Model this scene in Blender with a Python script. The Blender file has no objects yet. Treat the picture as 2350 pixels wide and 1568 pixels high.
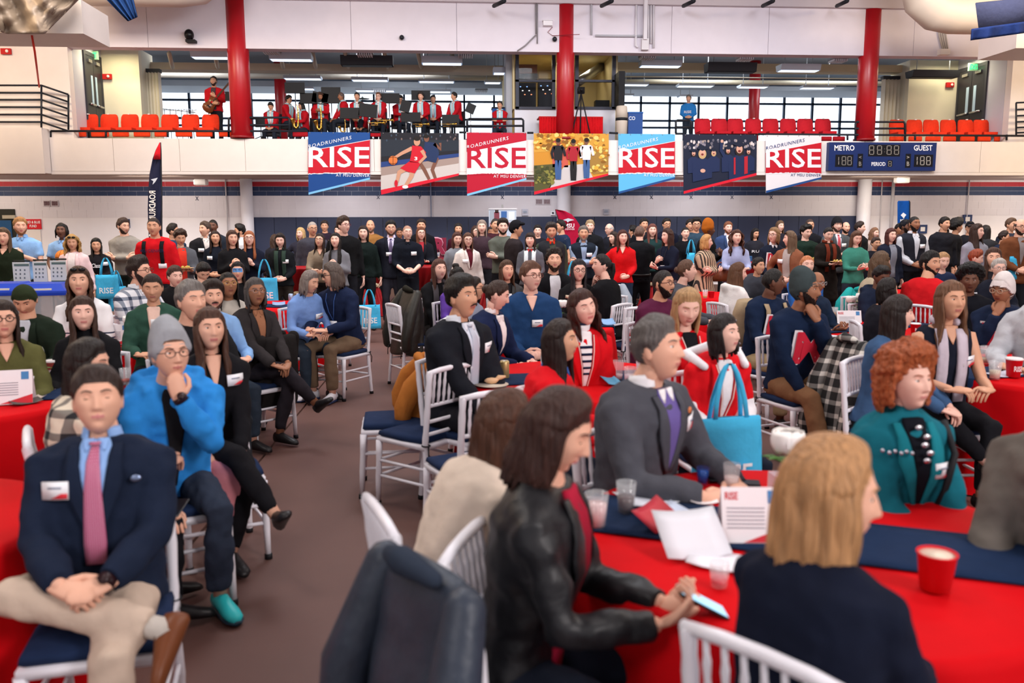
import bpy, math, random
import numpy as np
from math import radians as R, sin, cos, pi, tan, atan2, sqrt
from mathutils import Vector, Matrix
C = bpy.context.scene.collection
ORD = 'first second third fourth fifth sixth seventh eighth ninth tenth eleventh twelfth thirteenth fourteenth fifteenth sixteenth seventeenth eighteenth nineteenth twentieth twenty-first twenty-second twenty-third'.split()
S = bpy.context.scene
# ---------------------------------------------------------------- camera
CAMZ, YAW, PITCH, ROLL, FPX = 1.78, R(4.0), math.atan2(784-517, 1900), R(-0.18), 1900.0
cd = bpy.data.cameras.new('camera'); cam = bpy.data.objects.new('camera', cd); C.objects.link(cam)
S.camera = cam
cam.location = (0, 0, CAMZ)
cam.rotation_mode = 'XYZ'
Mcam = Matrix.Rotation(-YAW, 4, 'Z') @ Matrix.Rotation(pi/2-PITCH, 4, 'X') @ Matrix.Rotation(ROLL, 4, 'Z')
cam.matrix_world = Matrix.Translation((0, 0, CAMZ)) @ Mcam
cd.sensor_width = 36; cd.lens = FPX/2350*36; cd.clip_end = 200; cd.clip_start = .05
cd.dof.use_dof = True; cd.dof.focus_distance = 14.0; cd.dof.aperture_fstop = 2.2
CM = np.array(Mcam.to_3x3())
# ---------------------------------------------------------------- light
w = bpy.data.worlds.new('sky'); S.world = w; w.use_nodes = True
bg = w.node_tree.nodes['Background']; bg.inputs[0].default_value = (.80, .89, 1.0, 1); bg.inputs[1].default_value = 1.5
def area(name, loc, size, power, col, aim=None, sy=None):
    l = bpy.data.lights.new(name, 'AREA'); l.energy = power; l.color = col; l.shape = 'RECTANGLE'
    l.size = size; l.size_y = sy or size
    o = bpy.data.objects.new(name, l); C.objects.link(o); o.location = loc
    if aim: o.rotation_euler = (Vector(aim)-Vector(loc)).to_track_quat('-Z', 'Y').to_euler()
    return o
area('stage_lamp', (7, -4, 6.0), 2.6, 520, (1, .93, .92), (0, 8, .8))
area('stage_lamp', (-5, -4.5, 7.5), 3.0, 210, (1, .93, .92), (0, 9, .8))
for x_, y_, p_, c_ in ((-4, 5, 170, (1, .93, .88)), (5, 5, 170, (1, .93, .90)), (0, 11, 260, (.93, .95, 1)), (9, 11, 250, (1, .94, .90)), (-8, 11, 250, (1, .90, .80))):
    area('hall_lamp', (x_, y_, 9.0), 2.6, p_, c_)
for x_, y_, p_, c_ in ((-12, 14.5, 560, (1, .74, .46)), (-5, 13.5, 380, (1, .92, .86)), (2, 13.5, 380, (.90, .92, 1)), (9, 14, 390, (.95, .94, 1)), (16, 14.5, 600, (1, .77, .50))):
    area('wall_fill', (x_, y_, 8.6), 2.4, p_, c_, (x_, 22.4, 3.2))  # unseen lamps aimed to brighten the gallery front; outer pair carries the warm side light
for x_, c_ in ((-13, (1, .84, .66)), (-8, (1, .90, .80)), (-3, (.96, .95, 1)), (2, (.92, .94, 1)), (7, (.96, .96, 1)), (12, (1, .90, .76)), (17, (1, .86, .70))):
    area('soffit_fill', (x_, 22.8, 3.05), 1.6, 26, c_, (x_, 24.2, 1.6), .25)  # added lights, no known fittings, to lift the shaded wall below the gallery
S.view_settings.view_transform = 'Standard'; S.view_settings.look = 'None'
S.view_settings.exposure = 0.5; S.view_settings.gamma = 1; S.view_settings.use_curve_mapping = False
# ---------------------------------------------------------------- projection
def ray(px, py):
    v = CM @ np.array([(px-1175)/FPX, -(py-784)/FPX, -1.0]); return v
def at_d(px, py, d): return np.array([0, 0, CAMZ]) + ray(px, py)*d
def at_Y(px, py, Y): r = ray(px, py); return np.array([0, 0, CAMZ]) + r*(Y/r[1])
def at_z(px, py, z): r = ray(px, py); return np.array([0, 0, CAMZ]) + r*((z-CAMZ)/r[2])
# ---------------------------------------------------------------- materials
def lin(h):
    h = h.lstrip('#'); v = [int(h[i:i+2], 16)/255 for i in (0, 2, 4)]
    return tuple((c/12.92 if c <= .04045 else ((c+.055)/1.055)**2.4) for c in v)+(1,)
MATS = {}
def mat(kind, hx, rough=.6, metal=0, **kw):
    key = (kind, hx, rough, metal, tuple(sorted(kw.items())))
    if key in MATS: return MATS[key]
    m = bpy.data.materials.new(kind+'_'+hx); MATS[key] = m; m.use_nodes = True
    nt = m.node_tree; b = nt.nodes['Principled BSDF']; c = lin(hx)
    b.inputs['Base Color'].default_value = c; b.inputs['Roughness'].default_value = rough; b.inputs['Metallic'].default_value = metal
    if 'spec' in kw: b.inputs['Specular IOR Level'].default_value = kw['spec']
    if 'emit' in kw:
        b.inputs['Emission Color'].default_value = c; b.inputs['Emission Strength'].default_value = kw['emit']
    if 'alpha' in kw: b.inputs['Alpha'].default_value = kw['alpha']
    if 'noise' in kw:
        sc, amt, bump = kw['noise']
        tc = nt.nodes.new('ShaderNodeTexCoord'); mp = nt.nodes.new('ShaderNodeMapping'); nz = nt.nodes.new('ShaderNodeTexNoise')
        mp.inputs['Scale'].default_value = kw.get('scale3', (1, 1, 1))
        nt.links.new(tc.outputs['Object'], mp.inputs[0]); nt.links.new(mp.outputs[0], nz.inputs[0])
        nz.inputs['Scale'].default_value = sc; nz.inputs['Detail'].default_value = 4
        mx = nt.nodes.new('ShaderNodeMix'); mx.data_type = 'RGBA'
        mx.inputs[6].default_value = tuple(x*(1-amt) for x in c[:3])+(1,)
        mx.inputs[7].default_value = tuple(min(1, x*(1+amt)+.004*(amt > .3)) for x in c[:3])+(1,)
        nt.links.new(nz.outputs[0], mx.inputs[0]); nt.links.new(mx.outputs[2], b.inputs['Base Color'])
        if bump:
            bp = nt.nodes.new('ShaderNodeBump'); bp.inputs['Strength'].default_value = bump; bp.inputs['Distance'].default_value = .02
            nt.links.new(nz.outputs[0], bp.inputs['Height']); nt.links.new(bp.outputs[0], b.inputs['Normal'])
    return m
def fab(h): return mat('fabric', h, .9, noise=(14, .16, .35), spec=.12)
def leather(h): return mat('leather', h, .48, noise=(9, .3, .6), spec=.4)
def hairm(h): return mat('hair', h, .45, noise=(1.0, .75, .8), scale3=(85, 85, 6), spec=.3)
def skin(h): return mat('skin', h, .52, noise=(18, .05, .03), spec=.3)
def paint(h, r=.6): return mat('paint', h, r, noise=(3, .05, .05))
def pl(h, r=.6): return mat('plain', h, r, spec=.25)
def metal(h, r=.3): return mat('metal', h, r, 1)
def glassm(h='eef6fa', a=.25): return mat('glass', h, .05, alpha=a, spec=.8)
WHITEC = lambda: mat('paint', 'eceaf2', .35)
def block_mat(h, bw=.4, bh=.2):
    m = mat('block', h, .7, tag=1)
    if len(m.node_tree.nodes) > 3: return m
    return m
# ---------------------------------------------------------------- mesh builder
class MB:
    def __init__(s): s.v = []; s.f = []; s.m = []; s.n = 0
    def add(s, v, f, mi=0):
        v = np.asarray(v, float); o = s.n; s.v.append(v); s.n += len(v)
        s.f += [tuple(i+o for i in q) for q in f]
        s.m += ([mi]*len(f) if isinstance(mi, int) else list(mi)); return s
    def box(s, a, b, mi=0, M=None):
        x0, y0, z0 = a; x1, y1, z1 = b
        v = np.array([(x, y, z) for z in (z0, z1) for y in (y0, y1) for x in (x0, x1)], float)
        if M is not None: v = v @ M[:3, :3].T + M[:3, 3]
        return s.add(v, [(0, 2, 3, 1), (4, 5, 7, 6), (0, 1, 5, 4), (2, 6, 7, 3), (0, 4, 6, 2), (1, 3, 7, 5)], mi)
    def rings(s, rr, mi=0, cap=True, closed=True):
        m = len(rr); n = len(rr[0]); v = np.concatenate(rr); f = []
        for i in range(m-1):
            for j in range(n if closed else n-1):
                k = (j+1) % n; f.append((i*n+j, i*n+k, (i+1)*n+k, (i+1)*n+j))
        if cap: f.append(tuple(range(n-1, -1, -1))); f.append(tuple((m-1)*n+j for j in range(n)))
        return s.add(v, f, mi)
    def tube(s, P, r, n=8, mi=0, sq=1.0, up=None, cap=True, round_=False):
        P = np.asarray(P, float); r = np.full(len(P), r) if np.isscalar(r) else np.asarray(r, float)
        T = np.gradient(P, axis=0); T /= np.maximum(np.linalg.norm(T, axis=1), 1e-9)[:, None]
        u = np.array(up if up is not None else ((0, 0, 1) if abs(T[0][2]) < .9 else (0, 1, 0)), float)
        rr = []; a = np.linspace(0, 2*pi, n, endpoint=False)
        idx = list(range(len(P)))
        for i in idx:
            u = u - T[i]*np.dot(u, T[i]); u /= max(np.linalg.norm(u), 1e-9); w_ = np.cross(T[i], u)
            ring = lambda rad, off: P[i]+T[i]*off + rad*(np.outer(np.cos(a), w_) + sq*np.outer(np.sin(a), u))
            if round_ and i == 0: rr += [ring(r[i]*.35, -r[i]*.85), ring(r[i]*.8, -r[i]*.5)]
            rr.append(ring(r[i], 0))
            if round_ and i == len(P)-1: rr += [ring(r[i]*.8, r[i]*.5), ring(r[i]*.35, r[i]*.85)]
        return s.rings(rr, mi, cap)
    def ball(s, c, r, n=12, mi=0, noise=0, seed=0):
        c = np.asarray(c, float); r = np.ones(3)*r if np.isscalar(r) else np.asarray(r, float); rr = []
        rs = np.random.RandomState(seed)
        for i in range(1, n//2+2):
            t = pi*(i-.5)/(n//2+1.0); a = np.linspace(0, 2*pi, n, endpoint=False)
            q = 1+noise*rs.randn(n)
            rr.append(c+np.stack([r[0]*sin(t)*np.cos(a)*q, r[1]*sin(t)*np.sin(a)*q, r[2]*cos(t)*np.ones(n)*(1+noise*rs.randn())], 1))
        return s.rings(rr[::-1], mi)
    def lathe(s, prof, c=(0, 0, 0), n=16, mi=0, cap=True):
        a = np.linspace(0, 2*pi, n, endpoint=False); c = np.asarray(c, float)
        return s.rings([c+np.stack([r*np.cos(a), r*np.sin(a), np.full(n, z)], 1) for r, z in prof], mi, cap)
    def poly(s, pts, mi=0): return s.add(pts, [tuple(range(len(pts)))], mi)
    def grid(s, g, mi=0, thick=None):      # g: rows x cols x 3
        g = np.asarray(g, float); m, n = g.shape[:2]
        f = [(i*n+j, i*n+j+1, (i+1)*n+j+1, (i+1)*n+j) for i in range(m-1) for j in range(n-1)]
        if thick is None: return s.add(g.reshape(-1, 3), f, mi)
        h = g+thick; o = m*n; F = list(f)+[tuple(o+i for i in q[::-1]) for q in f]
        for j in range(n-1): F.append((j+1, j, o+j, o+j+1)); a = (m-1)*n; F.append((a+j, a+j+1, o+a+j+1, o+a+j))
        for i in range(m-1): F.append((i*n, (i+1)*n, o+(i+1)*n, o+i*n)); F.append(((i+1)*n+n-1, i*n+n-1, o+i*n+n-1, o+(i+1)*n+n-1))
        return s.add(np.concatenate([g.reshape(-1, 3), h.reshape(-1, 3)]), F, mi)
    def mesh(s, name, mats, smooth=True):
        me = bpy.data.meshes.new(name); me.from_pydata(np.concatenate(s.v).tolist(), [], s.f)
        for m in (mats if isinstance(mats, (list, tuple)) else [mats]): me.materials.append(m)
        me.polygons.foreach_set('material_index', s.m)
        if smooth: me.polygons.foreach_set('use_smooth', [True]*len(s.f))
        me.update(); return me
    def build(s, name, mats, parent=None, smooth=True):
        return link(name, s.mesh(name, mats, smooth), parent)
def link(name, me, parent=None):
    o = bpy.data.objects.new(name, me); C.objects.link(o)
    if parent is not None: o.parent = parent
    return o
DANGLE = ('a', 'the', 'of', 'in', 'with', 'and', 'over', 'on', 'behind', 'beside', 'at', 'by', 'before', 'between', 'to', 'from', 'under')
def tag(o, label=None, cat=None, group=None, kind=None):
    if label:
        w_ = label.split()
        while len(w_) > 16 or w_[-1] in DANGLE: w_ = w_[:-1]
        o['label'] = ' '.join(w_).rstrip(',')
    if cat: o['category'] = cat
    if group: o['group'] = group
    if kind: o['kind'] = kind
    return o
def short(t):
    w_ = t.split(',')[0].split()
    while len(w_) > 15 or w_[-1] in DANGLE: w_ = w_[:-1]
    return ' '.join(w_)
def thing(name, label, cat, loc=(0, 0, 0), rz=0, group=None):
    o = bpy.data.objects.new(name, None); C.objects.link(o); o.location = tuple(loc); o.rotation_euler = (0, 0, rz)
    o.empty_display_size = .1
    return tag(o, label, cat, group)
def struct(name, mb, m, parent=None, smooth=False):
    o = mb.build(name, m, parent, smooth)
    if parent is None: o['kind'] = 'structure'
    return o
def dup(root, label=None, loc=None, rz=None, group=None):
    r = root.copy(); C.objects.link(r)
    if loc is not None: r.location = tuple(loc)
    if rz is not None: r.rotation_euler = (0, 0, rz)
    if label: r['label'] = label
    if group: r['group'] = group
    for ch in list(root.children):
        c = ch.copy(); C.objects.link(c); c.parent = r
        for g in list(ch.children):
            d = g.copy(); C.objects.link(d); d.parent = c
    return r
def textmesh(txt, bold=.0, sp=1.0, res=2):
    cu = bpy.data.curves.new('t', 'FONT'); cu.body = txt; cu.resolution_u = res; cu.offset = bold; cu.space_character = sp
    o = bpy.data.objects.new('t', cu); C.objects.link(o); bpy.context.view_layer.update()
    dg = bpy.context.evaluated_depsgraph_get(); me = bpy.data.meshes.new_from_object(o.evaluated_get(dg))
    v = np.array([x.co[:] for x in me.vertices]); f = [tuple(p.vertices) for p in me.polygons]
    bpy.data.objects.remove(o); bpy.data.curves.remove(cu); bpy.data.meshes.remove(me)
    v = v[:, :2]; v = (v-v.min(0))/(v.max(0)-v.min(0)); return v, f
TXT = {}
def tmesh(txt, bold=.0, sp=1.0):
    if (txt, bold, sp) not in TXT: TXT[(txt, bold, sp)] = textmesh(txt, bold, sp)
    return TXT[(txt, bold, sp)]
# ================================================================ PEOPLE
HAIRLINE = ([0, 35, 55, 72, 88, 108, 125, 180], [.072, .070, .050, .018, .004, .006, -.045, -.068])
def headpts(nl, nm, jaw=1.0, off=None):
    """head surface, centre at origin, front -Y; returns grid (nl rows, nm cols)"""
    th = np.linspace(.04, pi-.04, nl)[:, None]; p0 = np.linspace(-pi, pi, nm, endpoint=False)[None, :]
    ph = p0-.5*np.sin(p0)                       # denser at the front (ph = 0)
    sx = np.sin(th)*np.sin(ph); sy = -np.sin(th)*np.cos(ph); sz = np.cos(th)*np.ones_like(ph)
    x = .078*np.sign(sx)*np.abs(sx)**.92; z = .119*sz; y = np.where(sy < 0, .086, .102)*sy
    low = np.clip(-z/.119, 0, 1)
    x = x*(1-.30*jaw*low**1.6); y = np.where(y > 0, y*(1-.55*low), y*(1-.02*low))
    z = np.where((y > 0) & (z < 0), z*.8, z)
    fr = np.clip(-y/.03, 0, 1)*(y < 0)          # front mask
    G = lambda cx, cz, ax, az: np.exp(-((x-cx)/ax)**2-((z-cz)/az)**2)
    d = np.zeros_like(x)
    zz = np.clip((.03-z)/.058, 0, 1)*(z > -.045)
    d += .023*zz**1.3*np.exp(-(x/(.008+.006*zz))**2)*np.exp(-np.clip((-.030-z)/.006, 0, 9)**2)
    for s in (-1, 1):
        d += -.011*G(s*.031, .014, .017, .012)+.005*G(s*.03, .036, .022, .008)+.005*G(s*.042, -.015, .018, .018)
        d += .004*G(s*.011, -.031, .007, .007)
    d += .009*G(0, -.058, .021, .010)-.005*G(0, -.0575, .020, .0022)-.003*G(0, -.043, .02, .005)-.004*G(0, -.073, .02, .007)+.011*G(0, -.098, .02, .014)
    y = y-d*fr
    return np.stack([x, y, z], 2), ph*np.ones_like(th), th*np.ones_like(ph)
def gridfaces(nl, nm): return [(i*nm+j, i*nm+(j+1) % nm, (i+1)*nm+(j+1) % nm, (i+1)*nm+j) for i in range(nl-1) for j in range(nm)]
HC = {}
def headcache(nl, nm):
    if (nl, nm) not in HC:
        g, ph, th = headpts(nl, nm); v = g.reshape(-1, 3); F = gridfaces(nl, nm)
        fa = np.array(F); c = v[fa].mean(1); az = np.degrees(np.abs(ph.reshape(-1)))
        mi = np.zeros(len(F), int)
        lips = (np.abs(c[:, 0]) < .022) & (np.abs(c[:, 2]+.058-3*c[:, 0]**2) < .0080-.12*np.abs(c[:, 0])) & (c[:, 1] < -.05)
        br = (np.abs(np.abs(c[:, 0])-.032) < .018) & (np.abs(c[:, 2]-.034+.1*np.abs(np.abs(c[:, 0])-.03)) < .0042+(.003 if nl < 40 else 0)) & (c[:, 1] < -.04)
        mi[lips] = 1
        n = v/np.array([.073, .09, .119])**2; n /= np.linalg.norm(n, axis=1)[:, None]
        HC[(nl, nm)] = (v, F, mi, az, n, c)
    return HC[(nl, nm)]
def cap_mesh(mb, nl, nm, th, rough, seed, line=0., top=0., part=0., mi=0):
    v, F, _, az, n, c = headcache(nl, nm); rs = np.random.RandomState(seed)
    hl = np.interp(az, *HAIRLINE)+line
    e = np.clip((v[:, 2]-hl)/.03, 0, 1); e = e*e*(3-2*e)
    ph = rs.rand(6)*7
    wv = np.sin(v[:, 0]*90+ph[0])*np.sin(v[:, 1]*70+ph[1])+np.sin(v[:, 2]*110+ph[2]+v[:, 0]*60)*.6+.5*rs.randn(len(v))*(.5 if nl < 40 else .35)
    t = th*(1+top*np.clip(v[:, 2]/.1, 0, 1))+rough*wv
    p = v+n*(t*e-.003*(1-e)*0+.001)[:, None]
    F2 = [f for f in F if min(v[i, 2]-hl[i] for i in f) > -.012]
    used = sorted({i for f in F2 for i in f}); mp = {a: b for b, a in enumerate(used)}
    mb.add(p[used], [tuple(mp[i] for i in f) for f in F2], mi)
    if used and abs(v[used[0], 2]) > .1: mb.add(p[:nm], [tuple(range(nm))], mi)
def drape(mb, L, th, seed, az0=(52, 70, 58, 62), n=40, rows=13, wav=.0, vol=0., mi=0, back=.0):
    rs = np.random.RandomState(seed); u = np.linspace(0, 1, n); g = []; gi = []
    st = np.cumsum(rs.randn(n))*.2; st = st-np.linspace(st[0], st[-1], n); st = .6*np.sin(st*2)+.5*rs.randn(n)
    ln = 1+.06*rs.randn(n)
    for i in range(rows):
        q = i/(rows-1); z = .105+(-L-.105)*q
        a0 = R(np.interp(-z, [-.1, -.02, .08, .25], az0)); a = a0+(2*pi-2*a0)*u
        hz = min(1, abs(z)/.119) if z > 0 else 0
        k = sqrt(max(.05, 1-hz*hz)); low = np.clip((-z-.06)/.2, 0, 1); tail = np.clip((q-.8)/.2, 0, 1)
        rx = .073*k+th+vol*(1-hz)-.012*low+.03*np.clip((-z-.14)/.1, 0, 1); rf = .086*k+th*.6; rb = .100*k+th+vol*(1-hz)-.01*low+back*low
        m = 1+.05*st*min(1, q*3); m = m-.10*tail
        y = np.where(np.cos(a) > 0, -rf*np.cos(a), -rb*np.cos(a))*m
        x = rx*np.sin(a)*m+wav*np.sin(z*55+a*5); y = y+wav*np.cos(z*48+a*7)
        zz = np.full(n, z)-np.abs(ln-1)*L*q*1.2+.02*tail*rs.randn(n)
        g.append(np.stack([x, y, zz], 1)); gi.append(np.stack([x*.80, y*.80+.004, zz+.0], 1))
    g = np.array(g); gi = np.array(gi); mb.grid(g, mi, thick=gi-g)
def hand(mb, w, d, nrm, side, k, curl=.5, mi=0, n=6):
    """w wrist, d finger direction, nrm palm normal, side: +1/-1 where the thumb leaves"""
    d = d/np.linalg.norm(d); nrm = nrm-d*np.dot(nrm, d); nrm = nrm/max(1e-6, np.linalg.norm(nrm)); s = np.cross(d, nrm)*side
    pal = [w-d*.02*k, w+d*.02*k, w+d*.055*k, w+d*.092*k]
    mb.tube(pal, np.array([.028, .037, .042, .038])*k, max(8, n), mi, sq=.40, up=nrm, round_=True)
    for j, (o, L, r) in enumerate(((-.030, .066, .0085), (-.010, .078, .0092), (.011, .074, .0092), (.030, .060, .0085))):
        p = w+d*.085*k+s*(-o)*k; pts = [p]; a = .15+.1*j*curl
        for q in range(3):
            a += curl*.62; p = p+(d*cos(a)+nrm*sin(a))*L*k/2.6; pts.append(p)
        mb.tube(pts, np.array([r*1.08, r, r*.92, r*.75])*k, n, mi, up=s, round_=True)
    p = w+d*.022*k+s*.030*k
    mb.tube([p, p+(s*.7+d*.7+nrm*.15)*.034*k, p+(s*.75+d*1.45+nrm*.45)*.040*k, p+(s*.55+d*2.1+nrm*.8)*.040*k], np.array([.015, .0125, .011, .008])*k, n, mi, up=nrm, round_=True)
def ik(a, b, l1, l2, hint):
    a = np.array(a, float); b = np.array(b, float); v = b-a; D = np.linalg.norm(v)
    if D > (l1+l2)*.995: b = a+v/D*(l1+l2)*.995; v = b-a; D = np.linalg.norm(v)
    if D < abs(l1-l2)+.03: D = abs(l1-l2)+.03
    u = v/np.linalg.norm(v); x = (l1*l1-l2*l2+D*D)/(2*D); h = sqrt(max(0, l1*l1-x*x))
    hint = np.array(hint, float); hint = hint-u*np.dot(hint, u); hint /= max(1e-6, np.linalg.norm(hint))
    return a+u*x+hint*h, b
# wrist target from the shoulder line, finger direction, palm normal; x is outward on that side (times s)
ARMS = {
 'side': ((.27, -.03, -.53), (0, -.1, -1), (-1, 0, 0), .35), 'pocket': ((.235, -.05, -.47), (-.5, -.3, -1), (0, 1, -.3), .9),
 'back': ((.05, .18, -.45), (-1, .2, -.4), (0, 1, 0), .4), 'clasp': ((.085, -.25, -.38), (-.8, -.45, -.1), (-.2, .9, -.2), .9),
 'lap': ((.10, -.34, -.46), (-.5, -.9, -.15), (0, 0, -1), .5), 'clasplap': ((.085, -.33, -.43), (-.85, -.35, -.25), (0, .7, -.8), .8),
 'table': ((.12, -.37, -.25), (-.75, -.6, .05), (-.1, .2, -1), .7), 'crossed': ((-.10, -.215, -.23), (-1, .05, .25), (0, 1, 0), .3),
 'chin': ((-.015, -.20, .015), (-.15, .25, 1), (0, .9, .1), 1.2), 'belly': ((.0, -.23, -.33), (-1, -.1, .0), (0, 1, 0), .5),
 'phone': ((.07, -.36, -.24), (-.35, -.85, .35), (-.4, .3, .9), .9), 'chest': ((.06, -.22, -.16), (-.8, -.2, .5), (-.1, .9, 0), .9),
 'claspup': ((.075, -.36, -.34), (-.85, -.35, -.2), (0, .7, -.8), .8), 'side2': ((.16, -.30, -.45), (-.2, -.9, -.3), (0, 0, -1), .5), 'plate': ((.10, -.30, -.26), (-.7, -.7, 0), (0, 0, 1), .5), 'hip': ((.27, -.05, -.42), (-.7, -.5, -.4), (0, 1, 0), .3),
 'knee': ((.07, -.42, -.33), (-.7, -.6, -.3), (0, .2, -1), .6), 'mouth': ((.015, -.19, .03), (-.35, .45, .9), (0, .9, .2), 1.1)}
def skel(k, sit, lean, head, sex, arms, legs, hp):
    J = {}; hz = (.47+.092*k) if sit else .90*k
    n = 12; p = np.array([0, .0, hz]); pts = [p]; A = []
    for i in range(n):
        a = lean*(.7+.6*i/n) - (.10 if not sit else -.02)*(1 if i < 4 else -.5)
        A.append(a); p = p+np.array([0, -sin(a), cos(a)])*(.59*k/n); pts.append(p)
    A.append(A[-1]); J['sp'] = np.array(pts); J['an'] = np.array(A)
    N = pts[-1]; hv = np.array([0, -.03-.10*sin(lean*1.1+.5*hp), .128*cos(lean*.6)-.012*abs(hp)])*k
    J['N'] = N; J['H'] = N+hv
    si = 10; M = J['sp'][si]; a = A[si]; F = np.array([0, -cos(a), -sin(a)]); U = np.array([0, -sin(a), cos(a)]); X = np.array([1., 0, 0])
    shw = (.192 if sex == 'm' else .162)*k; J['shw'] = shw
    lt = min(1, abs(lean)*.8)
    for s, nm in ((-1, 'a'), (1, 'b')):
        mode = arms[0 if s < 0 else 1]; t, d, nr, cu = ARMS[mode]
        sh = M+X*s*shw*.95+F*.01
        tt = np.array([s*t[0]*k, t[1]*k, t[2]*k]); Fv = np.array([0, -1, 0.]); Uv = np.array([0, 0, 1.])
        if mode in ('chin', 'mouth'): w_ = J['H']+np.array([s*.02*k, -.105*k, -.205*k])
        else: w_ = M+X*tt[0]-F*tt[1]*.5-Fv*tt[1]*.5+U*tt[2]*.5+Uv*tt[2]*.5
        hint = (s*(.85 if sex == 'm' else .5), .45, -1.) if mode not in ('crossed', 'hip', 'pocket') else (s*1., .25, -.6)
        if mode == 'side': hint = (s*.3, 1, 0)
        if mode == 'hip': hint = (s*1, .6, 0)
        el, wr = ik(sh, w_, .285*k, .255*k, hint)
        J['arm'+nm] = (sh, el, wr, np.array([s*d[0], d[1], d[2]]), np.array([s*nr[0], nr[1], nr[2]]), cu)
        hx = .09*k; hp_ = np.array([s*hx, 0, hz])
        if not sit: kn, an = ik(hp_, (s*.11*k, .02, .085*k), .41*k, .41*k, (s*.15, -1, 0)); toe = np.array([s*.25, -1, 0])
        else:
            if legs == 'sit': kn = np.array([s*.14, -.43*k, .53*k]); an = np.array([s*.13, -.40*k, .09])
            elif legs == 'back': kn = np.array([s*.12, -.42*k, .53*k]); an = np.array([s*.12, -.22*k, .12])
            elif legs == 'fig4':
                if s < 0: kn = np.array([-.25*k, -.27*k, .73*k]); an = np.array([.24*k, -.38*k, .61*k])
                else: kn = np.array([.09*k, -.44*k, .55*k]); an = np.array([.06*k, -.46*k, .09])
            elif legs == 'over':
                if s < 0: kn = np.array([.04*k, -.45*k, .66*k]); an = np.array([.20*k, -.66*k, .36*k])
                else: kn = np.array([.10*k, -.43*k, .53*k]); an = np.array([.0*k, -.40*k, .09])
            else: kn = np.array([s*.16, -.43*k, .53*k]); an = np.array([s*.18, -.62*k, .09])
            toe = np.array([s*.2, -1, 0]) if legs != 'fig4' or s > 0 else np.array([.75, -.35, -.35])
            if legs == 'over' and s < 0: toe = np.array([.35, -.8, -.5])
        J['leg'+nm] = (hp_, kn, an, toe)
    return J
TS = np.array([-.20, -.08, .0, .12, .28, .45, .62, .78, .88, .95, 1.0, 1.04])
TRX = {'m': [.182, .180, .172, .164, .160, .168, .182, .194, .188, .146, .088, .066], 'f': [.185, .184, .174, .150, .134, .142, .155, .164, .156, .120, .072, .052]}
TRF = {'m': [.118, .118, .115, .118, .115, .118, .125, .122, .100, .075, .062, .056], 'f': [.112, .112, .106, .104, .100, .118, .138, .118, .088, .064, .052, .046]}
TRB = {'m': [.125, .125, .120, .105, .096, .102, .116, .118, .100, .080, .066, .058], 'f': [.125, .125, .116, .096, .085, .090, .102, .102, .086, .068, .055, .048]}
class Torso:
    def __init__(s, J, k, sex, bulk, fat=1.0):
        s.J, s.k, s.sex, s.bulk, s.fat = J, k, sex, bulk, fat
    def c(s, t):
        i = np.clip(t, 0, 1)*12; P = s.J['sp']; n = np.arange(13)
        p = np.array([np.interp(i, n, P[:, j]) for j in range(3)]); a = np.interp(i, n, s.J['an'])
        U = np.array([0, -sin(a), cos(a)]); F = np.array([0, -cos(a), -sin(a)])
        if t < 0: p = p+U*t*.59*s.k
        if t > 1: p = p+U*(t-1)*.59*s.k
        return p, F, U
    def r(s, t):
        b = s.bulk*(1 if t < .9 else .5); bel = (s.fat-1)*np.exp(-((t-.25)/.3)**2)
        return (np.interp(t, TS, TRX[s.sex])*(1+bel)*s.k+b, np.interp(t, TS, TRF[s.sex])*(1+1.6*bel)*s.k+b, np.interp(t, TS, TRB[s.sex])*(1+.6*bel)*s.k+b)
    def ring(s, t, n, sc=1.0):
        p, F, U = s.c(t); rx, rf, rb = s.r(t); a = np.linspace(0, 2*pi, n, endpoint=False)
        e = .88; cx = np.sign(np.cos(a))*np.abs(np.cos(a))**e; sx = np.sign(np.sin(a))*np.abs(np.sin(a))**e
        return p+sc*(np.outer(rx*cx, [1, 0, 0])+np.outer(np.where(sx > 0, rf*sx, rb*sx), F))
    def x(s, x, t, off=.008, back=False):
        p, F, U = s.c(t); rx, rf, rb = s.r(t); q = np.clip(abs(x)/rx, 0, .97); y = (1-q**2.27)**(1/2.27)
        r_ = rb if back else rf; sg = -1 if back else 1
        return p+np.array([x, 0, 0])*(1+off/rx)+F*sg*(r_*y+off)
    def patch(s, mb, rows, off=.008, cols=5, mi=0, back=False, th=.012):
        """rows: list of (t, x0, x1) (x scaled by k)"""
        g = [[s.x((a+(b-a)*u)*s.k, t, off, back) for u in np.linspace(0, 1, cols)] for t, a, b in rows]
        g = np.array(g); cc = np.array([[s.c(t)[0]]*cols for t, a, b in rows]); dn = cc-g; dn /= np.linalg.norm(dn, axis=2)[:, :, None]
        mb.grid(g, mi, thick=dn*th)
REM = {}
def garment(mb, name, mats, parent, vox, lod, disp=.012, seed=0, sm=4):
    o = mb.build(name, mats, parent)
    m = o.modifiers.new('r', 'REMESH'); m.mode = 'VOXEL'; m.voxel_size = vox; m.use_smooth_shade = True
    m2 = o.modifiers.new('s', 'SMOOTH'); m2.factor = .6; m2.iterations = sm
    if disp:
        if 'cl' not in REM:
            t = bpy.data.textures.new('folds', 'CLOUDS'); t.noise_scale = .085; t.noise_depth = 1; REM['cl'] = t
        m3 = o.modifiers.new('d', 'DISPLACE'); m3.texture = REM['cl']; m3.strength = disp; m3.mid_level = .5; m3.texture_coords = 'LOCAL'
    return o
PEOPLE = []
SKINT = {'A': 'e6b096', 'B': 'd49e80', 'C': '9d6b50', 'D': '6b4636', 'E': 'c58c6e', 'P': 'ecbcaa'}
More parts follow.
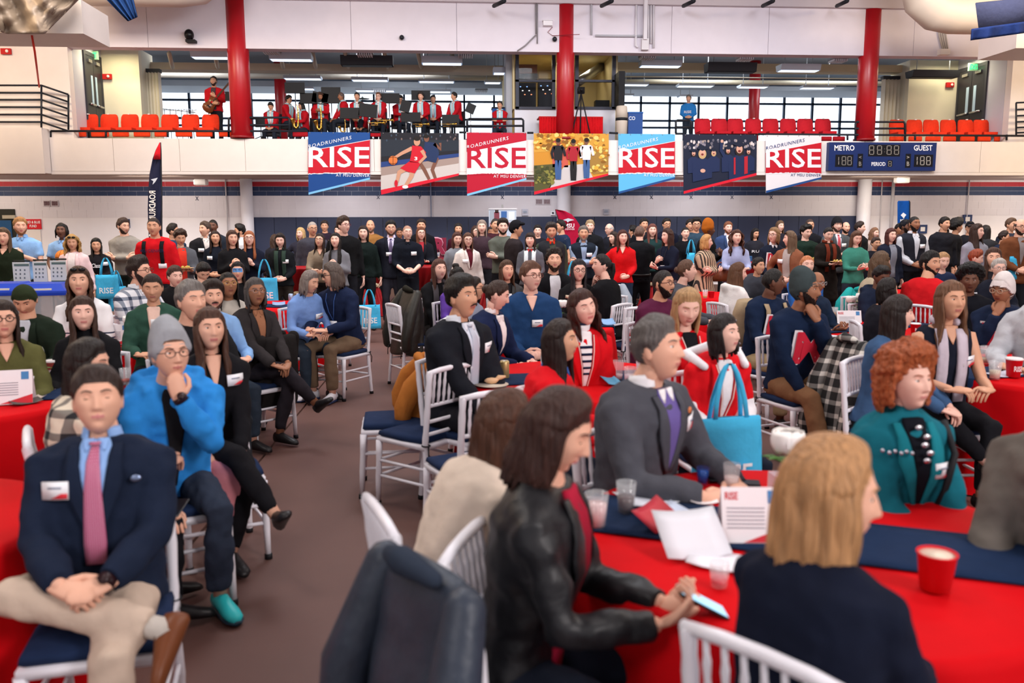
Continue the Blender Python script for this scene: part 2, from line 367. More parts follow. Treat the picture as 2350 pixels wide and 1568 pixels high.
def person(x, y, hh, sit, by, hy, hp, top, hair, sk, arms, bottom, ext, label, zf=0., depth=None, lean=None, legs=None, fat=1.0, chair=True, tilt=0):
    """x,y head centre in the photo, hh head height there"""
    E = dict((e.split(':')+[''])[:2] for e in ext.split()) if ext else {}
    sex = 'f' if 'f' in E else 'm'
    lean = R(lean) if lean is not None else (R(8) if sit else R(1))
    arms = {'': ('side', 'side')}.get(arms) or tuple(arms.split('+') if '+' in arms else (arms, arms))
    legs = legs or 'sit'
    d = depth or FPX*(.232 if sex == 'm' else .222)/hh
    def zc(k): return skel(k, sit, lean, 0, sex, arms, legs, R(hp))['H'][2]
    z1, z2 = zc(1.), zc(1.1); bk = (z2-z1)/.1
    Hn = at_d(x, y, d); k = 1+((Hn[2]-zf)-z1)/bk
    kc = float(np.clip(k, .90 if sit else .88, 1.09))
    if kc != k and not zf:          # move along the sight line until the size is human
        zt = zf+z1+(kc-1)*bk; r = ray(x, y)
        if abs(r[2]) > .02 and sit:
            d2 = (zt-CAMZ)/r[2]; d = float(np.clip(d2, d*.88, d*1.15))
    k = kc
    PEOPLE.append(dict(x=x, y=y, hh=hh, d=d, k=k, sit=sit, by=by, hy=hy, hp=hp, top=top, hair=hair, sk=sk, arms=arms, bottom=bottom, E=E, sex=sex,
        label=label, zf=zf, lean=lean, legs=legs, fat=fat, chair=chair, tilt=R(tilt), fixed=(zf > 0 or sit)))
    return PEOPLE[-1]
def place(p):
    th = R(p['by'])-YAW; J = skel(p['k'], p['sit'], p['lean'], 0, p['sex'], p['arms'], p['legs'], R(p['hp']))
    H = at_d(p['x'], p['y'], p['d']); c, s = cos(th), sin(th); h = J['H']
    p['rz'] = th; p['J'] = J
    p['loc'] = np.array([H[0]-(c*h[0]-s*h[1]), H[1]-(s*h[0]+c*h[1]), p['zf']])
def seq(t): return t.split(',')
def build_person(p):
    J, k, E, sex, sit = p['J'], p['k'], p['E'], p['sex'], p['sit']; hh = p['hh']; seed = int(p['x']*7+p['y']) % 9973
    near = hh > 105; mid = hh > 48; tiny = hh < 26
    nl, nm = (64, 84) if near else (40, 52) if mid else (28, 36)
    n = 14 if near else 10 if mid else 7
    vox = (.0105 if near else .017 if mid else .026)*max(1, k)
    root = thing('person', p['label'], 'person', p['loc'], p['rz'])
    p['root'] = root; tk = seq(p['top']); kind = tk[0]; col = tk[1]; inner = tk[2] if len(tk) > 2 else None
    bulk = {'tee': .012, 'sweater': .018, 'hoodie': .028, 'jacket': .026, 'blazer': .030, 'vest': .026, 'coat': .030, 'dress': .010, 'shirt': .014, 'puffer': .040, 'leather': .020}[kind]
    T = Torso(J, k, sex, bulk, p['fat']); T0 = Torso(J, k, sex, .000, p['fat'])
    p['T'] = T
    F_ = leather if kind == 'leather' else fab
    sm = skin(SKINT.get(p['sk'], p['sk'])); lip = skin(E['lip']) if 'lip' in E else skin({'A': 'cf7f78', 'P': 'd48a84', 'B': 'bb746a', 'E': 'a8695c', 'C': '80493f', 'D': '55302a'}.get(p['sk'], 'b87068'))
    ht = seq(p['hair']); hk = 'buzz' if 'beanie' in E and ht[0] == 'short' else ht[0]; hcol = ht[1] if len(ht) > 1 else '2a1d18'; hm = hairm(hcol)
    # ---- body: head, neck, trunk, arms, hands, legs in one mesh
    b = MB(); v, F, mi, az, nn, cc = headcache(nl, nm)
    hs = k*(1.0 if sex == 'm' else .97)*E_f(E, 'hs', 1.0)
    hr = R(p['hy']-p['by']); hp = R(p['hp'])
    Rz = np.array([[cos(hr), -sin(hr), 0], [sin(hr), cos(hr), 0], [0, 0, 1]])
    a = -hp; Rx = np.array([[1, 0, 0], [0, cos(a), -sin(a)], [0, sin(a), cos(a)]])   # hp>0 looks up
    ti = p['tilt']; Ry = np.array([[cos(ti), 0, sin(ti)], [0, 1, 0], [-sin(ti), 0, cos(ti)]])
    HM = Rz @ Rx @ Ry; Hc = J['H']
    hx = lambda q: (np.asarray(q)*hs) @ HM.T + Hc
    browm = hairm(hcol if hk != 'bald' and int(hcol[0:2], 16) < 190 else '8a7560')
    if 'mask' in E: pass
    b.add(hx(v), F, (mi).tolist()); b.add(hx(v[:nm]), [tuple(range(nm))], 0); b.add(hx(v[-nm:]), [tuple(range(nm-1, -1, -1))], 0)
    ne = 10 if near else 6
    closed = 'closed' in E
    for s in (-1, 1):
        b.add(hx(_ball((s*.031, -.0610, .0125), (.0135, .0125, .0120), ne)[0]), _ball((0, 0, 0), 1, ne)[1], 0 if closed else 3)
        if not closed:
            b.add(hx(_ball((s*.031+.002*np.sign(hr), -.0722, .0120), (.0058, .0026, .0058), ne)[0]), _ball((0, 0, 0), 1, ne)[1], 4)
            b.add(hx(_ball((s*.031, -.0615, .0190), (.0150, .0145, .0066), ne)[0]), _ball((0, 0, 0), 1, ne)[1], 0); b.add(hx(_ball((s*.031, -.0610, .0060), (.0140, .0132, .0050), ne)[0]), _ball((0, 0, 0), 1, ne)[1], 0)
        else: b.add(hx(_ball((s*.031, -.0725, .0065), (.0125, .0030, .0014), ne)[0]), _ball((0, 0, 0), 1, ne)[1], 4)
        eb = MB(); eb.tube([(s*.014, -.0855, .030), (s*.030, -.0815, .036), (s*.041, -.0745, .036), (s*.050, -.0650, .031)], [.0022, .0030, .0026, .0012], 5); b.add(hx(eb.v[0]), eb.f, 2)
        eb = MB(); eb.ball((0, 0, 0), (.0075, .017, .030), 10); ev = eb.v[0].copy(); ev[:, 0] += s*(.0745+.004*(ev[:, 1] > 0)); ev[:, 1] += .010; ev[:, 2] += -.002
        b.add(hx(ev), eb.f, 0)
    nr = (.056 if sex == 'm' else .046)*k
    cb = Hc+HM@np.array([0, .012, -.055])*hs
    b.tube([T0.c(.86)[0], T0.c(.97)[0]+np.array([0, 0, .0]), (T0.c(1.0)[0]+cb)/2+np.array([0, .006, 0]), cb], [nr*1.5, nr*1.18, nr*.98, nr], max(10, n), 0)
    b.rings([T0.ring(t, max(12, n+2), .80 if t < .2 else .90 if t < .9 else .78) for t in (.0, .12, .28, .45, .62, .78, .88, .94)], 0)
    sleeve = {'tee': .45, 'dress': .0, 'vest': 1.0}.get(kind, 1.0)
    if 'ss' in E: sleeve = .45
    if 'roll' in E: sleeve = .78
    for nme in 'ab':
        s = -1 if nme == 'a' else 1
        sh, el, wr, hd, hn, cu = J['arm'+nme]
        b.tube([sh-np.array([s*.04*k, 0, .0]), sh, sh*.5+el*.5, el, el*.5+wr*.5, wr], np.array([.045, .053, .045, .038, .036, .026])*k*(1 if sex == 'm' else .9), max(8, n), 0, round_=True)
        hand(b, wr+(wr-el)/np.linalg.norm(wr-el)*.012, hd, hn, 1 if nme == 'a' else -1, k*(1 if sex == 'm' else .92), cu, 0, 8 if near else 5)
        hp_, kn, an, toe = J['leg'+nme]
        b.tube([hp_+[0, 0, .02], hp_*.5+kn*.5, kn, kn*.5+an*.5+[0, .01, 0], an], np.array([.062, .056, .046, .042, .033])*k, max(8, n), 0)
    b.build('body', [sm, lip, browm, pl('e8e4e0', .2), pl('2a1a14', .15)], root)
    # ---- hair or hat
    hb = MB(); cn = (nl, nm)
    if hk == 'buzz': cap_mesh(hb, *cn, .004, .0006, seed)
    elif hk == 'short': cap_mesh(hb, *cn, .012, .0030, seed, top=.9)
    elif hk == 'quiff': cap_mesh(hb, *cn, .014, .0045, seed, top=1.6)
    elif hk == 'thin': cap_mesh(hb, *cn, .006, .001, seed, line=.012)
    elif hk == 'curly': cap_mesh(hb, *cn, .026, .0095, seed, top=.5)
    elif hk == 'afro': cap_mesh(hb, *cn, .055, .006, seed, top=.3)
    elif hk == 'puff': cap_mesh(hb, *cn, .050, .007, seed, top=.35, line=.0); drape(hb, .10, .050, seed, n=54 if near else 30, az0=(55, 72, 82, 90))
    elif hk in ('long', 'wavy', 'bob', 'longf', 'vlong', 'bangs', 'mid'):
        cap_mesh(hb, *cn, .013, .002, seed, top=.5, line=-.022 if hk == 'bangs' else 0)
        L = {'long': .27, 'wavy': .26, 'bob': .12, 'longf': .30, 'vlong': .40, 'bangs': .22, 'mid': .17}[hk]
        drape(hb, L, .015, seed, n=64 if near else 44 if mid else 26, rows=22 if near else 14 if mid else 10, wav=.008 if hk == 'wavy' else .002, vol=.012 if hk == 'wavy' else .004,
              az0=(50, 66, 50, 36) if hk in ('longf', 'vlong') else (50, 66, 60, 70), back=.02)
    elif hk == 'long_wide': cap_mesh(hb, *cn, .018, .004, seed, top=.5); drape(hb, .26, .032, seed, n=44, rows=14, wav=.014, vol=.02, back=.03)
    elif hk in ('bun', 'pony'):
        cap_mesh(hb, *cn, .008, .0012, seed)
        if hk == 'bun': hb.ball((0, .105, .02), (.036, .032, .036), 12, 0, .04, seed)
        else: hb.tube([(0, .09, .03), (0, .125, .02), (0, .135, -.05), (0, .12, -.16), (0, .11, -.24)], [.018, .026, .028, .022, .006], 8)
    elif hk == 'topbun': cap_mesh(hb, *cn, .012, .004, seed); hb.ball((0, .05, .13), (.045, .04, .04), 12, 0, .07, seed)
    elif hk == 'locs':
        cap_mesh(hb, *cn, .014, .004, seed); rs = np.random.RandomState(seed)
        for q in range(22):
            a_ = R(65+230*q/21); hb.tube([(.07*sin(a_), -.09*cos(a_), .07), (.09*sin(a_), -.11*cos(a_), .0), (.088*sin(a_), -.105*cos(a_), -.06-.05*rs.rand())], [.010, .010, .006], 5)
    elif hk == 'braids':
        cap_mesh(hb, *cn, .010, .003, seed); rs = np.random.RandomState(seed)
        for q in range(26):
            a_ = R(75+210*q/25); hb.tube([(.07*sin(a_), -.09*cos(a_), .06), (.088*sin(a_), -.11*cos(a_), .0), (.08*sin(a_), -.10*cos(a_)+.01, -.1), (.09*sin(a_), -.11*cos(a_)+.01, -.2-.05*rs.rand())], [.008, .009, .008, .005], 5)
    elif hk == 'fringe':          # bald on top, hair round the back
        v_, F3, _, az_, n_, c_ = headcache(*cn); hl = np.interp(az_, *HAIRLINE); keep = [f for f in F3 if all((v_[i, 2] > hl[i]-.01) and (v_[i, 2] < .055) and az_[i] > 62 for i in f)]
        us = sorted({i for f in keep for i in f}); mp = {a_: b_ for b_, a_ in enumerate(us)}; hb.add((v_+n_*.006)[us], [tuple(mp[i] for i in f) for f in keep])
    if hb.n:
        for q in range(len(hb.v)): hb.v[q] = hx(hb.v[q])
        ho = hb.build('hair', [hm], root)
        if hk in ('curly', 'afro', 'puff') and not tiny:
            m3 = ho.modifiers.new('s', 'SUBSURF'); m3.levels = 1; m3.render_levels = 1
            if 'hc' not in REM:
                t = bpy.data.textures.new('curls', 'CLOUDS'); t.noise_scale = .018; REM['hc'] = t
            m4 = ho.modifiers.new('d', 'DISPLACE'); m4.texture = REM['hc']; m4.strength = .022
    for hat in ('beanie', 'cap', 'flat', 'durag'):
        if hat in E:
            q = MB(); q2 = MB()
            if hat == 'beanie':
                cap_mesh(q, *cn, .018, .0012, seed, line=-.020, top=.25); w_ = q.v[0]; h_ = np.clip(w_[:, 2]-.03, 0, 1); w_[:, 2] += h_*.20*E_f(E, 'tall', 1.2); w_[:, 1] += h_*.14*E_f(E, 'tall', 1.2); w_[:, 0] *= 1-h_*.9
                pass
            elif hat == 'durag': cap_mesh(q, *cn, .010, .001, seed, line=-.012)
            elif hat == 'cap': cap_mesh(q, *cn, .014, .0005, seed, top=.7, line=.0); q.grid([[(xx, -.085-.065*t_*(1-(xx/.09)**2), .062-.022*t_-2.2*xx*xx) for xx in np.linspace(-.07, .07, 8)] for t_ in np.linspace(0, 1, 5)], 0, thick=np.array([0, 0, .006]))
            else: cap_mesh(q, *cn, .018, .001, seed, top=.6, line=-.004); q.ball((0, -.05, .085), (.085, .085, .03), 14)
            for i in range(len(q.v)): q.v[i] = hx(q.v[i])
            q.build({'beanie': 'beanie', 'cap': 'baseball_cap', 'flat': 'flat_cap', 'durag': 'head_wrap'}[hat], [fab(E[hat] or '333333')], root)
            if hat == 'beanie' and E_f(E, 'tall', 1) < 1.9:
                q = MB(); v_, F3, _, az_, n_, c_ = headcache(*cn)
                hl = np.interp(az_, *HAIRLINE)-.022
                keep = [f for f in F3 if all(hl[i]-.008 < v_[i, 2] < hl[i]+.042 for i in f)]; us = sorted({i for f in keep for i in f}); mp = {a_: b_ for b_, a_ in enumerate(us)}
                if keep: q.add(hx((v_+n_*.0205)[us]), [tuple(mp[i] for i in f) for f in keep]); q.build('cuff', [fab(E[hat] or '333333')], root)
    if 'beard' in E:
        v_, F3, _, az_, n_, c_ = headcache(*cn)
        def inb(i):
            X_, Y_, Z_ = v_[i]; return Y_ < .03 and az_[i] < 94 and (Z_ < np.interp(az_[i], [0, 22, 30, 45, 62, 75, 92], [-.076, -.072, -.055, -.045, -.030, .0, .012]) or (abs(X_) < .027 and -.051 < Z_ < -.040))
        keep = [f for f in F3 if sum(inb(i) for i in f) >= 3]; us = sorted({i for f in keep for i in f}); mp = {a_: b_ for b_, a_ in enumerate(us)}
        rs = np.random.RandomState(seed); off = (.0045+.0015*rs.rand(len(v_)))*(1.8 if E['beard'].endswith('!') else 1)
        if keep:
            q = MB(); q.add(hx((v_+n_*off[:, None])[us]), [tuple(mp[i] for i in f) for f in keep]); q.build('beard', [hairm(E['beard'].rstrip('!') or hcol)], root)
    if 'stache' in E:
        q = MB(); q.tube([(-.027, -.079, -.052), (-.012, -.094, -.043), (0, -.097, -.042), (.012, -.094, -.043), (.027, -.079, -.052)], [.002, .005, .0055, .005, .002], 6)
        q.v[0] = hx(q.v[0]); q.build('moustache', [hm], root)
    if 'g' in E or 'sg' in E:
        q = MB(); fr = E.get('g') or E.get('sg') or '1c1a1c'
        for s in (-1, 1):
            a_ = np.linspace(0, 2*pi, 13)
            q.tube(np.stack([s*.033+.0235*np.cos(a_), np.full(13, -.098)+.006*np.abs(np.cos(a_)), .010+.0185*np.sin(a_)], 1), .0018 if near else .0026, 5)
            if 'sg' in E: q.ball((s*.033, -.096, .010), (.022, .002, .017), 8, 0)
            q.tube([(s*.057, -.092, .014), (s*.076, -.05, .014), (s*.078, .01, .010)], .0018 if near else .0025, 4)
        q.tube([(-.010, -.100, .014), (.010, -.100, .014)], .002, 4)
        for i in range(len(q.v)): q.v[i] = hx(q.v[i])
        q.build('sunglasses' if 'sg' in E else 'glasses', [pl(fr, .3)], root)
    if 'shades' in E:                 # sunglasses pushed up into the hair
        q = MB()
        for s in (-1, 1): q.ball((s*.032, -.075, .098), (.028, .014, .016), 8)
        q.v = [hx(a_) for a_ in q.v]; q.build('sunglasses', [pl('181516', .2)], root)
    # ---- garments
    g = MB(); nn_ = 16 if mid else 12
    t0 = {'coat': -.20, 'blazer': -.16, 'jacket': -.08, 'hoodie': -.04, 'leather': -.04, 'puffer': -.08}.get(kind, -.05)
    if sit: t0 = max(t0, -.06)
    if 'long' in E and not sit: t0 = -.20
    ttop = {'dress': .93, 'tee': .975, 'sweater': .985}.get(kind, .985)
    if 'turtle' in E: ttop = 1.0
    ts = [t for t in (t0, .0, .12, .28, .45, .62, .78, .88, .94, ttop) if t >= t0]
    g.rings([T.ring(t, nn_+4) for t in sorted(set(ts))], 0)
    if 'turtle' in E: g.tube([T0.c(.93)[0], T0.c(1.0)[0], (T0.c(1.0)[0]*.45+cb*.55)], [nr*1.5, nr*1.28, nr*1.2], 14)
    sb = bulk*.75
    if sleeve > 0 and not (kind == 'vest'):
        for nme in 'ab':
            s = -1 if nme == 'a' else 1
            sh, el, wr, *_ = J['arm'+nme]; fk = k*(1 if sex == 'm' else .9)
            if sleeve >= 1: P_ = [sh-np.array([s*.05*k, 0, -.005]), sh+np.array([0, 0, -.004]), sh*.5+el*.5, el, el*.5+wr*.5, wr]; r_ = np.array([.055, .062, .056, .050, .045, .034])*fk+sb*.7
            elif sleeve > .6: P_ = [sh-np.array([s*.05*k, 0, 0]), sh, sh*.5+el*.5, el, el*.6+wr*.4]; r_ = np.array([.055, .061, .055, .048, .044])*fk+sb*.7
            else: P_ = [sh-np.array([s*.05*k, 0, 0]), sh, sh*.5+el*.5, sh*.3+el*.7]; r_ = np.array([.055, .061, .058, .058])*fk+sb*.7
            g.tube(P_, r_, nn_-2, 0, round_=False)
    if kind in ('hoodie',): 
        g.tube([T.x(-.10*k, .955, .01), T.x(-.13*k, .93, .02, True), T.x(0, .93, .045, True), T.x(.13*k, .93, .02, True), T.x(.10*k, .955, .01)], np.array([.020, .034, .050, .034, .020])*k, 10)
    if 'ponch' in E or 'coatlong' in E:
        g.rings([J['sp'][0]+np.array([0, 0, .0])+q_ for q_ in []] or [T.ring(0, nn_+4), T.ring(-.2, nn_+4)+np.array([0, 0, -.12]), T.ring(-.2, nn_+4, 1.12)+np.array([0, 0, -.32*k])])
    gname = {'tee': 't_shirt', 'sweater': 'sweater', 'hoodie': 'hoodie', 'jacket': 'jacket', 'blazer': 'blazer', 'vest': 'shirt', 'coat': 'coat', 'dress': 'dress', 'shirt': 'shirt', 'puffer': 'puffer_jacket', 'leather': 'leather_jacket'}[kind]
    disp = (.022 if near else .020 if mid else .016)*(1.4 if kind in ('hoodie', 'jacket', 'leather', 'coat') else 1)
    gm = F_(inner if kind == 'vest' and inner else col)
    if 'plaid' in E: gm = plaidm(col, E['plaid'])
    if 'stripes' in E: gm = stripem(col, E['stripes'], J['N'][2]-.27*k)
    if 'vstripes' in E: gm = vstripem(col, E['vstripes'])
    if kind == 'vest':
        for nme in 'ab':
            s = -1 if nme == 'a' else 1
            sh, el, wr, *_ = J['arm'+nme]; fk = k
            g.tube([sh-np.array([s*.05*k, 0, 0]), sh, sh*.5+el*.5, el, el*.5+wr*.5, wr], np.array([.055, .061, .054, .047, .042, .034])*fk+.008, nn_-2)
        vb = MB(); TV = Torso(J, k, sex, .040, p['fat'])
        vb.rings([TV.ring(t, nn_+4) for t in (-.06, .0, .12, .28, .45, .62, .78, .88, .95, .985)]); garment(vb, 'vest', [F_(col)], root, vox, 0, disp, seed); T = TV; p['T'] = TV
    garment(g, gname, [gm], root, vox, 0, disp, seed, 6 if near else 4)
    # front opening with the inner layer, collar, lapels
    if inner and kind in ('blazer', 'jacket', 'coat', 'leather', 'puffer', 'hoodie', 'vest'):
        q = MB(); vb_ = .42 if kind == 'blazer' else float(E.get('open') or .30)
        if 'openall' in E: rows = [(t, -.055, .055) for t in (-.02, .15, .3, .45, .6, .75)]+[(.85, -.06, .06), (.92, -.058, .058), (.965, -.05, .05)]
        else:
            wm = .052 if sex == 'm' else .045
            rows = [(t, -wm*max(.03, (t-vb_)/(.92-vb_))**.8, wm*max(.03, (t-vb_)/(.92-vb_))**.8) for t in np.linspace(vb_, .92, 7)]+[(.955, -.048, .048), (.978, -.042, .042)]
        T.patch(q, rows, .010, 7, 0, th=.03); q.build('shirt_front', [fab(inner)], root)
        if kind in ('blazer', 'coat', 'leather', 'jacket') and 'nolapel' not in E:
            q = MB()
            for s in (-1, 1):
                rr = [(t, s*(w0), s*(w0+.012+.046*max(0, 1-abs(t-.72)/.34))) for t, w0 in [(t, .052*max(0, (t-vb_)/(.92-vb_))**.8 if 'openall' not in E else .055) for t in np.linspace(vb_, .95, 9)]]
                T.patch(q, rr, .015, 4, 0, th=.010)
            q.build('lapels', [F_(E.get('lap') or col)], root)
    if kind in ('blazer', 'shirt', 'vest') or 'collar' in E:
        q = MB(); cc_ = E.get('collar') or (inner if kind in ('blazer',) else (inner or col))
        c0 = T0.c(.968)[0]; a_ = np.linspace(R(28), R(332), 15)
        g0 = []
        for dz, rr_ in ((-.012, 1.34), (.014, 1.18), (.028, 1.12)):
            g0.append([c0+np.array([0, .004, 0])+nr*rr_*np.array([sin(t), -cos(t)*1.05, 0])+np.array([0, 0, dz*k*1.2+.014*(-cos(t))*-1*.8+.008]) for t in a_])
        q.grid(np.array(g0), 0, thick=np.array([0, 0, .003]))
        for s in (-1, 1): 
            T.patch(q, [(.985, s*.004, s*.040), (.965, s*.006, s*.042), (.935, s*.014, s*.038), (.905, s*.026, s*.032)], .012, 4, 0, th=.008)
        q.build('collar', [fab(cc_)], root)
    if 'tie' in E:
        q = MB(); T.patch(q, [(.965, -.017, .017), (.945, -.013, .013)], .024, 4, 0, th=.02)
        T.patch(q, [(.94, -.012, .012), (.85, -.020, .020), (.70, -.026, .026), (.52, -.031, .031), (.38, -.034, .034), (.26, -.030, .030)], .018, 5, 0, th=.008)
        q.build('tie', [tiem(E['tie'])], root)
    if 'pants' not in E:
        pass
    # ---- trousers
    q = MB(); pb = .012 if 'slim' in E or sex == 'f' else .020
    TP = Torso(J, k, sex, .010 if kind not in ('dress',) else .006, p['fat'])
    q.rings([TP.ring(t, 14, .98) for t in (-.10, .0, .10, .17)])
    for nme in 'ab':
        hp_, kn, an, toe = J['leg'+nme]; s = -1 if nme == 'a' else 1
        off = np.array([0, .0, .02]) if not sit else np.array([0, .02, .0])
        q.tube([hp_+off, hp_*.5+kn*.5, kn, kn*.5+an*.5+[0, .008, 0], an+(kn-an)*.08], np.array([.090, .080, .060, .058, .050 if 'slim' not in E and sex == 'm' else .040])*k+pb*.5, 12)
    if 'skirt' in E and not sit:
        q.rings([TP.ring(.1, 14), TP.ring(-.08, 14, 1.1), TP.ring(-.2, 14, 1.25)+np.array([0, 0, -.3*k])])
    garment(q, 'jeans' if 'jeans' in E else 'trousers', [fab(p['bottom'])], root, vox*1.15, 0, disp, seed)
    sc = E.get('shoe') or '1c1a1c'
    for nme in 'ab':
        hp_, kn, an, toe = J['leg'+nme]; q = MB()
        if (sit and hh < 38) or p['zf'] and sit: continue
        dn = (an-kn)/np.linalg.norm(an-kn); dn = np.array([0, 0, -1.]) if an[2] < .2 else dn; toe = toe-dn*np.dot(toe, dn); toe = toe/np.linalg.norm(toe)
        side = np.cross(toe, dn); heel = an+dn*.045*k-toe*.05*k
        def rg(u, w_, h0, h1):
            a_ = np.linspace(0, 2*pi, 10, endpoint=False); c_ = heel+toe*u*k
            return c_+np.outer(np.cos(a_)*w_*k, side)-np.outer((np.sin(a_)*(h1-h0)/2+(h0+h1)/2)*k, dn)
        q.rings([rg(-.015, .012, -.02, .03), rg(.0, .032, -.032, .055), rg(.06, .036, -.033, .07), rg(.12, .040, -.033, .045), rg(.18, .046, -.033, .025), rg(.225, .040, -.033, .012), rg(.25, .018, -.032, -.008)])
        so = q.build('shoe', [pl(sc, .4)], root)
        if 'sole' in E:
            q2 = MB(); q2.rings([rg(u, w_, -.040, -.018) for u, w_ in ((-.02, .015), (0, .036), (.06, .040), (.12, .044), (.18, .050), (.225, .044), (.256, .020))]); q2.build('sole', [pl(E['sole'], .5)], so)
        if 'sock' in E and nme == 'a':
            q2 = MB(); q2.tube([kn*.22+an*.78, an, an+dn*.02+toe*.02], [.042*k, .040*k, .04*k], 10); q2.build('sock', [fab(E['sock'])], root)
    # ---- accessories
    if 'b' in E:
        s = -1 if E['b'] == 'l' else 1; q = MB(); t_ = float(E.get('bt') or .66); bx = float(E.get('bx') or .085)*s
        w_, h_ = .042, .095; rows = [(t_-h_*.55, bx-w_, bx+w_), (t_+h_*.55, bx-w_, bx+w_)]
        T.patch(q, rows, .018, 3, 0, th=.004); bo = q.build('name_badge', [pl('f4f4f8', .4)], root)
        if mid:
            q = MB(); T.patch(q, [(t_-h_*.5, bx-w_*.3, bx+w_*.95), (t_-h_*.18, bx+w_*.5, bx+w_*.95)], .0195, 3, 0, th=.002); q.build('red_print', [pl('d8303c', .5)], bo)
            q = MB(); T.patch(q, [(t_+h_*.12, bx-w_*.5, bx+w_*.5), (t_+h_*.22, bx-w_*.5, bx+w_*.5)], .0195, 3, 0, th=.002); q.build('name_print', [pl('8088a0', .5)], bo)
    if 'M' in E: torso_text(T, root, 'M', -.105, .105, .36, .78, E['M'] or 'd42a40', 'letter_m', k, out='f2f2f6')
    if 'txt' in E: torso_text(T, root, E['txt'].replace('_', ' '), *[float(a_) for a_ in (E.get('box') or '-.1,.1,.5,.6').split(',')], E.get('tc') or 'f2f2f6', 'chest_lettering', k)
    if 'txt2' in E: torso_text(T, root, E['txt2'].replace('_', ' '), *[float(a_) for a_ in E['box2'].split(',')], E.get('tc2') or 'f2f2f6', 'chest_lettering', k)
    if 'scarf' in E:
        q = MB(); sc_ = E['scarf']
        a_ = np.linspace(-2.6, 2.6, 17); c0 = T0.c(.985)[0]
        q.tube([c0+np.array([nr*1.55*sin(t), nr*1.45*(-cos(t+pi))*1, .012+.01*cos(t)]) for t in a_], .024*k, 8)
        T.patch(q, [(t, -.085, -.028) for t in (.12, .3, .5, .7, .85, .95)], .022, 4, 0, th=.02)
        T.patch(q, [(t, .028, .085) for t in (.18, .3, .5, .7, .85, .95)], .022, 4, 0, th=.02)
        q.build('scarf', [fab(sc_)], root)
    if 'lanyard' in E:
        q = MB()
        for s in (-1, 1): q.tube([T.x(s*.055*k, .955, .012), T.x(s*.05*k, .85, .014), T.x(s*.03*k, .65, .014), T.x(.0, .48, .014)], .004 if not near else .003, 5)
        q.build('lanyard', [fab(E['lanyard'] or '5080c0')], root)
        q = MB(); T.patch(q, [(.36, -.04, .04), (.48, -.04, .04)], .02, 3, 0, th=.004); q.build('name_badge', [pl('f4f4f8')], root)
    if 'straps' in E:
        for s in (-1, 1): q = MB(); T.patch(q, [(t, s*.085, s*.125) for t in (.45, .6, .75, .85, .93)], .020, 3, 0, th=.012); q.build('strap', [fab(E['straps'] or '1a1a1c')], root)
        q = MB(); q.rings([T.ring(t, 12, .8)+np.array([0, .20, 0]) for t in (.2, .4, .7, .9)]); q.build('backpack', [fab(E['straps'] or '1a1a1c')], root)
    if 'band' in E:
        nme = 'a' if E['band'].startswith('l') else 'b'; sh, el, wr, *_ = J['arm'+nme]; u_ = (wr-el)/np.linalg.norm(wr-el); q = MB()
        q.tube([wr-u_*.012, wr+u_*.012], .036*k, 12); q.build('wristband', [pl(E['band'][1:] or '35b4e8', .4)], root)
    if 'watch' in E:
        nme = 'a' if E['watch'] == 'l' else 'b'; sh, el, wr, *_ = J['arm'+nme]; u_ = (wr-el)/np.linalg.norm(wr-el); q = MB()
        q.tube([wr-u_*.004, wr+u_*.018], .034*k, 12); q.tube([wr+u_*.004+np.array([0, -.03, .02]), wr+u_*.004+np.array([0, -.036, .028])], .019, 12, up=u_); q.build('wristwatch', [pl('2a1418', .3)], root)
    if 'v' in E:         # V neck showing skin
        q = MB(); w0 = float(E['v'] or .6); T.patch(q, [(t, -.040*(t-w0)/(.95-w0)-.001, .040*(t-w0)/(.95-w0)+.001) for t in np.linspace(w0, .95, 5)]+[(.975, -.042, .042)], .012, 5, 0, th=.03); q.build('neckline', [sm], root)
    if 'inner' in E:     # visible open shirt below a cardigan
        q = MB(); T.patch(q, [(t, -.050, .050) for t in (.0, .2, .4, .6, .8)]+[(.9, -.055, .055), (.955, -.05, .05), (.975, -.045, .045)], .010, 5, 0, th=.03); q.build('shirt_front', [fab(E['inner'])], root)
    if 'belt' in E:
        q = MB(); q.rings([TP.ring(t, 16, 1.08) for t in (.07, .13)]); q.build('belt', [pl('1a1414', .4)], root)
    if 'paint' in E:
        q = MB(); v_, F3, _, az_, n_, c_ = headcache(*cn); keep = [f for f in F3 if all(-.01 < v_[i, 2] < .05 and az_[i] < 55 for i in f)]; us = sorted({i for f in keep for i in f}); mp = {a_: b_ for b_, a_ in enumerate(us)}
        q.add(hx((v_+n_*.0015)[us]), [tuple(mp[i] for i in f) for f in keep]); q.build('face_paint', [skin('5a8ec8')], root)
    if 'bag' in E:       # tote hanging from the forearm
        s = -1 if E['bag'].startswith('l') else 1; sh, el, wr, *_ = J['arm'+('a' if s < 0 else 'b')]
        W_ = wr*.7+el*.3
        R0 = Matrix.Rotation(p['rz'], 3, 'Z') @ Vector(W_)
        tote(np.array(R0)+p['loc']-np.array([0, 0, .62]), p['rz']+.3, 'light blue tote bag hanging from the arm of the '+E['bag'][1:].replace('_', ' '), hang=.30)
    return root
def E_f(E, k_, d): return float(E[k_]) if k_ in E and E[k_] else d
BC = {}
def _ball(c, r, n):
    if n not in BC:
        q = MB(); q.ball((0, 0, 0), 1, n); BC[n] = (q.v[0], q.f)
    return BC[n][0]*(np.asarray(r) if not np.isscalar(r) else r)+np.asarray(c), BC[n][1]
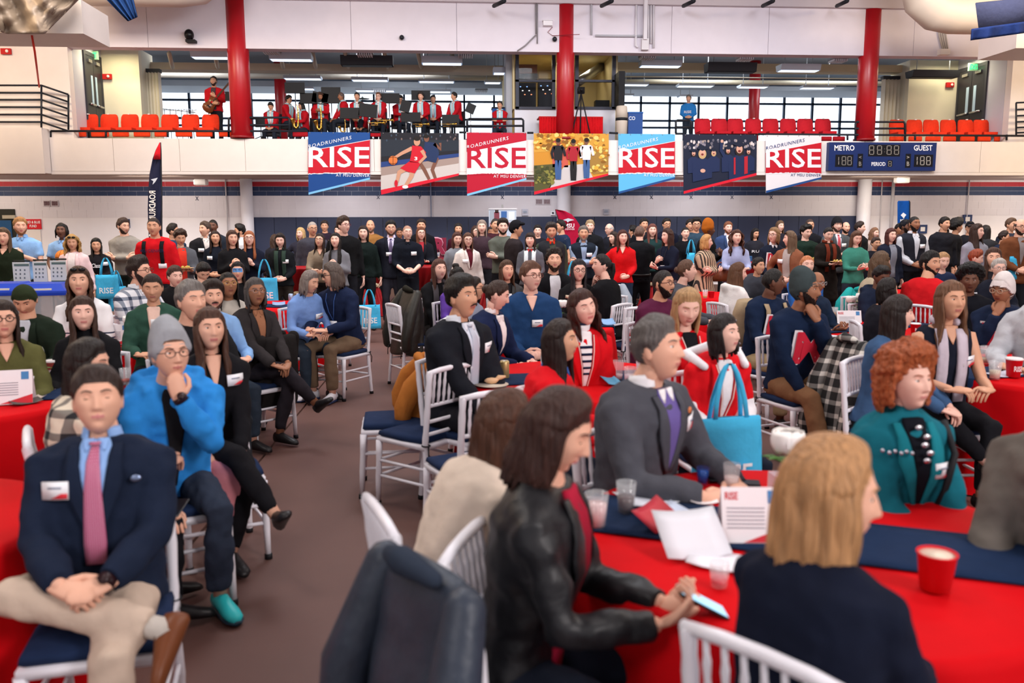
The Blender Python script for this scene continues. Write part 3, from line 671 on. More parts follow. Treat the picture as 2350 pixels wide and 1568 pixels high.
def torso_text(T, root, txt, x0, x1, t0, t1, col, name, k, out=None):
    v, f = tmesh(txt, .012 if len(txt) > 1 else .03)
    for o_, c_, grow in (((.026, out, .018),) if out else ())+((.031, col, 0),):
        q = MB(); P = [T.x((x0-grow+(x1-x0+2*grow)*a)*k, t0-grow+(t1-t0+2*grow)*b, o_) for a, b in v]
        q.add(P, f); q.build(name if not grow else 'letter_outline', [pl(c_, .6)], root, smooth=False)
def pattern_mat(name, build):
    if name in MATS: return MATS[name]
    m = bpy.data.materials.new('pattern'); MATS[name] = m; m.use_nodes = True; nt = m.node_tree; b = nt.nodes['Principled BSDF']; b.inputs['Roughness'].default_value = .85
    tc = nt.nodes.new('ShaderNodeTexCoord'); build(nt, tc.outputs['Object'], b); return m
def N(nt, t, **kw):
    n = nt.nodes.new(t)
    for a, v in kw.items(): setattr(n, a, v)
    return n
def band(nt, src, axis, freq, duty):
    sx = N(nt, 'ShaderNodeSeparateXYZ'); nt.links.new(src, sx.inputs[0])
    m1 = N(nt, 'ShaderNodeMath', operation='MULTIPLY'); nt.links.new(sx.outputs[axis], m1.inputs[0]); m1.inputs[1].default_value = freq
    m2 = N(nt, 'ShaderNodeMath', operation='FRACT'); nt.links.new(m1.outputs[0], m2.inputs[0])
    m3 = N(nt, 'ShaderNodeMath', operation='LESS_THAN'); nt.links.new(m2.outputs[0], m3.inputs[0]); m3.inputs[1].default_value = duty
    return m3.outputs[0], sx
def mixc(nt, fac, a, b_):
    mx = N(nt, 'ShaderNodeMix', data_type='RGBA'); nt.links.new(fac, mx.inputs[0])
    for i, c in ((6, a), (7, b_)):
        if isinstance(c, str): mx.inputs[i].default_value = lin(c)
        else: nt.links.new(c, mx.inputs[i])
    return mx.outputs[2]
def plaidm(a, b_):
    def f(nt, oc, b):
        x1, _ = band(nt, oc, 0, 11, .35); z1, _ = band(nt, oc, 2, 11, .35); y1, _ = band(nt, oc, 1, 11, .35)
        h = ''.join('%02x' % ((int(a[i:i+2], 16)+int(b_[i:i+2], 16))//2) for i in (0, 2, 4))
        s = N(nt, 'ShaderNodeMath', operation='MAXIMUM'); nt.links.new(x1, s.inputs[0]); nt.links.new(z1, s.inputs[1])
        m = N(nt, 'ShaderNodeMath', operation='MULTIPLY'); nt.links.new(x1, m.inputs[0]); nt.links.new(z1, m.inputs[1])
        c = mixc(nt, s.outputs[0], a, h); c = mixc(nt, m.outputs[0], c, b_); nt.links.new(c, b.inputs['Base Color'])
    return pattern_mat('plaid'+a+b_, f)
def stripem(a, b_, ztop=9):
    def f(nt, oc, b):
        z1, sx = band(nt, oc, 2, 24, .28)
        l = N(nt, 'ShaderNodeMath', operation='LESS_THAN'); nt.links.new(sx.outputs[2], l.inputs[0]); l.inputs[1].default_value = ztop
        m = N(nt, 'ShaderNodeMath', operation='MULTIPLY'); nt.links.new(z1, m.inputs[0]); nt.links.new(l.outputs[0], m.inputs[1])
        nt.links.new(mixc(nt, m.outputs[0], a, b_), b.inputs['Base Color'])
    return pattern_mat('str%s%s%.2f' % (a, b_, ztop), f)
def vstripem(a, b_):
    def f(nt, oc, b):
        x1, sx = band(nt, oc, 0, 22, .42); nt.links.new(mixc(nt, x1, a, b_), b.inputs['Base Color'])
    return pattern_mat('vst'+a+b_, f)
def tiem(a):
    def f(nt, oc, b):
        x1, sx = band(nt, oc, 0, 150, .3); z1, sx = band(nt, oc, 2, 120, .3)
        m = N(nt, 'ShaderNodeMath', operation='MULTIPLY'); nt.links.new(x1, m.inputs[0]); nt.links.new(z1, m.inputs[1])
        nt.links.new(mixc(nt, m.outputs[0], a, 'e8d0dc'), b.inputs['Base Color']); b.inputs['Roughness'].default_value = .5
    return pattern_mat('tie'+a, f)
def tote(loc, rz, label, hang=.28, w_=.34, h_=.36, col='45b2de'):
    r = thing('tote_bag', label, 'bag', loc, rz, None)
    q = MB(); rs = np.random.RandomState(int(abs(loc[0]*100)) % 999)
    rr = []
    for z in np.linspace(0, h_, 7):
        a = np.linspace(0, 2*pi, 20, endpoint=False); wd = w_/2*(1-.06*(z/h_)); dp = .055*(1-.5*z/h_)
        rr.append(np.stack([np.sign(np.cos(a))*np.abs(np.cos(a))**.35*wd, np.sign(np.sin(a))*np.abs(np.sin(a))**.6*dp+.006*rs.randn(20), np.full(20, z)+.004*rs.randn(20)], 1))
    q.rings(rr); q.build('bag_body', [fab(col)], r)
    for s in (-1, 1):
        q = MB(); u = np.linspace(0, 1, 11); g = [[(-.085*cos(pi*t)*(1-.35*sin(pi*t))+e, s*.03*(1-sin(pi*t)), h_-.02+hang*sin(pi*t)**.8) for e in (-.012, .012)] for t in u]
        q.grid(np.array(g), 0, thick=np.array([0, .004, 0])); q.build('handle', [fab(col)], r)
    v, f = tmesh('RISE', .02); q = MB(); q.add([(-.10+.2*a, -.062, .08+.09*b) for a, b in v], f); q.build('lettering', [pl('eef6fa')], r, smooth=False)
    return r
# ================================================================ SETTING
YF, YW, YB = 22.4, 24.7, 33.0
ZT = lambda py, Y, px=1175: at_Y(px, py, Y)[2]
XP = lambda px, Y, py=320: at_Y(px, py, Y)[0]
def wbox(mb, x0, y0, x1, y1, Y, dep=.1, mi=0):       # box whose face is the given picture rectangle at depth Y
    xm, ym = (x0+x1)/2, (y0+y1)/2
    mb.box((XP(x0, Y, ym), Y, ZT(y1, Y, xm)), (XP(x1, Y, ym), Y+dep, ZT(y0, Y, xm)), mi); return mb
Z1, Z0 = ZT(321, YF), ZT(401, YF)          # gallery front, top and bottom
ZB0, ZB1 = ZT(118, YF), ZT(8, YF)          # upper wall band
ZFL = Z1+.02                                # gallery floor
XL, XR = -16.5, 19.5
wallp = paint('e9e4e6', .7); wallw = paint('ebe2dc', .7); navy = paint('1f3358', .6); redp = paint('b01c2c', .6)
# floor: dark roll-out cover laid in strips
fm = mat('floor', '664a44', .5, noise=(1.1, .30, .05), spec=.3)
fb = MB(); fb.box((XL, -3, -.3), (XR, YW+.2, -.02)); fl = struct('floor', fb, paint('6a4c3c', .6))
for i in range(12):
    q = MB(); q.box((XL+3*i+.01, -2.9, -.02), (XL+3*i+2.99, 21.0, 0.0)); q.build('floor_strip', [fm], fl, smooth=False)
# lower wall: backing, blocks with recessed joints, stripes
q = MB(); q.box((XL, YW, -.02), (XR, YW+.3, Z0+.2)); lw = struct('wall_lower', q, wallp)
zr1, zr0, zn0 = ZT(417, YW), ZT(428, YW), ZT(449, YW); zp = ZT(497.5, YW)
bm_w, bm_r, bm_n = paint('dcd6da', .75), redp, navy
rest = MB(); cnt = 0; bw = .405
proto = {}
rows_ = [(zp, zp+.215, 0), (zp+.215, zp+.43, 0), (zp+.43, zn0, 0), (zn0, (zn0+zr0)/2, 2), ((zn0+zr0)/2, zr0, 2), (zr0, zr1, 1), (zr1, Z0+.12, 0)]
for ri, (za, zb, mi) in enumerate(rows_):
    x = XL-(bw/2 if ri % 2 else 0)
    while x < XR:
        if mi == 2 and -8 < x < 10.2 and cnt < 290:
            if ri not in proto:
                q = MB(); q.box((0, -.006, 0), (bw-.005, .0, zb-za-.005)); proto[ri] = q.mesh('block', [[bm_w, bm_r, bm_n][mi]], False)
            o = link('block', proto[ri], lw); o.location = (x, YW, za); cnt += 1
        else: rest.box((max(XL, x), YW-.006, za), (min(XR, x+bw-.005), YW, zb-.005), mi)
        x += bw
o = rest.build('block_courses', [bm_w, bm_r, bm_n], lw, smooth=False); o['kind'] = 'stuff'
# wall pads
x0, x1 = XP(579, YW-.05, 497), XP(1971, YW-.05, 497); npd = 29; pw = (x1-x0)/npd
q = MB(); q.box((0, -.06, 0), (pw-.012, 0, zp-.10)); pm = q.mesh('wall_pad', [paint('252f4c', .55)], False)
pr = thing('wall_padding', 'long row of navy vertical wall pads behind the standing crowd', 'wall padding', (x0, YW-.012, .10))
for i in range(npd): o = link('wall_pad', pm, pr); o.location = (i*pw, 0, 0)
# gallery front panels and soffit
q = MB(); q.box((XP(113, YF), YF+.03, Z0), (XR, YF+.25, Z1-.005)); q.box((XP(113, YF), YF-.02, Z0-.005), (XR, YF+.03, Z0+.07)); gf = struct('wall_gallery', q, wallw)
pwid = 1.66; x = XP(104, YF); k_ = 0
while x < XR:
    q = MB(); q.box((max(x, XP(113, YF))+.006, YF, Z0+.08), (min(XR, x+pwid)-.006, YF+.03, Z1)); q.build('panel', [wallw], gf, smooth=False); x += pwid
q = MB(); q.box((XL, YF-.35, ZT(398, YF-.35)), (XP(112, YF), YF+.2, ZT(298, YF-.35))); q.box((XL, YF-.37, ZT(400, YF-.35)), (XP(112, YF)+.01, YF-.35, ZT(394, YF-.35))); struct('wall_gallery_left', q, wallw)
q = MB(); q.box((XL, YF+.05, Z0-.01), (XR, YW+.1, Z0+.03)); struct('ceiling_soffit', q, paint('b5a296', .8))
# gallery floor, back of gallery
q = MB(); q.box((XL, YF+.2, Z1-.25), (XR, YB, ZFL)); struct('floor_gallery', q, paint('6a5a55', .8))
ZC = ZT(207, YB)+.05
q = MB(); q.box((XL, YF+.35, ZC+.45), (XR, YB+.3, ZC+.65)); struct('ceiling_gallery', q, paint('8a9098', .8))
# upper band of wall, panels
q = MB(); q.box((XL, YF+.06, ZB0), (XR, YF+.40, ZB1)); ub = struct('wall_upper', q, paint('ded9e4', .8))
for a, b_ in zip([-120, 337, 805, 1048, 1297, 1542, 1765, 2100, 2600], [337, 805, 1048, 1297, 1542, 1765, 2100, 2600]):
    q = MB(); q.box((max(XL, XP(a, YF, 60))+.005, YF+.02, ZB0), (min(XR, XP(b_, YF, 60))-.005, YF+.06, ZB1)); q.build('panel', [paint('e4dde6', .75)], ub, smooth=False)
q = MB(); q.box((XL, YF-.12, ZB1), (XR, YF+.6, ZB1+.35)); q.box((XL, YF-.7, ZB1+.30), (XR, YF-.12, ZB1+.6)); struct('trim_1', q, paint('c9bfc4', .6))
q = MB(); q.box((XL, YF-6, ZB1+.62), (XR, YF+.6, ZB1+.7)); struct('ceiling', q, paint('9a9296', .8))
for i, px in enumerate((1138, 1385, 1573, 1755, 1925)):
    q = MB(); q.tube([at_Y(px+20, 2, YF-1.2), at_Y(px-5, 14, YF-.5)], .05, 6); tag(q.build('roof_strut', [pl('22242a')]), ORD[i]+' black roof strut from the left above the upper wall', 'strut', 'roof struts')
# end walls beside the gallery openings (left and right recess)
def recess(side):
    sg = -1 if side == 'left' else 1
    e0, e1, e2, e3 = (163, 236, 322, 384) if sg < 0 else (2318, 2196, 2085, 2012)
    Xa = XP(e0, YF+.1, 200)
    r = ray(e1, 200); Yd = YF+.1
    Yd = Xa/r[0]*r[1]                              # the block side wall runs straight back to here
    zt = ZB0+.4
    q = MB(); q.box((min(Xa, Xa+sg*.2), YF+.31, ZFL), (max(Xa, Xa+sg*.2), Yd+.2, zt)); struct('wall_side_'+side, q, paint('c4c4cf', .8))
    xa, xb = XP(e1, Yd, 200), XP(e2, Yd, 200)
    q = MB(); q.box((min(xa, xb), Yd, ZFL), (max(xa, xb), Yd+.2, zt)); struct('wall_back_'+side, q, paint('e6dfc8', .8))
    r = ray(e3, 200); Ye = xb/r[0]*r[1] if abs(r[0]) > .05 else Yd+3; Ye = min(Ye, YB-1)
    q = MB(); q.box((min(xb, xb+sg*.2), Yd+.2, ZFL), (max(xb, xb+sg*.2), Yd+1.1, zt)); struct('wall_inner_'+side, q, paint('d9d6c6', .8))
    # outer wall towards the frame edge
    q = MB(); a_, b_ = (XL, Xa) if sg < 0 else (Xa, XR); q.box((a_, YF+.05, ZFL-.1), (b_, YF+.3, ZB0+.01)); struct('wall_end_'+side, q, paint('e8dfdb', .8))
    return Xa, Yd, xa, xb
RL = recess('left'); RR = recess('right')
def blockjoints(): pass
# double doors in the side walls
def doors(side, Xa, Yd, n):
    sg = -1 if side == 'left' else 1; ya, yb = YF+.1+(Yd-YF)*.42, Yd-.15; h = 2.25; X = Xa-sg*.012
    d = thing('door_%d' % n, None, None, (X, ya, ZFL)); d['kind'] = 'structure'; W_ = yb-ya
    q = MB(); q.box((-.03, -.08, 0), (.03, 0, h+.1)); q.box((-.03, W_, 0), (.03, W_+.08, h+.1)); q.box((-.03, 0, h), (.03, W_, h+.1)); q.build('door_frame', [pl('3a3a42')], d, smooth=False)
    for i in range(2):
        q = MB(); y0 = W_/2*i; q.box((-.02, y0+.01, .0), (.02, y0+W_/2-.01, h)); lf = q.build('door_leaf', [pl('2e2f36', .4)], d, smooth=False)
        q = MB(); q.box((-.03, y0+W_*.30 if not i else y0+W_*.08, 1.0), (.03, y0+W_*.40 if not i else y0+W_*.18, 1.75)); q.build('vision_panel', [pl('b8d4ea', .1)], lf, smooth=False)
        q = MB(); q.tube([(-sg*.06, y0+.08, .98), (-sg*.06, y0+W_/2-.08, .98)], .03, 8); q.build('push_bar', [metal('c8c8cc')], lf)
        q = MB(); q.box((-.07, y0+W_*.12, h-.18), (.07, y0+W_*.34, h-.1)); q.build('door_closer', [metal('c0c0c4')], lf, smooth=False)
doors('left', RL[0], RL[1], 1); doors('right', RR[0], RR[1], 2)
def exit_sign(X, Y, Z, lab, flip=0):
    t = thing('exit_sign', lab, 'exit sign', (X, Y, Z)); q = MB(); q.box((-.16, -.03, 0), (.16, .03, .22)); q.build('sign_box', [pl('9fd8b0')], t, smooth=False)
    v, f = tmesh('EXIT', .02); q = MB(); q.add([(-.13+.26*a, -.034, .04+.14*b) for a, b in v], f); q.build('lettering', [mat('em', '18c060', .5, emit=3)], t, smooth=False)
P_ = at_Y(2234, 163, YF+1.6); exit_sign(P_[0], YF+1.6, P_[2], 'green lit exit sign hanging beside the right-hand gallery doors')
P_ = at_Y(212, 137, YF+1.6); exit_sign(P_[0], YF+1.6, P_[2], 'green exit sign beside the left gallery doors')
# strobe alarms
for px, py, Y, l in ((14, 118, YF-.0, 'red fire alarm strobe on the wall at far left'), (246, 176, RL[1]-.06, 'red fire alarm strobe on the pale wall left of the seats'), (2180, 195, RR[1]-.06, 'red fire alarm strobe beside the right gallery doors')):
    P_ = at_Y(px, py, Y); q = MB(); q.box((-.12, -.03, -.07), (.12, .03, .07)); q.ball((.04, -.05, 0), (.04, .03, .04), 8, 1); o = q.build('fire_alarm', [pl('c02020'), pl('f0e8e0')], None, smooth=False); o.location = tuple(P_); tag(o, l, 'alarm')
# folding partitions
for side, pa, pb, l in (('left', 322, 372, 'cream accordion folding partition at the left end of the gallery opening'), ('right', 2022, 2082, 'cream accordion folding partition at the right end of the gallery opening')):
    Y = (RL if side == 'left' else RR)[1]+.6; xa, xb = XP(pa, Y, 220), XP(pb, Y, 220); t = thing('folding_partition', l, 'partition', (xa, Y, ZFL)); n = 7; w_ = (xb-xa)/n; zt = ZT(175, Y)-ZFL
    for i in range(n):
        q = MB(); x_ = i*w_; q.add([(x_, 0, 0), (x_+w_/2, -.12, 0), (x_+w_/2, -.12, zt), (x_, 0, zt), (x_, .02, 0), (x_+w_/2, -.10, 0), (x_+w_/2, -.10, zt), (x_, .02, zt), (x_+w_, 0, 0), (x_+w_, 0, zt)], [(0, 1, 2, 3), (5, 4, 7, 6), (1, 8, 9, 2)]); q.build('fold', [paint('e9e4d2', .6)], t, smooth=False)
    q = MB(); q.box((0, -.1, zt), (xb-xa, .1, zt+.1)); q.build('track', [pl('303238')], t, smooth=False)
# window wall
q = MB(); zw0, zw1 = ZFL, ZT(211, YB)
q.box((XL, YB, zw1), (XR, YB+.25, ZC+.5)); q.box((XL, YB, ZFL-.3), (XR, YB+.25, ZFL+.35)); struct('wall_window_side', q, paint('8f9aa8', .8))
fr = pl('2b3f58', .5)
for n_, (pa, pb) in enumerate(((372, 1180), (1390, 2030)), 1):
    wi = thing('window_%d' % n_, None, None, (0, YB, 0)); wi['kind'] = 'structure'
    xa, xb = XP(pa, YB, 240), XP(pb, YB, 240); x = XP(788, YB, 240)-1.155*20
    while x < xb:
        if x > xa: q = MB(); q.box((x-.035, .02, zw0), (x+.035, .14, zw1)); q.build('mullion', [fr], wi, smooth=False)
        x += 1.155
    for py in (212, 234, 275, 291):
        z = ZT(py, YB); q = MB(); q.box((xa, .02, z-.035), (xb, .14, z+.035)); q.build('transom', [fr], wi, smooth=False)
    q = MB(); q.box((xa, .07, zw0), (xb, .08, zw1)); q.build('glazing', [mat('glass', '101820', .05, alpha=.04, spec=.2)], wi, smooth=False)
# big red columns
def column(px_t, px_b, lab, Y, r, z0, z1):
    x = (XP(px_t, Y, 60)+XP(px_b, Y, 280))/2
    t = thing('column', lab, 'column', (x, Y, z0)); q = MB(); q.tube([(0, 0, 0), (0, 0, (z1-z0)*.5), (0, 0, z1-z0)], r, 32); q.build('shaft', [mat('paint', 'b3121f', .35, spec=.6)], t)
    q = MB(); q.tube([(0, 0, 0), (0, 0, .06)], r+.03, 32); q.build('base_ring', [mat('paint', '8a1018', .4)], t)
    if z1 > 7:
        for z in np.arange(2.7, 4.6, .38):
            for s in (-1, 1): q = MB(); q.tube([(s*(r-.01), -.02, z), (s*(r+.06), -.02, z)], .015, 6); q.build('bolt', [pl('8a1018')], t)
column(545, 553, 'large round red column beside the standing guitarist', YF+.16, .27, ZFL, ZB1)
column(1298, 1297, 'large round red column in front of the control booth', YF+.16, .235, ZFL, ZB1)
column(1998, 1985, 'large round red column near the scoreboard', YF+.16, .26, ZFL, ZB1)
for px, l in ((642, 'red column farther back by the windows behind the band'), (1733, 'red column farther back by the windows behind the red seats')):
    column(px, px, l, 29.5, .19, ZFL, ZC+.45)
# gallery ceiling services: beams, ducts, light fittings, diffusers
def bar(name, px0, px1, py0, py1, Y, dep, m, lab, cat, grp=None, rnd=False):
    xm = (px0+px1)/2; a = at_Y(px0, (py0+py1)/2, Y); c_ = at_Y(px1, (py0+py1)/2, Y); z1, z0 = ZT(py0, Y), ZT(py1, Y); q = MB()
    if rnd: q.tube([(a[0], Y, (z0+z1)/2), ((a[0]+c_[0])/2, Y, (z0+z1)/2), (c_[0], Y, (z0+z1)/2)], abs(z1-z0)/2, 12)
    else: q.box((a[0], Y, z0), (c_[0], Y+dep, z1))
    o = q.build(name, [m], None, smooth=rnd); tag(o, lab, cat, grp); return o
cream = paint('cdbfa8', .7)
bar('ceiling_beam', 325, 1160, 151, 167, 25.4, .5, cream, 'long cream ceiling beam above the band', 'beam'); bar('ceiling_beam', 1410, 2080, 140, 157, 25.4, .5, paint('d8c9a4', .7), 'long cream ceiling beam above the right-hand red seats', 'beam')
bar('ceiling_duct', 325, 1160, 174, 186, 28.2, .6, paint('d4ccc0', .6), 'pale ceiling duct behind the cream beam over the band', 'duct', None, True); bar('ceiling_duct', 1410, 2080, 179, 190, 28.2, .6, paint('e0d6bc', .6), 'pale ceiling duct over the right part of the gallery', 'duct', None, True)
bar('ceiling_pipe', 325, 1160, 169, 171.5, 26.0, .1, pl('e4e6ea'), 'thin white pipe below the cream beam over the band', 'pipe', None, True); bar('ceiling_pipe', 1410, 2080, 172, 175, 26.0, .1, pl('e8e4da'), 'thin white pipe over the right part of the gallery', 'pipe', None, True)
for pa, pb, pc, pd, Yy in ((325, 1160, 190, 203, 30.6), (1410, 2080, 193, 203, 30.6)): bar('ceiling_panel', pa, pb, pc, pd, Yy, 1.6, paint('aab4c0', .6), 'grey-blue ceiling panel strip just in front of the windows '+('behind the band' if pa < 900 else 'on the right'), 'panel')
lightm = mat('em', 'e4f0ff', .5, emit=1.1)
def trough(px0, px1, py0, py1, Y, dark, i):
    xm = (px0+px1)/2; z1, z0 = ZT(py0, Y), ZT(py1, Y); xa, xb = XP(px0, Y, py0), XP(px1, Y, py0)
    t = thing('light_fitting', (('dark unlit trough light' if dark else 'white trough light')+' of the '+('front' if Y < 25 else 'middle' if Y < 29 else 'rear')+' row, '+ORD[i]+' from the left'), 'light fitting', ((xa+xb)/2, Y, z0), 0, 'trough lights in the gallery' if not dark else 'dark trough fittings in the gallery'); w_ = (xb-xa)/2
    q = MB(); q.add([(-w_, 0, 0), (w_, 0, 0), (w_, -.06, z1-z0), (-w_, -.06, z1-z0), (-w_, .35, 0), (w_, .35, 0), (w_, .41, z1-z0), (-w_, .41, z1-z0)], [(0, 1, 2, 3), (5, 4, 7, 6), (3, 2, 6, 7), (0, 3, 7, 4), (1, 5, 6, 2)]); q.build('housing', [pl('3a3c42' if dark else 'c2cbd8')], t, smooth=False)
    q = MB(); q.box((-w_+.03, .03, -.01), (w_-.03, .32, .0)); q.build('diffuser', [pl('26282c') if dark else lightm], t, smooth=False)
    for s in (-.7, .7): q = MB(); q.tube([(s*w_, .17, z1-z0), (s*w_, .17, ZC+.45-z0)], .012, 5); q.build('hanger', [pl('b0b4ba')], t)
TR = [(437, 526, 126, 138, 23.8, 0), (617, 714, 126, 141, 23.8, 0), (781, 901, 131, 152, 24.1, 1), (967, 1061, 131, 146, 23.8, 0), (1132, 1160, 155, 167, 24.3, 0), (650, 736, 178, 184, 27.2, 0), (806, 890, 180, 186, 27.2, 0), (960, 1043, 183, 188, 27.2, 0), (1112, 1150, 184, 189, 27.2, 0),
      (815, 905, 206, 210, 30.2, 0), (640, 720, 203, 207, 30.2, 0), (960, 1035, 207, 211, 30.2, 0), (1472, 1565, 135, 147, 23.8, 0), (1625, 1737, 138, 159, 24.1, 1), (1793, 1884, 140, 154, 23.8, 0), (2095, 2203, 151, 167, 24.1, 1), (1430, 1490, 186, 191, 27.2, 0), (1558, 1640, 188, 193, 27.2, 0), (1700, 1765, 189, 194, 27.2, 0), (1843, 1918, 190, 195, 27.2, 0), (1420, 1455, 213, 217, 30.2, 0), (1560, 1590, 214, 218, 30.2, 0)]
rowk = lambda a: (a[4] < 25, 25 <= a[4] < 29, a[4] >= 29, a[5])
for a in TR: trough(*a, sorted(b_[0] for b_ in TR if rowk(b_) == rowk(a)).index(a[0]))
for i, (px, py) in enumerate(((620, 120), (836, 126), (870, 211), (1069, 128), (1105, 211), (1490, 133), (1715, 136), (1930, 140))):
    Y = 23.3 if py < 200 else 30.0; P_ = at_Y(px, py, Y); t = thing('ceiling_diffuser', ORD[i]+' slatted air diffuser from the left at the gallery ceiling', 'vent', P_, 0, 'air diffusers of the gallery')
    q = MB(); q.box((-.22, 0, .06), (.22, .4, .12)); q.build('frame', [pl('8a8e96')], t, smooth=False)
    for j in range(7): q = MB(); x_ = -.2+j*.06; q.box((x_, 0, 0), (x_+.03, .38, .06)); q.build('slat', [pl('e8ecf4')], t, smooth=False)
# diagonal braces
for i, px in enumerate((396, 500, 650, 725, 800, 890, 967, 1045)):
    P_ = at_Y(px, 155, 25.2); Q_ = at_Y(px-8, 122, 24.0); q = MB(); q.tube([P_, Q_], .06, 6); o = q.build('roof_brace', [cream], None); tag(o, ORD[i]+' cream diagonal brace from the left above the band', 'brace', 'braces over the band')
# control booth
bt = YF+1.15
xa, xb = XP(1181, bt, 200), XP(1413, bt, 200)
q = MB(); q.box((xa, bt, ZFL), (xb, bt+.15, ZT(250, bt))); struct('wall_booth', q, paint('dcdde6', .6))
q = MB(); q.box((xa-.05, bt, ZT(250, bt)), (xa, bt+5, ZB0+.4)); q.box((xb, bt, ZFL), (xb+.05, bt+4, ZB0+.4)); q.box((xa, bt+3.2, ZFL), (xb, bt+3.3, ZB0+.4)); q.box(((xa+xb)/2-.05, bt+.2, ZFL), ((xa+xb)/2+.05, bt+3.2, ZB0+.4)); q.box((xa, bt, ZB0+.3), (xb, bt+3.2, ZB0+.4)); struct('wall_booth_inner', q, paint('c9b98e', .7))
q = MB(); x_ = XP(1163, bt, 200); q.box((x_, bt+.3, ZFL), (xa-.05, bt+1.2, ZB0+.4)); struct('wall_booth_side', q, paint('b4b9c4', .8))
area('booth_lamp', ((xa*.7+xb*.3), bt+1.4, ZB0+.2), .6, 14, (1, .85, .55)); area('booth_lamp', ((xa*.3+xb*.7), bt+1.4, ZB0+.2), .6, 14, (1, .9, .65))
for n_, (pa, pb) in enumerate(((1183, 1275), (1320, 1413)), 3):
    wi = thing('window_%d' % n_, None, None, (0, bt-.05, 0)); wi['kind'] = 'structure'; dk = pl('3c3f4c', .5)
    for (a, b_, c_, d_) in ((pa, 119, pa+8, 250), (pb-8, 119, pb, 250), (pa, 119, pb, 124), (pa, 183, pb, 188), (pa, 245, pb, 251)): q = MB(); wbox(q, a, b_, c_, d_, bt-.05, .1); o = q.build('frame_bar', [dk], wi, smooth=False); o.location = (0, -(bt-.05), 0)
    q = MB(); wbox(q, pa, 122, pb, 248, bt, .01); o = q.build('glass', [mat('glass', '0c1014', .03, alpha=.12, spec=.3)], wi, smooth=False); o.location = (0, -(bt-.05), 0)
for (a, b_, c_, d_, hx, nm, l) in ((1189, 190, 1230, 244, '1a1c24', 'equipment_rack', 'black equipment rack behind the left booth window'), (1236, 188, 1268, 246, '22242c', 'equipment_rack', 'black mixer rack in the right half of the left booth window'), (1190, 169, 1234, 181, '14161c', 'receiver', 'black receiver with a yellow light on the booth shelf'), (1191, 148, 1233, 168, '8a5a42', 'carton', 'brown carton on the booth shelf above the receiver'), (1237, 163, 1264, 180, 'c8b070', 'carton', 'yellowish cartons on the booth shelf'), (1367, 230, 1399, 249, '15161a', 'monitor', 'black monitor in the right booth window')):
    q = MB(); wbox(q, a, b_, c_, d_, bt+.5, .3); t = q.build(nm, [pl(hx)], None, smooth=False); tag(t, l, nm.replace('equipment_', ''))
    if 'rack' in nm:
        for j in range(6): q = MB(); wbox(q, a+4+j*5, b_+8+(j % 3)*9, a+7+j*5, b_+10+(j % 3)*9, bt+.49, .01); q.build('indicator', [mat('em', ('7fa8ff', 'ffffff', 'ff9060')[j % 3], .5, emit=1.5)], t, smooth=False)
q = MB(); a, c_ = at_Y(1325, 190, bt+.8), at_Y(1400, 140, bt+2.4); q.tube([a, (a+c_)/2, c_], .13, 14); o = q.build('pipe_duct', [metal('b8bcc4', .35)], None); tag(o, 'silver round duct rising through the right booth window', 'duct')
# table with red skirt, tripod, bins, tv on gallery
Yt = YF+.35; t = thing('skirted_table', 'table with pleated red skirt in front of the control booth', 'table', (XP(1310, Yt), Yt, ZFL)); wd = XP(1383, Yt)-XP(1237, Yt); zt = ZT(267, Yt)-ZFL
q = MB(); q.box((-wd/2, -.05, zt-.03), (wd/2, .6, zt)); q.build('tabletop', [pl('b01818')], t, smooth=False)
q = MB(); u = np.linspace(0, 1, 121); q.grid(np.array([[(-wd/2+wd*a, -.05-.02*sin(a*150), z) for a in u] for z in (zt-.02, zt*.5, 0)]), 0, thick=np.array([0, .01, 0])); q.build('table_skirt', [fab('c2141c')], t)
t = thing('camera_tripod', 'black camera tripod standing in front of the red skirted gallery table', 'tripod', (XP(1332, YF+.15), YF+.1, ZFL))
for a in (0, 2.1, 4.2): q = MB(); q.tube([(0, 0, 1.2), (.32*sin(a), .1*cos(a), 0)], .018, 6); q.build('leg', [pl('1c1c20')], t)
q = MB(); q.box((-.09, -.05, 1.2), (.09, .1, 1.36)); q.tube([(0, -.05, 1.28), (0, -.14, 1.28)], .04, 10); q.build('camera_body', [pl('141417')], t)
q = MB(); wbox(q, 1420, 163, 1434, 241, YF+.5, .9); o = q.build('television', [pl('101116')], None, smooth=False); tag(o, 'tall black television seen edge-on beside the booth', 'television')
P_ = at_Y(1427, 303, YF+.45); t = thing('trash_can', 'beige tall trash can beside the booth on the gallery', 'bin', (P_[0], YF+.5, ZFL)); h_ = ZT(241, YF+.45)-ZFL
q = MB(); q.lathe([(.14, 0), (.16, h_*.55), (.165, h_*.6)]); q.build('can', [pl('d0c4b6')], t); q = MB(); q.lathe([(.168, h_*.58), (.168, h_*.66)]); q.build('liner', [pl('1e1e22')], t); q = MB(); q.lathe([(.165, h_*.66), (.15, h_*.98), (.12, h_)]); q.build('lid', [pl('cfc3b4')], t)
P_ = at_Y(1458, 303, YF+.5); t = thing('drinks_cooler', 'blue drinks cooler box beside the trash can on the gallery', 'cooler', (P_[0], YF+.5, ZFL)); h_ = ZT(255, YF+.5)-ZFL
q = MB(); q.box((-.2, 0, 0), (.2, .4, h_-.04)); q.build('cabinet', [pl('14458c', .4)], t, smooth=False); q = MB(); q.box((-.21, -.01, h_-.04), (.21, .41, h_)); q.build('lid', [pl('1c55a0')], t, smooth=False)
v, f = tmesh('CO', .02); q = MB(); q.add([(-.19+.18*a, -.006, h_-.22+.1*b) for a, b in v], f); q.build('lettering', [pl('e8eef8')], t, smooth=False)
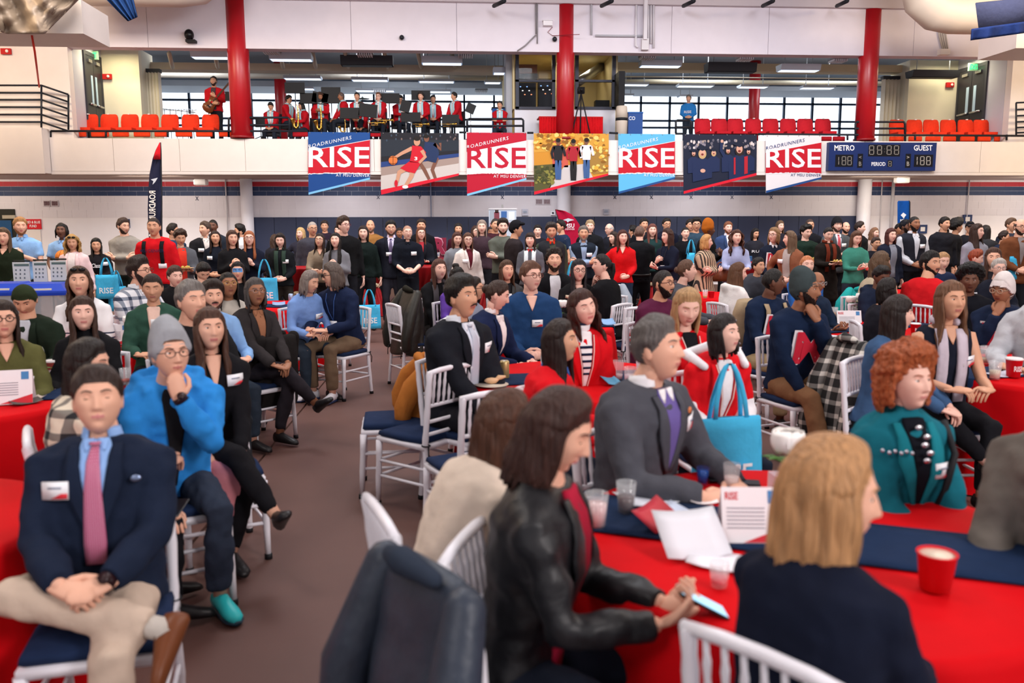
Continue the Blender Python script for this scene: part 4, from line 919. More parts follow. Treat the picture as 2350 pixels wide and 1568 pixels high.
t = thing('drinks_cooler', 'blue box-shaped machine behind the seated musician beside the booth', 'cooler', (XP(1148, YF+2, 270), YF+2, ZFL)); q = MB(); q.box((-.22, 0, 0), (.22, .4, ZT(248, YF+2)-ZFL)); q.build('cabinet', [pl('2458a8')], t, smooth=False)
q = MB(); q.box((-.24, -.02, ZT(249, YF+2)-ZFL), (.24, .42, ZT(246, YF+2)-ZFL)); q.build('lid', [pl('20242c')], t, smooth=False)
# black rails on the gallery edge
rm = pl('20232b', .4)
def rail(pts, lab, grp=None, Y=YF+.06, r=.03):
    t = thing('guard_rail', lab, 'railing', (0, Y, 0), 0, grp)
    for i, seg in enumerate(pts):
        q = MB(); q.tube([(lambda P: (P[0], 0, P[2]))(at_Y(a, b_, Y)) for a, b_ in seg], r, 6); q.build('rail' if abs(seg[0][1]-seg[-1][1]) < 6 else 'post', [rm], t)
    return t
rail([[(117, 301), (705, 301)], [(117, 301), (117, 315)]]+[[(x_, 301), (x_, 315)] for x_ in (243, 385, 525, 663)], 'low black guard rail along the left gallery edge')
rail([[(849, 303), (872, 303.5)], [(1054, 304), (1070, 304)], [(1210, 305), (1224, 305)], [(1398, 305), (1418, 306)], [(1550, 307), (1567, 307)], [(1740, 308), (2350, 312)]]+[[(x_, 309), (x_, 322)] for x_ in (1945, 2100, 2310)], 'low black guard rail along the middle and right gallery edge')
def guard(x0, x1, y0, ym, y1, lab): rail([[(x0, y1), (x0, y0+4), (x0+3, y0)], [(x0+3, y0), (x1-3, y0)], [(x1-3, y0), (x1, y0+4), (x1, y1)], [(x0, ym), (x1, ym)]], lab, r=.03)
guard(525, 664, 270, 287, 314, 'raised black guard rail in front of the red column by the guitarist'); guard(1072, 1201, 273, 289, 303, 'raised black guard rail over the red and white lettered banner')
guard(1551, 1586, 276, 292, 306, 'small raised guard rail in front of the man in a blue sweatshirt'); guard(1963, 2077, 280, 295, 325, 'raised black guard rail above the scoreboard')
def corner(lab, xs, sg):
    Y = YF-.3; t = thing('corner_railing', lab, 'railing', (0, Y, 0))
    for (a, b_) in xs:
        q = MB(); pa, pb = at_Y(*a, Y), at_Y(*b_[:2], Y+(b_[2] if len(b_) > 2 else 0)); q.tube([(pa[0], 0, pa[2]), (pb[0], pb[1]-Y, pb[2])], .025, 6); q.build('rail', [rm], t)
corner('black slatted railing at the far left corner of the gallery', [((-60, y_), (95, y_)) for y_ in (196, 213, 229, 246, 263, 280)]+[((95, y_), (157, y_+21, .25)) for y_ in (196, 213, 229, 246, 263, 280)]+[((95, 196), (95, 298)), ((157, 217), (157, 298))], -1)
corner('black slatted railing at the far right corner of the gallery', [((2332, y_), (2420, y_-4)) for y_ in (236, 252, 266, 280, 293, 305)]+[((2332, 236), (2332, 310))], 1)
P_ = at_Y(74, 294, YF); t = thing('waste_bin', 'black bin behind the far left gallery railing', 'bin', (P_[0], YF+.6, ZFL+.2)); q = MB(); q.lathe([(.17, 0), (.22, .62), (.24, .64), (.24, .67)]); q.build('bin_body', [pl('26282c')], t)
a_ = np.linspace(0, 2*pi, 22); P_ = at_Y(60, 268, YF+.1); q = MB(); q.tube(np.stack([P_[0]+.36*np.cos(a_), np.full(22, P_[1]), P_[2]+.32*np.sin(a_)], 1), .018, 6); o = q.build('hose', [pl('c8482c')], None); tag(o, 'red-orange looped hose hanging on the far left railing', 'hose')
q = MB(); q.tube([at_Y(72, 75, 17.2), at_Y(80, 120, 17.3), at_Y(90, 200, 22.0)], .02, 6); o = q.build('air_line', [pl('d84030')], None); tag(o, 'orange hose dropping from the tarp-covered unit to the railing', 'hose')
# red gallery seats
sm_ = {}
def seatmesh(h):
    q = MB(); rr = []
    for z, w_, y in ((0, .19, .0), (.05, .215, .0), (.22, .225, .015), (.36, .215, .04), (.42, .19, .055), (.44, .16, .06)):
        rr.append(np.array([(-w_, y-.03, z), (w_, y-.03, z), (w_*1.02, y, z), (w_, y+.03, z), (-w_, y+.03, z), (-w_*1.02, y, z)]))
    q.rings(rr); return q.mesh('backrest', [h], True)
SM = {'o': seatmesh(fab('e03c22')), 'r': seatmesh(fab('c02430'))}  # same red seats; warm side light is put into the orange colour
qq = MB(); qq.box((-.2, -.42, 0), (.2, 0, .07)); SP = {'o': qq.mesh('seat_pan', [fab('dc3a22')], False)}; SP['r'] = SP['o'].copy(); SP['r'].materials[0] = fab('b8202c')
qq = MB(); qq.box((-.2, .03, -.02), (-.18, .06, .36)); qq.box((.18, .03, -.02), (.2, .06, .36)); qq.tube([(-.2, 0, -.4), (.2, 0, -.4)], .02, 6); SFm = qq.mesh('seat_frame', [pl('8a8e98')], False)
qq = MB(); qq.box((-.025, -.045, .425), (.025, .0, .45)); STm = qq.mesh('number_plate', [pl('e8e4e0')], False)
lst = [(x_, 301, 'o') for x_ in (206, 252, 299, 345, 391, 438, 484)]+[(x_, 309, 'r') for x_ in (1612, 1650, 1687, 1728, 1768, 1808, 1847, 1888)]+[(x_, 311, 'o') for x_ in (2058, 2098, 2136, 2175, 2215, 2251, 2289)]
for i, (px, py, c_) in enumerate(lst):
    Y = YF+.9; P_ = at_Y(px, py, Y)
    t = thing('gallery_seat', ORD[i]+' orange-red seat from the left in the row left of the guitarist' if i < 7 else ORD[i-7]+' crimson seat right of the man in a blue sweatshirt' if c_ == 'r' else ORD[i-15]+' orange-red seat right of the column near the scoreboard', 'seat', (P_[0], Y, P_[2]), 0, ('orange seats left of the guitarist' if i < 7 else 'crimson gallery seats' if c_ == 'r' else 'orange seats by the right doors'))
    link('backrest', SM[c_], t); o = link('seat_pan', SP[c_], t); o.location = (0, -.03, -.02); link('seat_frame', SFm, t); link('number_plate', STm, t)
for i, (pa, pb) in enumerate(((159, 197), (208, 249), (257, 295), (306, 344), (354, 382), (402, 440), (449, 487), (502, 538), (671, 706), (850, 873), (1885, 1910), (1912, 1940), (2042, 2075), (2086, 2117), (2125, 2160), (2166, 2195), (2205, 2238), (2245, 2275), (2283, 2310), (2320, 2352))):
    Y = YF+.35; yt = 302 if pa < 900 else 313; q = MB(); wbox(q, pa, yt, pb, yt+12, Y, .06); o = q.build('folded_seat', [fab('e0401f' if pa < 560 or pa > 2000 else 'a81c26')], None, smooth=False); tag(o, ORD[i]+' red folded seat cushion from the left under the gallery rail', 'seat', 'folded seats below the rail'); md = o.modifiers.new('b', 'BEVEL'); md.width = .02  # orange at both ends carries the warm light in the cushion colour
# ---------------------------------------------------------------- banners
YBN = YF-.06
def pxpoly(mb, pts, lay=0, mi=0): mb.add([at_Y(a, b_, YBN-.004*lay) for a, b_ in pts], [tuple(range(len(pts)))], mi)
def pxtext(parent, txt, x0, y0, x1, y1, col, lay=3, dy=0, bold=.0, Y=None, name='lettering', sp=1.0, em=None, shear=0):
    v, f = tmesh(txt, bold, sp); Y = Y or YBN; q = MB()
    q.add([at_Y(x0+(x1-x0)*a+shear*(1-b_), y1+(y0-y1)*b_+dy*a, Y-.004*lay) for a, b_ in v], f); o = q.build(name, [pl(col, .6) if not em else mat('em', col, .5, emit=em)], None, smooth=False)
    o.parent = parent; return o
def banner(name, lab, quad, cols):
    t = thing(name, lab, 'banner', (0, 0, 0)); q = MB(); (a, b_, c_, d_) = quad; g = []
    for v_ in np.linspace(0, 1, 8):
        g.append([at_Y(a[0]+(b_[0]-a[0])*u+(d_[0]-a[0])*v_*(1-u)+(c_[0]-b_[0])*v_*u, (a[1]+(d_[1]-a[1])*v_)*(1-u)+(b_[1]+(c_[1]-b_[1])*v_)*u, YBN) for u in np.linspace(0, 1, 12)])
    q.grid(np.array(g), 0, thick=np.array([0, .02, 0])); q.build('fabric', [pl(cols, .6)], t, smooth=False)
    q = MB()
    for u in np.linspace(.03, .97, 6): q.ball(at_Y(a[0]+(b_[0]-a[0])*u, a[1]+2, YBN-.01), .014, 6)
    q.build('grommets', [metal('c8c8cc')], t); return t
def rise(lab, x0, x1, yt, yr, yl, base, top, mid, word, small, edge, sm2):
    W_ = x1-x0; t = banner('lettered_banner', lab, ((x0, yt), (x1, yt+1), (x1, yr), (x0+1, yl)), base)
    q = MB(); pxpoly(q, [(x0, yt), (x1, yt+1), (x1, yt+.12*(yl-yt)), (x0, yt+.30*(yl-yt))], 1); q.build('top_field', [pl(top)], t, smooth=False)
    rs = np.random.RandomState(int(x0)); y1, y2 = yt+.30*(yl-yt), yt+.12*(yl-yt); yb = yt+.655*(yl-yt)
    for lay, mcol, e in ((2, edge, 2.2), (3, mid, 0)):
        pts = [(x0, y1+1.2-e*.5), (x1, y2+1.2-e*.5)]
        for u in np.linspace(1, 0, 40): pts.append((x0+W_*u, yb+e+1.8*rs.rand()-4*u*(1-u)*2))
        q = MB(); pxpoly(q, pts, lay); q.build('torn_field' if e == 0 else 'torn_edge', [pl(mcol)], t, smooth=False)
    pxtext(t, 'RISE', x0+1, yt+.235*(yl-yt), x1-1, yt+.565*(yl-yt), word, 4, 0, .012)
    pxtext(t, 'ROADRUNNERS', x0+1, yt+.245*(yl-yt)-6, x0+W_*.70, yt+.245*(yl-yt)+2, small, 4, -.145*(yl-yt), .0, sp=1.15)
    pxtext(t, 'AT MSU DENVER', x0+W_*.45, yt+.665*(yl-yt), x1-1, yt+.71*(yl-yt), sm2, 4, 1, .0, sp=1.1)
    q = MB(); pxpoly(q, [(x0+1, yl-5), (x1, yr-4.5), (x1, yr), (x0+1, yl)], 3); q.build('bottom_stripe', [pl('7cc0ea' if base != 'e6e2e6' and base != '5db4e2' else '1d4a88')], t, smooth=False)
rise('blue and red banner with big white letters, first of the banners', 707, 849, 303, 412, 447, '14468c', '174a90', 'c40c28', 'f0eef4', 'eef2fa', 'f2f0f6', 'eef2fa')
rise('crimson banner with red letters on white, left of the booth table', 1071, 1208, 304, 413, 450, 'b80c2e', 'b80c2e', 'eceaf0', 'b80c2e', 'eef2fa', 'b80c2e', 'eef2fa')
rise('light blue banner with white letters on a red field', 1419, 1549, 307, 411, 445, '5db4e2', '5db4e2', 'c00c26', 'f0eef4', 'eef2fa', 'f2f0f6', 'eef2fa')
rise('white banner with white letters on red, next to the scoreboard', 1757, 1885, 310, 411, 443, 'e6e2e6', 'e6e2e6', 'c00c26', 'eceaf0', '20407a', 'f2f0f6', '20407a')
BL = [0]
def blob(mb, cx, cy, rx, ry, lay, mi=0, n=14, rot=0):
    BL[0] += 1; lay = lay+(BL[0] % 60)*.014
    pxpoly(mb, [(cx+rx*cos(a)*cos(rot)-ry*sin(a)*sin(rot), cy+rx*cos(a)*sin(rot)+ry*sin(a)*cos(rot)) for a in np.linspace(2*pi, 0, n, endpoint=False)], lay, mi)
def limb(mb, pts, w0, w1, lay, mi=0):
    pts = [np.array(p, float) for p in pts]; n = len(pts); L_ = []; Rr = []
    for i, p in enumerate(pts):
        d_ = pts[min(i+1, n-1)]-pts[max(i-1, 0)]; d_ /= np.linalg.norm(d_)+1e-9; nn = np.array([-d_[1], d_[0]]); w_ = w0+(w1-w0)*i/(n-1); L_.append(p+nn*w_); Rr.append(p-nn*w_)
    for i in range(n-1): pxpoly(mb, [L_[i], L_[i+1], Rr[i+1], Rr[i]], lay, mi)
# basketball picture banner
t = banner('picture_banner', 'picture banner of two basketball players, one in red dribbling', ((874, 304), (1053, 306), (1053, 403), (875, 447)), 'a08c84')
q = MB(); pxpoly(q, [(874, 304), (1053, 306), (1053, 352), (874, 372)], 1, 0); pxpoly(q, [(874, 320), (1053, 322), (1053, 345), (874, 360)], 2, 1); pxpoly(q, [(874, 372), (1053, 352), (1053, 360), (874, 384)], 2, 2); pxpoly(q, [(874, 404), (1053, 375), (1053, 402), (874, 438)], 2, 3); pxpoly(q, [(874, 436), (1053, 398), (1053, 403), (875, 447)], 5, 4)
q.build('picture_ground', [pl('1c1c24'), pl('232b36'), pl('27407c'), pl('c8c0bc'), pl('d3152f')], t, smooth=False)
q = MB(); rs = np.random.RandomState(4)
for i in range(26): blob(q, 880+170*rs.rand(), 309+14*rs.rand(), 1.8, 2.6, 3, int(3*rs.rand()))
q.build('spectators', [pl('5a5058'), pl('3a4a5c'), pl('74625c')], t, smooth=False)
q = MB(); limb(q, [(985, 348), (963, 372), (975, 392), (985, 412)], 6, 3.5, 3, 0); limb(q, [(985, 345), (1002, 365), (992, 390), (1000, 412)], 6, 3.5, 3, 0); pxpoly(q, [(975, 325), (1000, 328), (1008, 352), (1000, 374), (978, 368), (972, 345)], 4, 1); limb(q, [(996, 330), (1012, 343), (1010, 328)], 4, 3, 4, 0); blob(q, 979, 318, 6, 8, 5, 0); blob(q, 978, 313, 6.4, 4.5, 6, 2)
q.build('player_in_blue', [pl('7a5040'), pl('1c3058'), pl('18120f')], t, smooth=False)
q = MB(); limb(q, [(946, 340), (922, 352), (906, 362)], 4.5, 3, 6, 0); limb(q, [(968, 345), (976, 360), (962, 374)], 4.5, 3, 8, 0); limb(q, [(940, 382), (916, 396), (911, 418)], 6.5, 3.5, 6, 0); limb(q, [(948, 386), (944, 405), (930, 428)], 6.5, 3.5, 6, 0)
pxpoly(q, [(946, 334), (966, 336), (978, 350), (966, 374), (940, 372), (944, 352)], 7, 1); pxpoly(q, [(940, 370), (966, 374), (952, 398), (934, 394), (918, 386)], 7, 1); blob(q, 957, 325, 7.5, 10, 8, 0); blob(q, 957, 318, 8, 5.5, 9, 2); blob(q, 909, 421, 4, 8, 8, 1); blob(q, 930, 429, 7, 4, 8, 3); blob(q, 902, 368, 10.2, 10.4, 9, 4)
q.build('player_in_red', [pl('c89478'), pl('c8142a'), pl('1c1614'), pl('e8e4e4'), pl('d8763a')], t, smooth=False)
pxtext(t, '3', 951, 360, 958, 368, 'f4f0f0', 10, bold=.03)
q = MB()
for y_ in (362, 374): limb(q, [(893, y_), (902, y_+2*(1 if y_ > 368 else -1)), (911, y_)], .5, .5, 11)
limb(q, [(902, 358), (902, 378)], .5, .5, 11); q.build('ball_seams', [pl('5a2c14')], t, smooth=False)
# autumn walk picture banner
t = banner('picture_banner', 'autumn picture banner of three people walking on a path', ((1225, 306), (1397, 307), (1396, 403), (1226, 447)), 'c98a2c')
q = MB(); pxpoly(q, [(1225, 306), (1397, 307), (1397, 340), (1225, 350)], 1, 0); pxpoly(q, [(1225, 380), (1290, 375), (1262, 432), (1226, 442)], 2, 1); pxpoly(q, [(1296, 380), (1345, 376), (1362, 410), (1258, 434)], 2, 2); pxpoly(q, [(1268, 318), (1304, 318), (1304, 384), (1268, 384)], 2, 3); pxpoly(q, [(1226, 440), (1396, 398), (1396, 403), (1226, 447)], 6, 4); pxpoly(q, [(1345, 345), (1396, 343), (1396, 396), (1362, 400), (1345, 375)], 3, 5)
q.build('picture_ground', [pl('d09a3c'), pl('54522c'), pl('c6c0c0'), pl('c85a48'), pl('d3152f'), pl('a07a38')], t, smooth=False)
q = MB()
for i in range(150): x_ = 1228+168*rs.rand(); y_ = 309+(34 if x_ < 1350 else 85)*rs.rand(); blob(q, x_, y_, 3+4*rs.rand(), 2.5+3*rs.rand(), 4, int(4*rs.rand()), 7)
for i in range(60): blob(q, 1228+44*rs.rand(), 382+40*rs.rand(), 3.5, 3, 5, 4+int(2*rs.rand()), 7)
q.build('printed_leaves', [pl('e0a83c'), pl('c07c20'), pl('f0cc70'), pl('8a5c1c'), pl('3e4420'), pl('84803c')], t, smooth=False)
q = MB()
for cx, top_, bot, sk_, yh in ((1281, '0', '1', 1, 326), (1316, '2', '3', 1, 328), (1346, '4', '1', 1, 325)):
    top_, bot = int(top_), int(bot)
    for s in (-3, 3): limb(q, [(cx+s*.8, yh+38), (cx+s*1.3, yh+60), (cx+s, yh+86 if cx < 1340 else yh+84)], 4.5, 3.2, 7, bot)
    pxpoly(q, [(cx-11, yh+8), (cx+11, yh+8), (cx+9, yh+42), (cx-9, yh+42)], 8, top_); limb(q, [(cx-10, yh+11), (cx-15, yh+26), (cx-12, yh+38)], 3.4, 2.6, 8, top_); limb(q, [(cx+10, yh+11), (cx+14, yh+24), (cx+16, yh+32)], 3.4, 2.6, 8, top_)
    blob(q, cx, yh, 5, 7, 9, 5); blob(q, cx, yh-4, 5.6, 5, 10, 6)
q.build('walkers', [pl('1c1a20'), pl('3c5c90'), pl('a81c2c'), pl('18161a'), pl('e0dce4'), pl('7a503c'), pl('181210')], t, smooth=False)
# graduation picture banner
t = banner('picture_banner', 'picture banner of cheering graduates in dark caps and gowns', ((1568, 308), (1737, 309), (1736, 403), (1569, 445)), '141c34')
q = MB()
for i in range(70): blob(q, 1571+163*rs.rand(), 322+18*rs.rand(), 2.6, 3.4, 2, int(4*rs.rand()), 8)
q.build('spectators', [pl('8a8490'), pl('5c5a68'), pl('a89890'), pl('d0c8c8')], t, smooth=False)
q = MB(); pxpoly(q, [(1569, 439), (1736, 397), (1736, 403), (1569, 445)], 9, 0); q.build('bottom_stripe', [pl('d3152f')], t, smooth=False)
q = MB()
for cx, cy, s, hc in ((1592, 352, .7, 2), (1638, 350, .7, 3), (1671, 346, .75, 2), (1718, 348, .7, 2), (1612, 350, 1.15, 3), (1697, 342, 1.25, 2)):
    L_ = 4+int(s*3); pxpoly(q, [(cx-20*s, cy+22*s), (cx-6*s, cy+11*s), (cx+6*s, cy+11*s), (cx+20*s, cy+22*s), (cx+19*s, min(cy+62*s, 408)), (cx-19*s, min(cy+66*s, 418))], L_, 0)
    blob(q, cx, cy+3*s, 8*s, 10*s, L_, hc); blob(q, cx, cy, 5.8*s, 8*s, L_+1, 1); blob(q, cx, cy+4*s, 2.6*s, 2.2*s, L_+2, 5); pxpoly(q, [(cx-13*s, cy-9*s), (cx, cy-15*s), (cx+13*s, cy-8*s), (cx, cy-3*s)], L_+2, 4)
pxpoly(q, [(1708, 360), (1716, 358), (1716, 398), (1708, 400)], 10, 6); pxpoly(q, [(1684, 362), (1688, 361), (1688, 400), (1684, 401)], 10, 6); limb(q, [(1664, 360), (1655, 345), (1656, 328)], 4, 3, 7, 0); blob(q, 1657, 324, 3.4, 3.8, 8, 1); blob(q, 1613, 392, 6, 4.5, 10, 1)
q.build('graduates', [pl('16264e'), pl('d0a08c'), pl('2a1c18'), pl('c0a070'), pl('0e1830'), pl('7a2c28'), pl('b01c2c')], t, smooth=False)
# scoreboard
Ys = YF-.16; t = thing('scoreboard', 'navy electronic scoreboard reading METRO, GUEST and PERIOD', 'scoreboard', (0, 0, 0))
q = MB(); wbox(q, 1902, 327, 2148, 392, Ys, .16); q.build('case', [pl('1a2f66', .4)], t, smooth=False)
pxtext(t, 'METRO', 1915, 333, 1961, 346, 'f6f6fa', 2, 0, .02, Ys); pxtext(t, 'GUEST', 2097, 333, 2140, 346, 'f6f6fa', 2, 0, .02, Ys); pxtext(t, 'PERIOD', 2000, 372, 2032, 381, 'f6f6fa', 2, 0, .02, Ys)
for i, (a, b_, c_, d_) in enumerate(((1993, 332, 2066, 359), (1917, 355, 1958, 383), (2098, 355, 2141, 383), (2037, 368, 2048, 383), (1968, 353, 1980, 385), (2078, 353, 2090, 385))):
    q = MB(); wbox(q, a, b_, c_, d_, Ys-.006, .02); q.build('display_window', [pl('15161c', .3)], t, smooth=False)
def seg7(x0, y0, w_, h_, segs='abcdefg', col='9a968e'):
    e = max(.9, w_*.13); m_ = h_/2; S_ = {'a': (x0+e, y0, x0+w_-e, y0+e), 'g': (x0+e, y0+m_-e/2, x0+w_-e, y0+m_+e/2), 'd': (x0+e, y0+h_-e, x0+w_-e, y0+h_), 'f': (x0, y0+e, x0+e, y0+m_-e/2), 'b': (x0+w_-e, y0+e, x0+w_, y0+m_-e/2), 'e': (x0, y0+m_+e/2, x0+e, y0+h_-e), 'c': (x0+w_-e, y0+m_+e/2, x0+w_, y0+h_-e)}
    q = MB()
    for s in segs: wbox(q, *S_[s], Ys-.012, .006)
    q.build('digit', [pl(col)], t, smooth=False)
for x_ in (1995, 2013, 2035, 2052): seg7(x_, 334, 11, 21)
for x_ in (1932, 1945): seg7(x_, 359, 9.5, 20)
for x_ in (2112, 2126): seg7(x_, 359, 9.5, 20, col='c8c4ba')
seg7(1916, 359, 9.5, 20, 'bc'); seg7(2096, 359, 9.5, 20, 'bc', 'c8c4ba'); seg7(2039, 370, 7, 12)
pxtext(t, 'B', 1971, 371, 1977, 381, '8c8880', 3, 0, .02, Ys); pxtext(t, 'B', 2081, 371, 2087, 381, 'a8a49c', 3, 0, .02, Ys); pxtext(t, '<', 1971, 358, 1977, 364, '8c8880', 3, 0, .02, Ys); pxtext(t, '>', 2081, 358, 2087, 364, 'a8a49c', 3, 0, .02, Ys); pxtext(t, ':', 2029, 340, 2031, 350, '5c5a58', 3, 0, .02, Ys)
# wall things on the upper band
def wallthing(name, lab, cat, boxes, Y, grp=None, mats=('e6e2e4',)):
    t = thing(name, lab, cat, (0, 0, 0), 0, grp)
    for i, (nm, a, b_, c_, d_, dep, hx) in enumerate(boxes): q = MB(); wbox(q, a, b_, c_, d_, Y-dep, dep); q.build(nm, [pl(hx)], t, smooth=False)
    return t
UW = YF+.02
t = wallthing('ptz_camera', 'black swivel camera on the upper wall left of the red column', 'camera', [('mount', 425, 90, 447, 96, .2, '16161a')], UW); P_ = at_Y(434, 80, UW-.15); q = MB(); q.ball(P_, (.12, .12, .14), 14); q.build('camera_head', [pl('141418', .25)], t)
for px, py, l in ((922, 86, 'small dark round camera on the upper wall above the band'), (1273, 90, 'small dark round camera beside the middle column')):
    P_ = at_Y(px, py, UW-.06); q = MB(); q.ball(P_, .065, 10); o = q.build('dome_camera', [pl('24262c', .2)], None); tag(o, l, 'camera')
wallthing('junction_box', 'white box on the wall left of the middle red column', 'box', [('box_body', 1247, 45, 1268, 58, .15, 'f2f0f4'), ('lid', 1246, 45, 1269, 47, .17, 'e2e0e6')], UW)
def pipes(name, lab, paths, Y, hx, r=.03):
    t = thing(name, lab, 'conduit', (0, 0, 0))
    for p_ in paths: q = MB(); q.tube([at_Y(a, b_, Y-.05) for a, b_ in p_], r, 6); q.build('pipe', [pl(hx, .5)], t)
    return t
t = pipes('conduit', 'bundle of white conduits dropping to a box right of the middle column', [[(1497, 0), (1493, 12)], [(1483, -5), (1483, 90)], [(1488, -5), (1488, 100)], [(1494, -5), (1494, 100)], [(1500, -5), (1500, 110)]], UW, 'd8d4da'); q = MB(); wbox(q, 1473, 88, 1489, 114, UW-.14, .14); q.build('box', [pl('dcd8dc')], t, smooth=False); q = MB(); wbox(q, 1478, -5, 1486, 90, UW-.2, .12); q.build('trunking', [pl('e2dee4')], t, smooth=False)
pipes('conduit', 'grey conduit running sideways from a small box to the bundle', [[(1357, -5), (1357, 80)], [(1366, 82), (1478, 83)]], UW, 'b8b8c0'); pipes('conduit', 'single white conduit ending low on the upper wall', [[(1461, -5), (1459, 105), (1464, 109)]], UW, 'e0dce2')
pipes('conduit', 'pair of thin conduits left of the middle column with a dangling cable', [[(1229, -5), (1230, 78)], [(1233, -5), (1233, 100)], [(1230, 80), (1205, 105), (1187, 117)]], UW, '908c90', .018)
t = pipes('conduit', 'four curved conduits dropping to a white box below the right duct', [[(2153+5*i, 60), (2156+5*i, 85), (2163+4*i, 112)] for i in range(4)], UW, 'b8b0a8', .022); q = MB(); wbox(q, 2158, 112, 2181, 125, UW-.16, .16); q.build('box', [pl('f0e8e0')], t, smooth=False)
q = MB(); q.tube([at_Y(1268, 62, UW-.03), at_Y(1257, 74, UW-.03), at_Y(1268, 82, UW-.03), at_Y(1330, 79, UW-.3)], .008, 6); o = q.build('cable', [pl('80202a')], None); tag(o, 'thin cable around the middle red column', 'cable')
# ducts at the top corners
q = MB(); Y = 20.6; zc_ = ZT(27, Y)+.48
q.tube([(XP(150, Y), Y, zc_), (XP(300, Y), Y, zc_), (XP(430, Y), Y, zc_), (XP(470, Y), Y, zc_+.05), (XP(498, Y), Y, zc_+.25), (XP(512, Y), Y, zc_+.6), (XP(516, Y), Y, zc_+1.1)], .48, 24); t = q.build('air_duct', [paint('cfc4bc', .5)], None); tag(t, 'fat round cream air duct in the top left corner', 'duct')
q = MB(); Y = 19.6; zc_ = ZT(62, Y)+.42
q.tube([(XP(2085, Y), Y, zc_+1.3), (XP(2088, Y), Y, zc_+.75), (XP(2100, Y), Y, zc_+.30), (XP(2130, Y), Y, zc_+.06), (XP(2165, Y), Y, zc_), (XP(2300, Y), Y, zc_), (XP(2420, Y), Y, zc_)], .44, 24); t = q.build('air_duct', [paint('d9c8b4', .5)], None); tag(t, 'fat round cream air duct bending in the top right corner', 'duct')
q = MB(); ya = 17.0; x_ = XP(190, ya, 60); zb = ZT(76, ya, 100); q.box((x_-5, ya, zb), (x_, ya+1.25, zb+.62)); o = q.build('duct_box', [paint('cfc6c2', .5)], None, smooth=False); tag(o, 'long square cream duct box at the top left', 'duct')
q = MB(); ya = 17.5; x_ = XP(2332, ya, 100); zb = ZT(110, ya, 2300); q.box((x_, ya, zb), (x_+3, ya+1.3, zb+.45)); o = q.build('duct_box', [paint('c8b6ac', .5)], None, smooth=False); tag(o, 'long square cream duct box at the top right', 'duct')
q = MB(); g = []; rs = np.random.RandomState(3)
for i in range(26):
    row = []; v_ = i/25
    for j in range(60):
        u = j/59; X_ = -60+250*u; Y_ = -60+v_*(135-95*max(0, u-.62)/.38-70*max(0, .28-u)); fo = .20*sin(u*13+v_*5+sin(v_*5)*1.3)+.10*sin(u*31-v_*9+1)+.03*sin(v_*23+u*19)+.012*rs.randn(); row.append(at_Y(X_, Y_, 16.3+fo))
    g.append(row)
q.grid(np.array(g), 0, thick=np.array([0, .12, 0])); o = q.build('tarp', [mat('metal', '8c7c6c', .55, .1)]); tag(o, 'crumpled silver-grey tarp wrapped round a unit at the top left', 'tarp')
def drapery(name, lab, pts, Y, hx, n=60):
    q = MB(); (a, b_, c_, d_) = [np.array(p, float) for p in pts]; g = []
    for v_ in np.linspace(0, 1, 6): g.append([at_Y(*((a*(1-u)+b_*u)*(1-v_)+(d_*(1-u)+c_*u)*v_), Y+.06*sin(u*n*1.1)+.03*v_*sin(u*29)) for u in np.linspace(0, 1, n*3)])
    q.grid(np.array(g), 0, thick=np.array([0, .04, 0])); o = q.build(name, [fab(hx)], None); tag(o, lab, 'curtain')
drapery('rolled_curtain', 'blue pleated curtain bundle hanging beside the silver tarp', [(225, -20), (300, -25), (314, 38), (292, 48)], 16.2, '1c3866', 22)
q = MB(); q.rings([np.array([at_Y(a, b_, 15.4+d_) for a, b_, d_ in ((2238, 8, 0), (2400, -10, 0), (2400, 62, .1), (2248, 84, .1))]), np.array([at_Y(a, b_, 16.4+d_) for a, b_, d_ in ((2240, 6, 0), (2400, -10, 0), (2400, 60, .1), (2250, 80, .1))])]); o = q.build('covered_unit', [fab('3a3c50')], None); tag(o, 'dark covered unit in the top right corner', 'unit')
drapery('unit_cover', 'navy folded cover hanging from the dark unit at the top right', [(2232, 66), (2420, 40), (2420, 66), (2230, 92)], 15.2, '1c2c58', 18)
# wall things below the gallery
LW = YW-.012
for px, py, l in ((116, 467, 'pair of small barred vents left of the tall feather flag'), (1246, 463, 'pair of small barred vents right of the middle of the wall')):
    t = thing('wall_vent', l, 'vent', (0, 0, 0))
    for s in (-9, 9):
        q = MB(); wbox(q, px+s-8, py-7, px+s+8, py+7, LW-.03, .03); fr_ = q.build('frame', [pl('c8c0c4')], t, smooth=False)
        for j in range(5): q = MB(); wbox(q, px+s-6+j*2.7, py-5, px+s-4.6+j*2.7, py+5, LW-.04, .01); q.build('slat', [pl('5a2c34')], fr_, smooth=False)
for i, (px, c_) in enumerate(((452, 'X'), (868, 'X'), (963, 'Y'), (1153, 'X'), (1411, 'X'), (1495, 'X'), (1586, 'X'), (1680, 'X'), (1770, 'X'))):
    t = pxtext(None, c_, px-4, 449 if px > 500 else 451, px+4, 457 if px > 500 else 460, '242c48', 1, 0, .02, LW, 'tape_mark'); tag(t, ORD[i]+' small dark tape mark from the left on the wall below the gallery, shaped like '+c_, 'mark', None if c_ == 'Y' or px < 500 else 'tape crosses below the banners')
